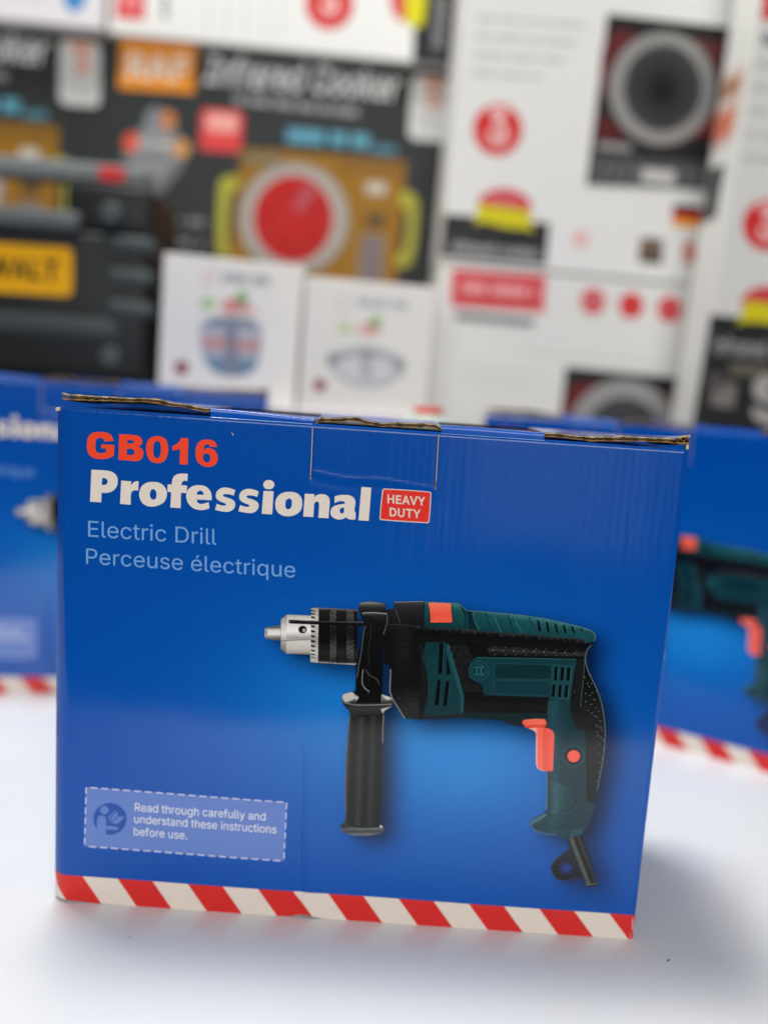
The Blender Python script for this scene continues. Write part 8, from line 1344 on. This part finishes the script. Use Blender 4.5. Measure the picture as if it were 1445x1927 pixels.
fB = Face((829, 492), 0.568, yaw=4.0)
wb, inv = carton('white_cooker_carton', 'white cooker carton with a red name plate and three red dots, under the tall one', fB, 0.0, fB.uv(1300, 600)[0], -0.002, -0.30, 0.11, (226, 225, 219), group='white cooker cartons')
pr = fB.ink()
pr.shape([sq(850, 505, 1028, 576, 0.075, -0.06)], (228, 120, 122), 1)
pr.shape([sq(856, 511, 1022, 570, 0.075, -0.06)], (212, 58, 64), 2)
small_print(pr, 868, 540, 1008, 20, (238, 160, 160), slope=0.08, layer=3, step=17)
pr.build('red_plate', M_CARTON, wb, inv)
pr = fB.ink()
pr.line([(856, 594), (1004, 608)], 14, (110, 114, 116), 1)
pr.build('grey_strapline', M_CARTON, wb, inv)
pr = fB.ink()
small_print(pr, 980, 660, 1250, 3, (204, 203, 198), step=8)
pr.build('fine_print', M_CARTON, wb, inv)
pr = fB.ink()
small_print(pr, 870, 690, 1010, 3, (204, 205, 203), step=8)
small_print(pr, 870, 715, 1010, 3, (204, 205, 203), step=8)
pr.build('text_lines', M_CARTON, wb, inv)
for (x, y, c) in ((1115, 567, (206, 120, 122)), (1187, 575, (212, 46, 48)), (1259, 582, (216, 88, 90))):
    pr = fB.ink()
    pr.shape([ell(x, y, 23, 25, 28)], (214, 62, 64), 1)
    pr.shape([ell(x, y, 12, 13, 20)], c, 2)
    pr.build('red_dot', M_CARTON, wb, inv)
pr = fB.ink()
pr.shape([path("1064,690* 1292,712* 1276,930* 1040,910*")], (32, 30, 30), 1)
pr.shape([path("1066,730* 1110,720 1140,734 1100,790* 1056,800*")], (104, 26, 28), 2)
pr.shape([path("1232,740* 1288,745* 1282,800* 1262,790*")], (96, 26, 30), 2)
pr.shape([ell(1172, 822, 106, 108, 60)], (150, 149, 146), 3)
pr.shape([ell(1172, 826, 74, 78, 60)], (60, 62, 62), 4)
pr.build('burner_picture', M_CARTON, wb, inv)

fD = Face((1383, 300), 0.50, yaw=3.0, roll=2.6)
yb = fD.uv(1300, 1080)[1]
wd, inv = carton('white_cooker_carton', 'white cooker carton cut off by the right edge of the picture', fD, 0.0, 0.27, 0.30, -0.49, 0.068, (216, 215, 208), group='white cooker cartons')
pr = fD.ink()
pr.shape([ell(1442, 424, 46, 48, 44)], (208, 40, 40), 1)
write(pr, '3', (1424, 448), (1462, 451), 52, (240, 190, 184), 2)
pr.build('red_emblem', M_CARTON, wd, inv)
pr = fD.ink()
pr.shape([path("1336,592* 1640,618* 1600,1000* 1272,980*")], (30, 31, 32), 1)
write(pr, 'infrared cooker', (1342, 664), (1540, 682), 32, (168, 168, 164), 2)
for (x0, x1, y, wd_, c) in ((1372, 1450, 694, 22, (98, 94, 80)), (1332, 1362, 716, 30, (86, 80, 78)), (1338, 1382, 740, 46, (122, 118, 112))):
    pr.line([(x0, y), (x1, y + 5)], wd_, c, 2)
pr.shape([path("1424,712 1450,704 1480,712 1480,730* 1450,728* 1444,738 1490,756 1490,790 1450,800 1416,784 1418,764* 1450,776 1460,766 1424,752 1416,732")], (168, 164, 160), 2)
pr.build('black_band', M_CARTON, wd, inv)
pr = fD.ink()
pr.shape([path("1394,580* 1396,560 1416,544 1450,538 1486,548 1500,570 1500,590*")], (206, 60, 66), 2)
pr.shape([path("1400,566* 1504,578* 1500,600 1506,622* 1450,610 1404,606 1384,612* 1394,592")], (212, 200, 16), 3)
pr.build('ribbon_emblem', M_CARTON, wd, inv)
pr = fD.ink()
for k in range(5): small_print(pr, 1420 - k * 6, 120 + k * 44, 1480, 7, (178, 178, 172), step=16)
pr.build('fine_print', M_CARTON, wd, inv)
pr = fD.ink()
pr.shape([sq(1436, -20, 1500, 36, 0.08, -0.1)], (214, 62, 66), 1)
pr.shape([sq(1434, 62, 1500, 84, 0.08, -0.1)], (130, 130, 140), 1)
pr.build('text_lines', M_CARTON, wd, inv)
# food picture printed round the carton's left side
def side3d(x, y, l):
    """x: 0 at the front edge .. 1 at the back edge, y: height along the face"""
    return fD.pt(-0.0002 * l, y, -0.068 * x)
pr = Print(side3d)
v0 = lambda py: fD.uv(1383, py)[1]
pr.shape([[(0.12, v0(110)), (0.95, v0(90)), (0.95, v0(255)), (0.2, v0(250))]], (206, 182, 170), 1)
pr.shape([[(0.25, v0(125)), (0.9, v0(110)), (0.9, v0(150)), (0.3, v0(150))]], (156, 112, 78), 2)
pr.shape([[(0.3, v0(185)), (0.95, v0(175)), (0.95, v0(235)), (0.35, v0(235))]], (204, 112, 82), 2)
pr.shape([[(0.35, v0(295)), (0.95, v0(285)), (0.95, v0(400)), (0.4, v0(400))]], (70, 70, 70), 1)
pr.build('food_picture', M_CARTON, wd, inv)

# ---- two small white gadget boxes
def small_box(ref, depth, x_r, label, y_bot, bowl, yaw):
    f = Face(ref, depth, yaw=yaw)
    r, inv = carton('gadget_box', label, f, 0.0, f.uv(*x_r)[0], 0.0, f.uv(ref[0], y_bot)[1], 0.12, (234, 231, 222), group='small white gadget boxes')
    return f, r, inv


f1, m1, inv = small_box((309, 475), 0.43, (569, 560), 'small white gadget box with a blue bowl picture, left of its twin', 762, 1, 6.0)
pr = f1.ink()
pr.line(path("382,520 396,510 404,522 396,534 384,532"), 3, (222, 176, 156), 1)
small_print(pr, 418, 522, 508, 15, (170, 172, 174), step=14)
pr.build('title_print', M_CARTON, m1, inv)
pr = f1.ink()
for (x, y, rx, ry, c) in ((391, 571, 14, 12, (180, 206, 146)), (440, 576, 24, 16, (222, 150, 142)), (455, 562, 13, 16, (146, 190, 130)), (470, 584, 12, 8, (226, 170, 160))):
    pr.shape([ell(x, y, rx, ry, 20)], c, 1)
pr.build('vegetable_picture', M_CARTON, m1, inv)
pr = f1.ink()
pr.shape([path("382,604 430,598 488,608 494,640 488,676 466,702 436,708 404,700 384,676 376,640")], (176, 182, 190), 1)
pr.shape([path("394,600 434,596 480,604 478,616 434,610 396,612")], (128, 138, 152), 2)
pr.shape([path("380,632* 490,640* 490,664* 380,656*")], (204, 160, 154), 2)
pr.shape([path("382,670* 488,678* 470,702 436,708 402,700*")], (110, 142, 160), 2)
pr.shape([path("424,612* 446,612* 448,706* 424,706*")], (132, 134, 144), 3)
pr.line([(384, 644), (488, 650)], 5, (184, 130, 128), 4)
pr.build('bowl_picture', M_CARTON, m1, inv)
pr = f1.ink()
pr.shape([ell(342, 692, 13, 14, 22)], (146, 62, 62), 1)
pr.build('red_seal', M_CARTON, m1, inv)

f2, m2, inv = small_box((577, 520), 0.425, (817, 600), 'small white gadget box with a pale grey bowl picture, right of its twin', 786, 2, 1.0)
pr = f2.ink()
pr.line(path("636,566 648,556 658,568 650,580 638,578"), 3, (228, 200, 184), 1)
small_print(pr, 672, 568, 766, 14, (188, 190, 192), step=14)
pr.build('title_print', M_CARTON, m2, inv)
pr = f2.ink()
for (x, y, rx, ry, c) in ((650, 617, 14, 11, (200, 216, 172)), (694, 620, 22, 14, (230, 186, 176)), (707, 606, 14, 14, (172, 206, 156))):
    pr.shape([ell(x, y, rx, ry, 20)], c, 1)
pr.build('vegetable_picture', M_CARTON, m2, inv)
pr = f2.ink()
bowl = path("614,672 650,654 690,650 736,660 764,682 750,712 714,730 668,728 632,706")
pr.shape([bowl], (196, 198, 200), 1)
pr.shape([path("632,678 690,664 744,686 728,710 680,718 644,702")], (212, 212, 214), 2)
pr.line(path("616,676 690,664 762,684", closed=False), 7, (162, 166, 168), 3)
pr.line([(690, 656), (688, 712)], 20, (178, 180, 182), 3)
for (x, y) in ((628, 676), (752, 688)): pr.shape([ell(x, y, 12, 12, 18)], (168, 172, 174), 3)
pr.build('bowl_picture', M_CARTON, m2, inv)
pr = f2.ink()
pr.shape([ell(602, 725, 12, 12, 22)], (156, 72, 72), 1)
pr.build('red_seal', M_CARTON, m2, inv)

# ---- what the stacks stand on
zt = hit_plane(690, 768, Vector((0, .43, 0)), Vector((0, -1, 0))).z


def floor_carton(label, x0, x1, y0, y1, z1, col):
    r = root('low_carton', ((x0 + x1) / 2, (y0 + y1) / 2, 0), label, 'box')
    mb = MB()
    mb.box((x0 - r.location.x, y0 - r.location.y, 0.0005), (x1 - r.location.x, y1 - r.location.y, z1), lin(col), bev=0.002)
    mb.build('carton', M_CARTON, r)
    return r


floor_carton('pale lilac carton under the two small white boxes', -0.262, 0.068, 0.418, 0.56, min(zt, 0.262), (212, 206, 214))

# ---- black tool case
fK = Face((300, 400), 0.47, yaw=1.0)
k = fK.uv
base = fK.pt(k(60, 560)[0], k(60, 900)[1], -0.06)
case = root('tool_case', base, 'black plastic tool case with a yellow name plate, at the left edge', 'tool case')
inv = Matrix.Translation(-base)
M = Matrix((fK.u, fK.v, fK.n)).transposed().to_4x4(); M.translation = fK.o
KC = lin((24, 28, 29))
x_l, x_r = k(-260, 500)[0], k(282, 500)[0]
y_b = k(60, 705)[1]
mb = MB()
mb.box((x_l, y_b, -0.12), (x_r, k(60, 425)[1], 0), KC, m=M, bev=0.009)
mb.build('case_body', M_BLACK, case, smooth=True, inv=inv)
mb = MB()
mb.box((k(118, 380)[0], k(200, 430)[1] - .004, -0.118), (x_r - 0.002, k(200, 342)[1], -0.004), KC, m=M, bev=0.008)
mb.build('lid_hump', M_BLACK, case, smooth=True, inv=inv)
mb = MB()
mb.box((x_l, k(60, 428)[1], -0.045), (k(152, 405)[0], k(60, 392)[1], 0.006), lin((98, 102, 101)), m=M, bev=0.005)
mb.build('lid_edge', M_CARTON, case, smooth=True, inv=inv)
mb = MB()
mb.box((x_l, k(60, 628)[1], -0.02), (k(225, 610)[0], k(60, 590)[1], 0.004), lin((62, 70, 70)), m=M, bev=0.0035)
mb.build('rib_band', M_CARTON, case, smooth=True, inv=inv)
for yc in (458, 520, 580):
    for (xa, xb, h, dz) in ((206, 288, 26, 0.004),):
        mb = MB()
        mb.box((k(xa, yc)[0], k(235, yc + 14)[1], -0.03), (k(xb, yc)[0], k(235, yc - 14)[1], 0.005), lin((76, 84, 84)), m=M, bev=0.0045)
        mb.build('grip_rib', M_CARTON, case, smooth=True, inv=inv)
for (x, y) in ((213, 402), (211, 672)):
    mb = MB()
    n = 28
    r = 0.0105
    cu, cv = k(x, y)
    vs = []
    for z, q in ((-0.01, 1), (0.006, 1), (0.008, 0.8)):
        for i in range(n):
            a = 2 * math.pi * i / n
            vs.append(fK.pt(cu + r * q * math.cos(a), cv + r * q * math.sin(a), z))
    fs = [(j * n + i, j * n + (i + 1) % n, (j + 1) * n + (i + 1) % n, (j + 1) * n + i) for j in range(2) for i in range(n)]
    fs.append(tuple(2 * n + i for i in range(n)))
    mb.add(vs, fs, lin((78, 86, 86)))
    mb.build('latch_button', M_CARTON, case, inv=inv)
pr = Print(lambda x, y, l: fK.pt(*fK.uv(x, y), 0.0004 + 0.0003 * l))
pr.shape([rsq(-150, 448, 138, 540, 14, 0.065, -0.01)], (236, 172, 12), 1)
plate = pr.build('name_plate', M_CARTON, case, inv)
pr = Print(lambda x, y, l: fK.pt(*fK.uv(x, y), 0.0004 + 0.0003 * l))
write(pr, 'DEWALT', (-84, 514), (112, 528), 36, (66, 50, 16), 3)
pr.build('plate_lettering', M_CARTON, case, inv)
mb = MB()
mb.box((x_l, k(60, 322)[1], -0.05), (k(266, 330)[0], k(60, 285)[1], -0.02), lin((122, 127, 127)), m=M, bev=0.004)
hd = mb.build('handle', M_CARTON, case, smooth=True, inv=inv)
mb = MB()
mb.box((k(174, 320)[0], k(200, 332)[1], -0.022), (k(224, 320)[0], k(200, 303)[1], -0.0185), lin((206, 60, 62)), m=M, bev=0.001)
mb.build('red_sticker', M_CARTON, case, inv=inv)
floor_carton('plain grey carton under the black tool case', -0.62, -0.272, 0.43, 0.585, 0.262, (120, 122, 126))
floor_carton('plain grey carton under the dark cooker cartons', -0.80, 0.045, 0.70, 0.84, (fC.pt(0, H_C)).z - 0.012, (90, 92, 94))

# ---- bottle with a red cap
bx = hit_plane(806, 776, Vector((0, .30, 0)), Vector((0, -1, 0)))
bot = root('bottle', (bx.x, 0.30, 0), 'small pale green bottle with a red cap behind the sharp box', 'bottle')
def lathe(prof, name, col):
    mb = MB(); n = 32
    for (r, z) in prof:
        for i in range(n):
            a = 2 * math.pi * i / n
            mb.v.append((r * math.cos(a), r * math.sin(a), z)); mb.c.append(lin(col))
    for j in range(len(prof) - 1):
        for i in range(n):
            mb.f.append((j * n + i, j * n + (i + 1) % n, (j + 1) * n + (i + 1) % n, (j + 1) * n + i))
    mb.f.append(tuple((len(prof) - 1) * n + i for i in range(n)))
    mb.build(name, M_CARTON, bot, smooth=True)
zc = bx.z + 0.003
lathe([(0.026, 0.0005), (0.028, 0.004), (0.028, zc - 0.035), (0.026, zc - 0.014), (0.016, zc - 0.007), (0.012, zc - 0.004)], 'bottle_body', (176, 196, 184))
lathe([(0.0125, zc - 0.010), (0.0125, zc), (0.0115, zc + 0.0012), (0.0, zc + 0.0013)], 'cap', (214, 40, 34))
# ------------------------------------------------------------------ table
m, nt, b = nodes('white_table_laminate')
L = nt.links.new
tc = N(nt, 'ShaderNodeTexCoord')
n1 = N(nt, 'ShaderNodeTexNoise'); n1.inputs['Scale'].default_value = 9; n1.inputs['Detail'].default_value = 5
L(tc.outputs['Object'], n1.inputs['Vector'])
cr = N(nt, 'ShaderNodeValToRGB')
cr.color_ramp.elements[0].position = 0.3; cr.color_ramp.elements[0].color = (0.77, 0.775, 0.775, 1)
cr.color_ramp.elements[1].position = 0.7; cr.color_ramp.elements[1].color = (0.80, 0.805, 0.805, 1)
L(n1.outputs['Fac'], cr.inputs['Fac']); L(cr.outputs['Color'], b.inputs['Base Color'])
n2 = N(nt, 'ShaderNodeTexNoise'); n2.inputs['Scale'].default_value = 160; n2.inputs['Detail'].default_value = 3
L(tc.outputs['Object'], n2.inputs['Vector'])
bp = N(nt, 'ShaderNodeBump'); bp.inputs['Strength'].default_value = 1; bp.inputs['Distance'].default_value = 0.00006
L(n2.outputs['Fac'], bp.inputs['Height']); L(bp.outputs['Normal'], b.inputs['Normal'])
b.inputs['Roughness'].default_value = 0.2
b.inputs['Specular IOR Level'].default_value = 0.45
tb = MB()
tb.box((-1.15, -0.26, -0.035), (1.15, 1.25, 0.0), (1, 1, 1), bev=0.004)
tag(tb.build('table', m), 'smooth white table top that all the boxes stand on', 'table')

M_SPECK = plain('dark_crumb', (60, 52, 48), 0.8)
sp = MB()
rnd = random.Random(12)
for (px, py, r, e, a) in ((1257, 1808, 1.1, 3.2, 0.6), (1228, 1868, 0.35, 1.4, -1.0), (137, 1758, 0.5, 0.7, 0.3), (104, 1715, 0.5, 0.5, 0), (317, 1882, 0.4, 0.7, 0.6), (245, 1764, 0.25, 4.0, 0.1), (1132, 1901, 0.5, 0.6, 0), (1155, 1815, 0.3, 0.6, 1.2)):
    c = hit_plane(px, py, Vector((0, 0, 0)), Vector((0, 0, 1)))
    q = [(c.x + (math.cos(t) * e * math.cos(a) - math.sin(t) * r * math.sin(a)) * 0.00026, c.y + (math.cos(t) * e * math.sin(a) + math.sin(t) * r * math.cos(a)) * 0.0005) for t in [k * math.pi / 4 for k in range(8)]]
    sp.add([(x, y, 0.0003) for x, y in q] + [(c.x, c.y, 0.0003 + r * 0.0002)], [(k, (k + 1) % 8, 8) for k in range(8)], (1, 1, 1))
tag(sp.build('crumbs', M_SPECK), 'tiny dark crumbs and fibres scattered on the white table top', 'dirt', kind='stuff')

# ------------------------------------------------------------------ light
w = bpy.data.worlds.new('World')
scene.world = w
w.use_nodes = True
nt = w.node_tree
bg = nt.nodes['Background']
tc = N(nt, 'ShaderNodeTexCoord')
sep = N(nt, 'ShaderNodeSeparateXYZ')
nt.links.new(tc.outputs['Generated'], sep.inputs[0])
cr = N(nt, 'ShaderNodeValToRGB')
e = cr.color_ramp.elements
e[0].position = 0.35; e[0].color = (0.05, 0.05, 0.055, 1)
e[1].position = 0.95; e[1].color = (0.32, 0.33, 0.35, 1)
k = e.new(0.52); k.color = (0.07, 0.07, 0.075, 1)
k = e.new(0.62); k.color = (0.16, 0.16, 0.165, 1)
mr = N(nt, 'ShaderNodeMapRange'); mr.inputs['From Min'].default_value = -1; mr.inputs['From Max'].default_value = 1
nt.links.new(sep.outputs['Z'], mr.inputs['Value'])
nt.links.new(mr.outputs['Result'], cr.inputs['Fac'])
nt.links.new(cr.outputs['Color'], bg.inputs['Color'])
bg.inputs['Strength'].default_value = 1.0


def area(name, loc, target, size, power, col):
    d = bpy.data.lights.new(name, 'AREA')
    d.shape = 'RECTANGLE'; d.size, d.size_y = size
    d.energy = power; d.color = col
    o = bpy.data.objects.new(name, d)
    COL.objects.link(o)
    o.location = loc
    o.rotation_euler = (Vector(target) - Vector(loc)).to_track_quat('-Z', 'Y').to_euler()
    return o


area('overhead_light', (-0.31, 0.31, 1.95), (0.0, 0.05, 0), (0.4, 0.4), 32.5, (0.99, 0.99, 0.98))
area('shop_front_light', (0.3, -2.5, 0.88), (0.05, 0.3, 0.3), (2.4, 0.8), 45, (1.0, 0.975, 0.95))

area('doorway_light', (0.85, -3.9, 0.28), (0.85, 0.0, 0.28), (1.2, 1.4), 3.8, (0.97, 0.98, 1.0))

# ------------------------------------------------------------------ camera and output
cam = bpy.data.cameras.new('camera')
co = bpy.data.objects.new('camera', cam)
COL.objects.link(co)
co.location = CAM_LOC
co.rotation_euler = CAM_ROT
cam.sensor_fit = 'VERTICAL'
cam.sensor_height = 36.0
cam.lens = F_PX / 1927 * 36.0
cam.clip_start = 0.01
cam.clip_end = 50
cam.dof.use_dof = True
cam.dof.focus_distance = 0.388
cam.dof.aperture_fstop = 2.0
cam.dof.aperture_blades = 0
scene.camera = co
vs = scene.view_settings
vs.view_transform = 'Standard'
vs.look = 'None'
vs.exposure = 0.0
vs.gamma = 1.0
vs.use_curve_mapping = False
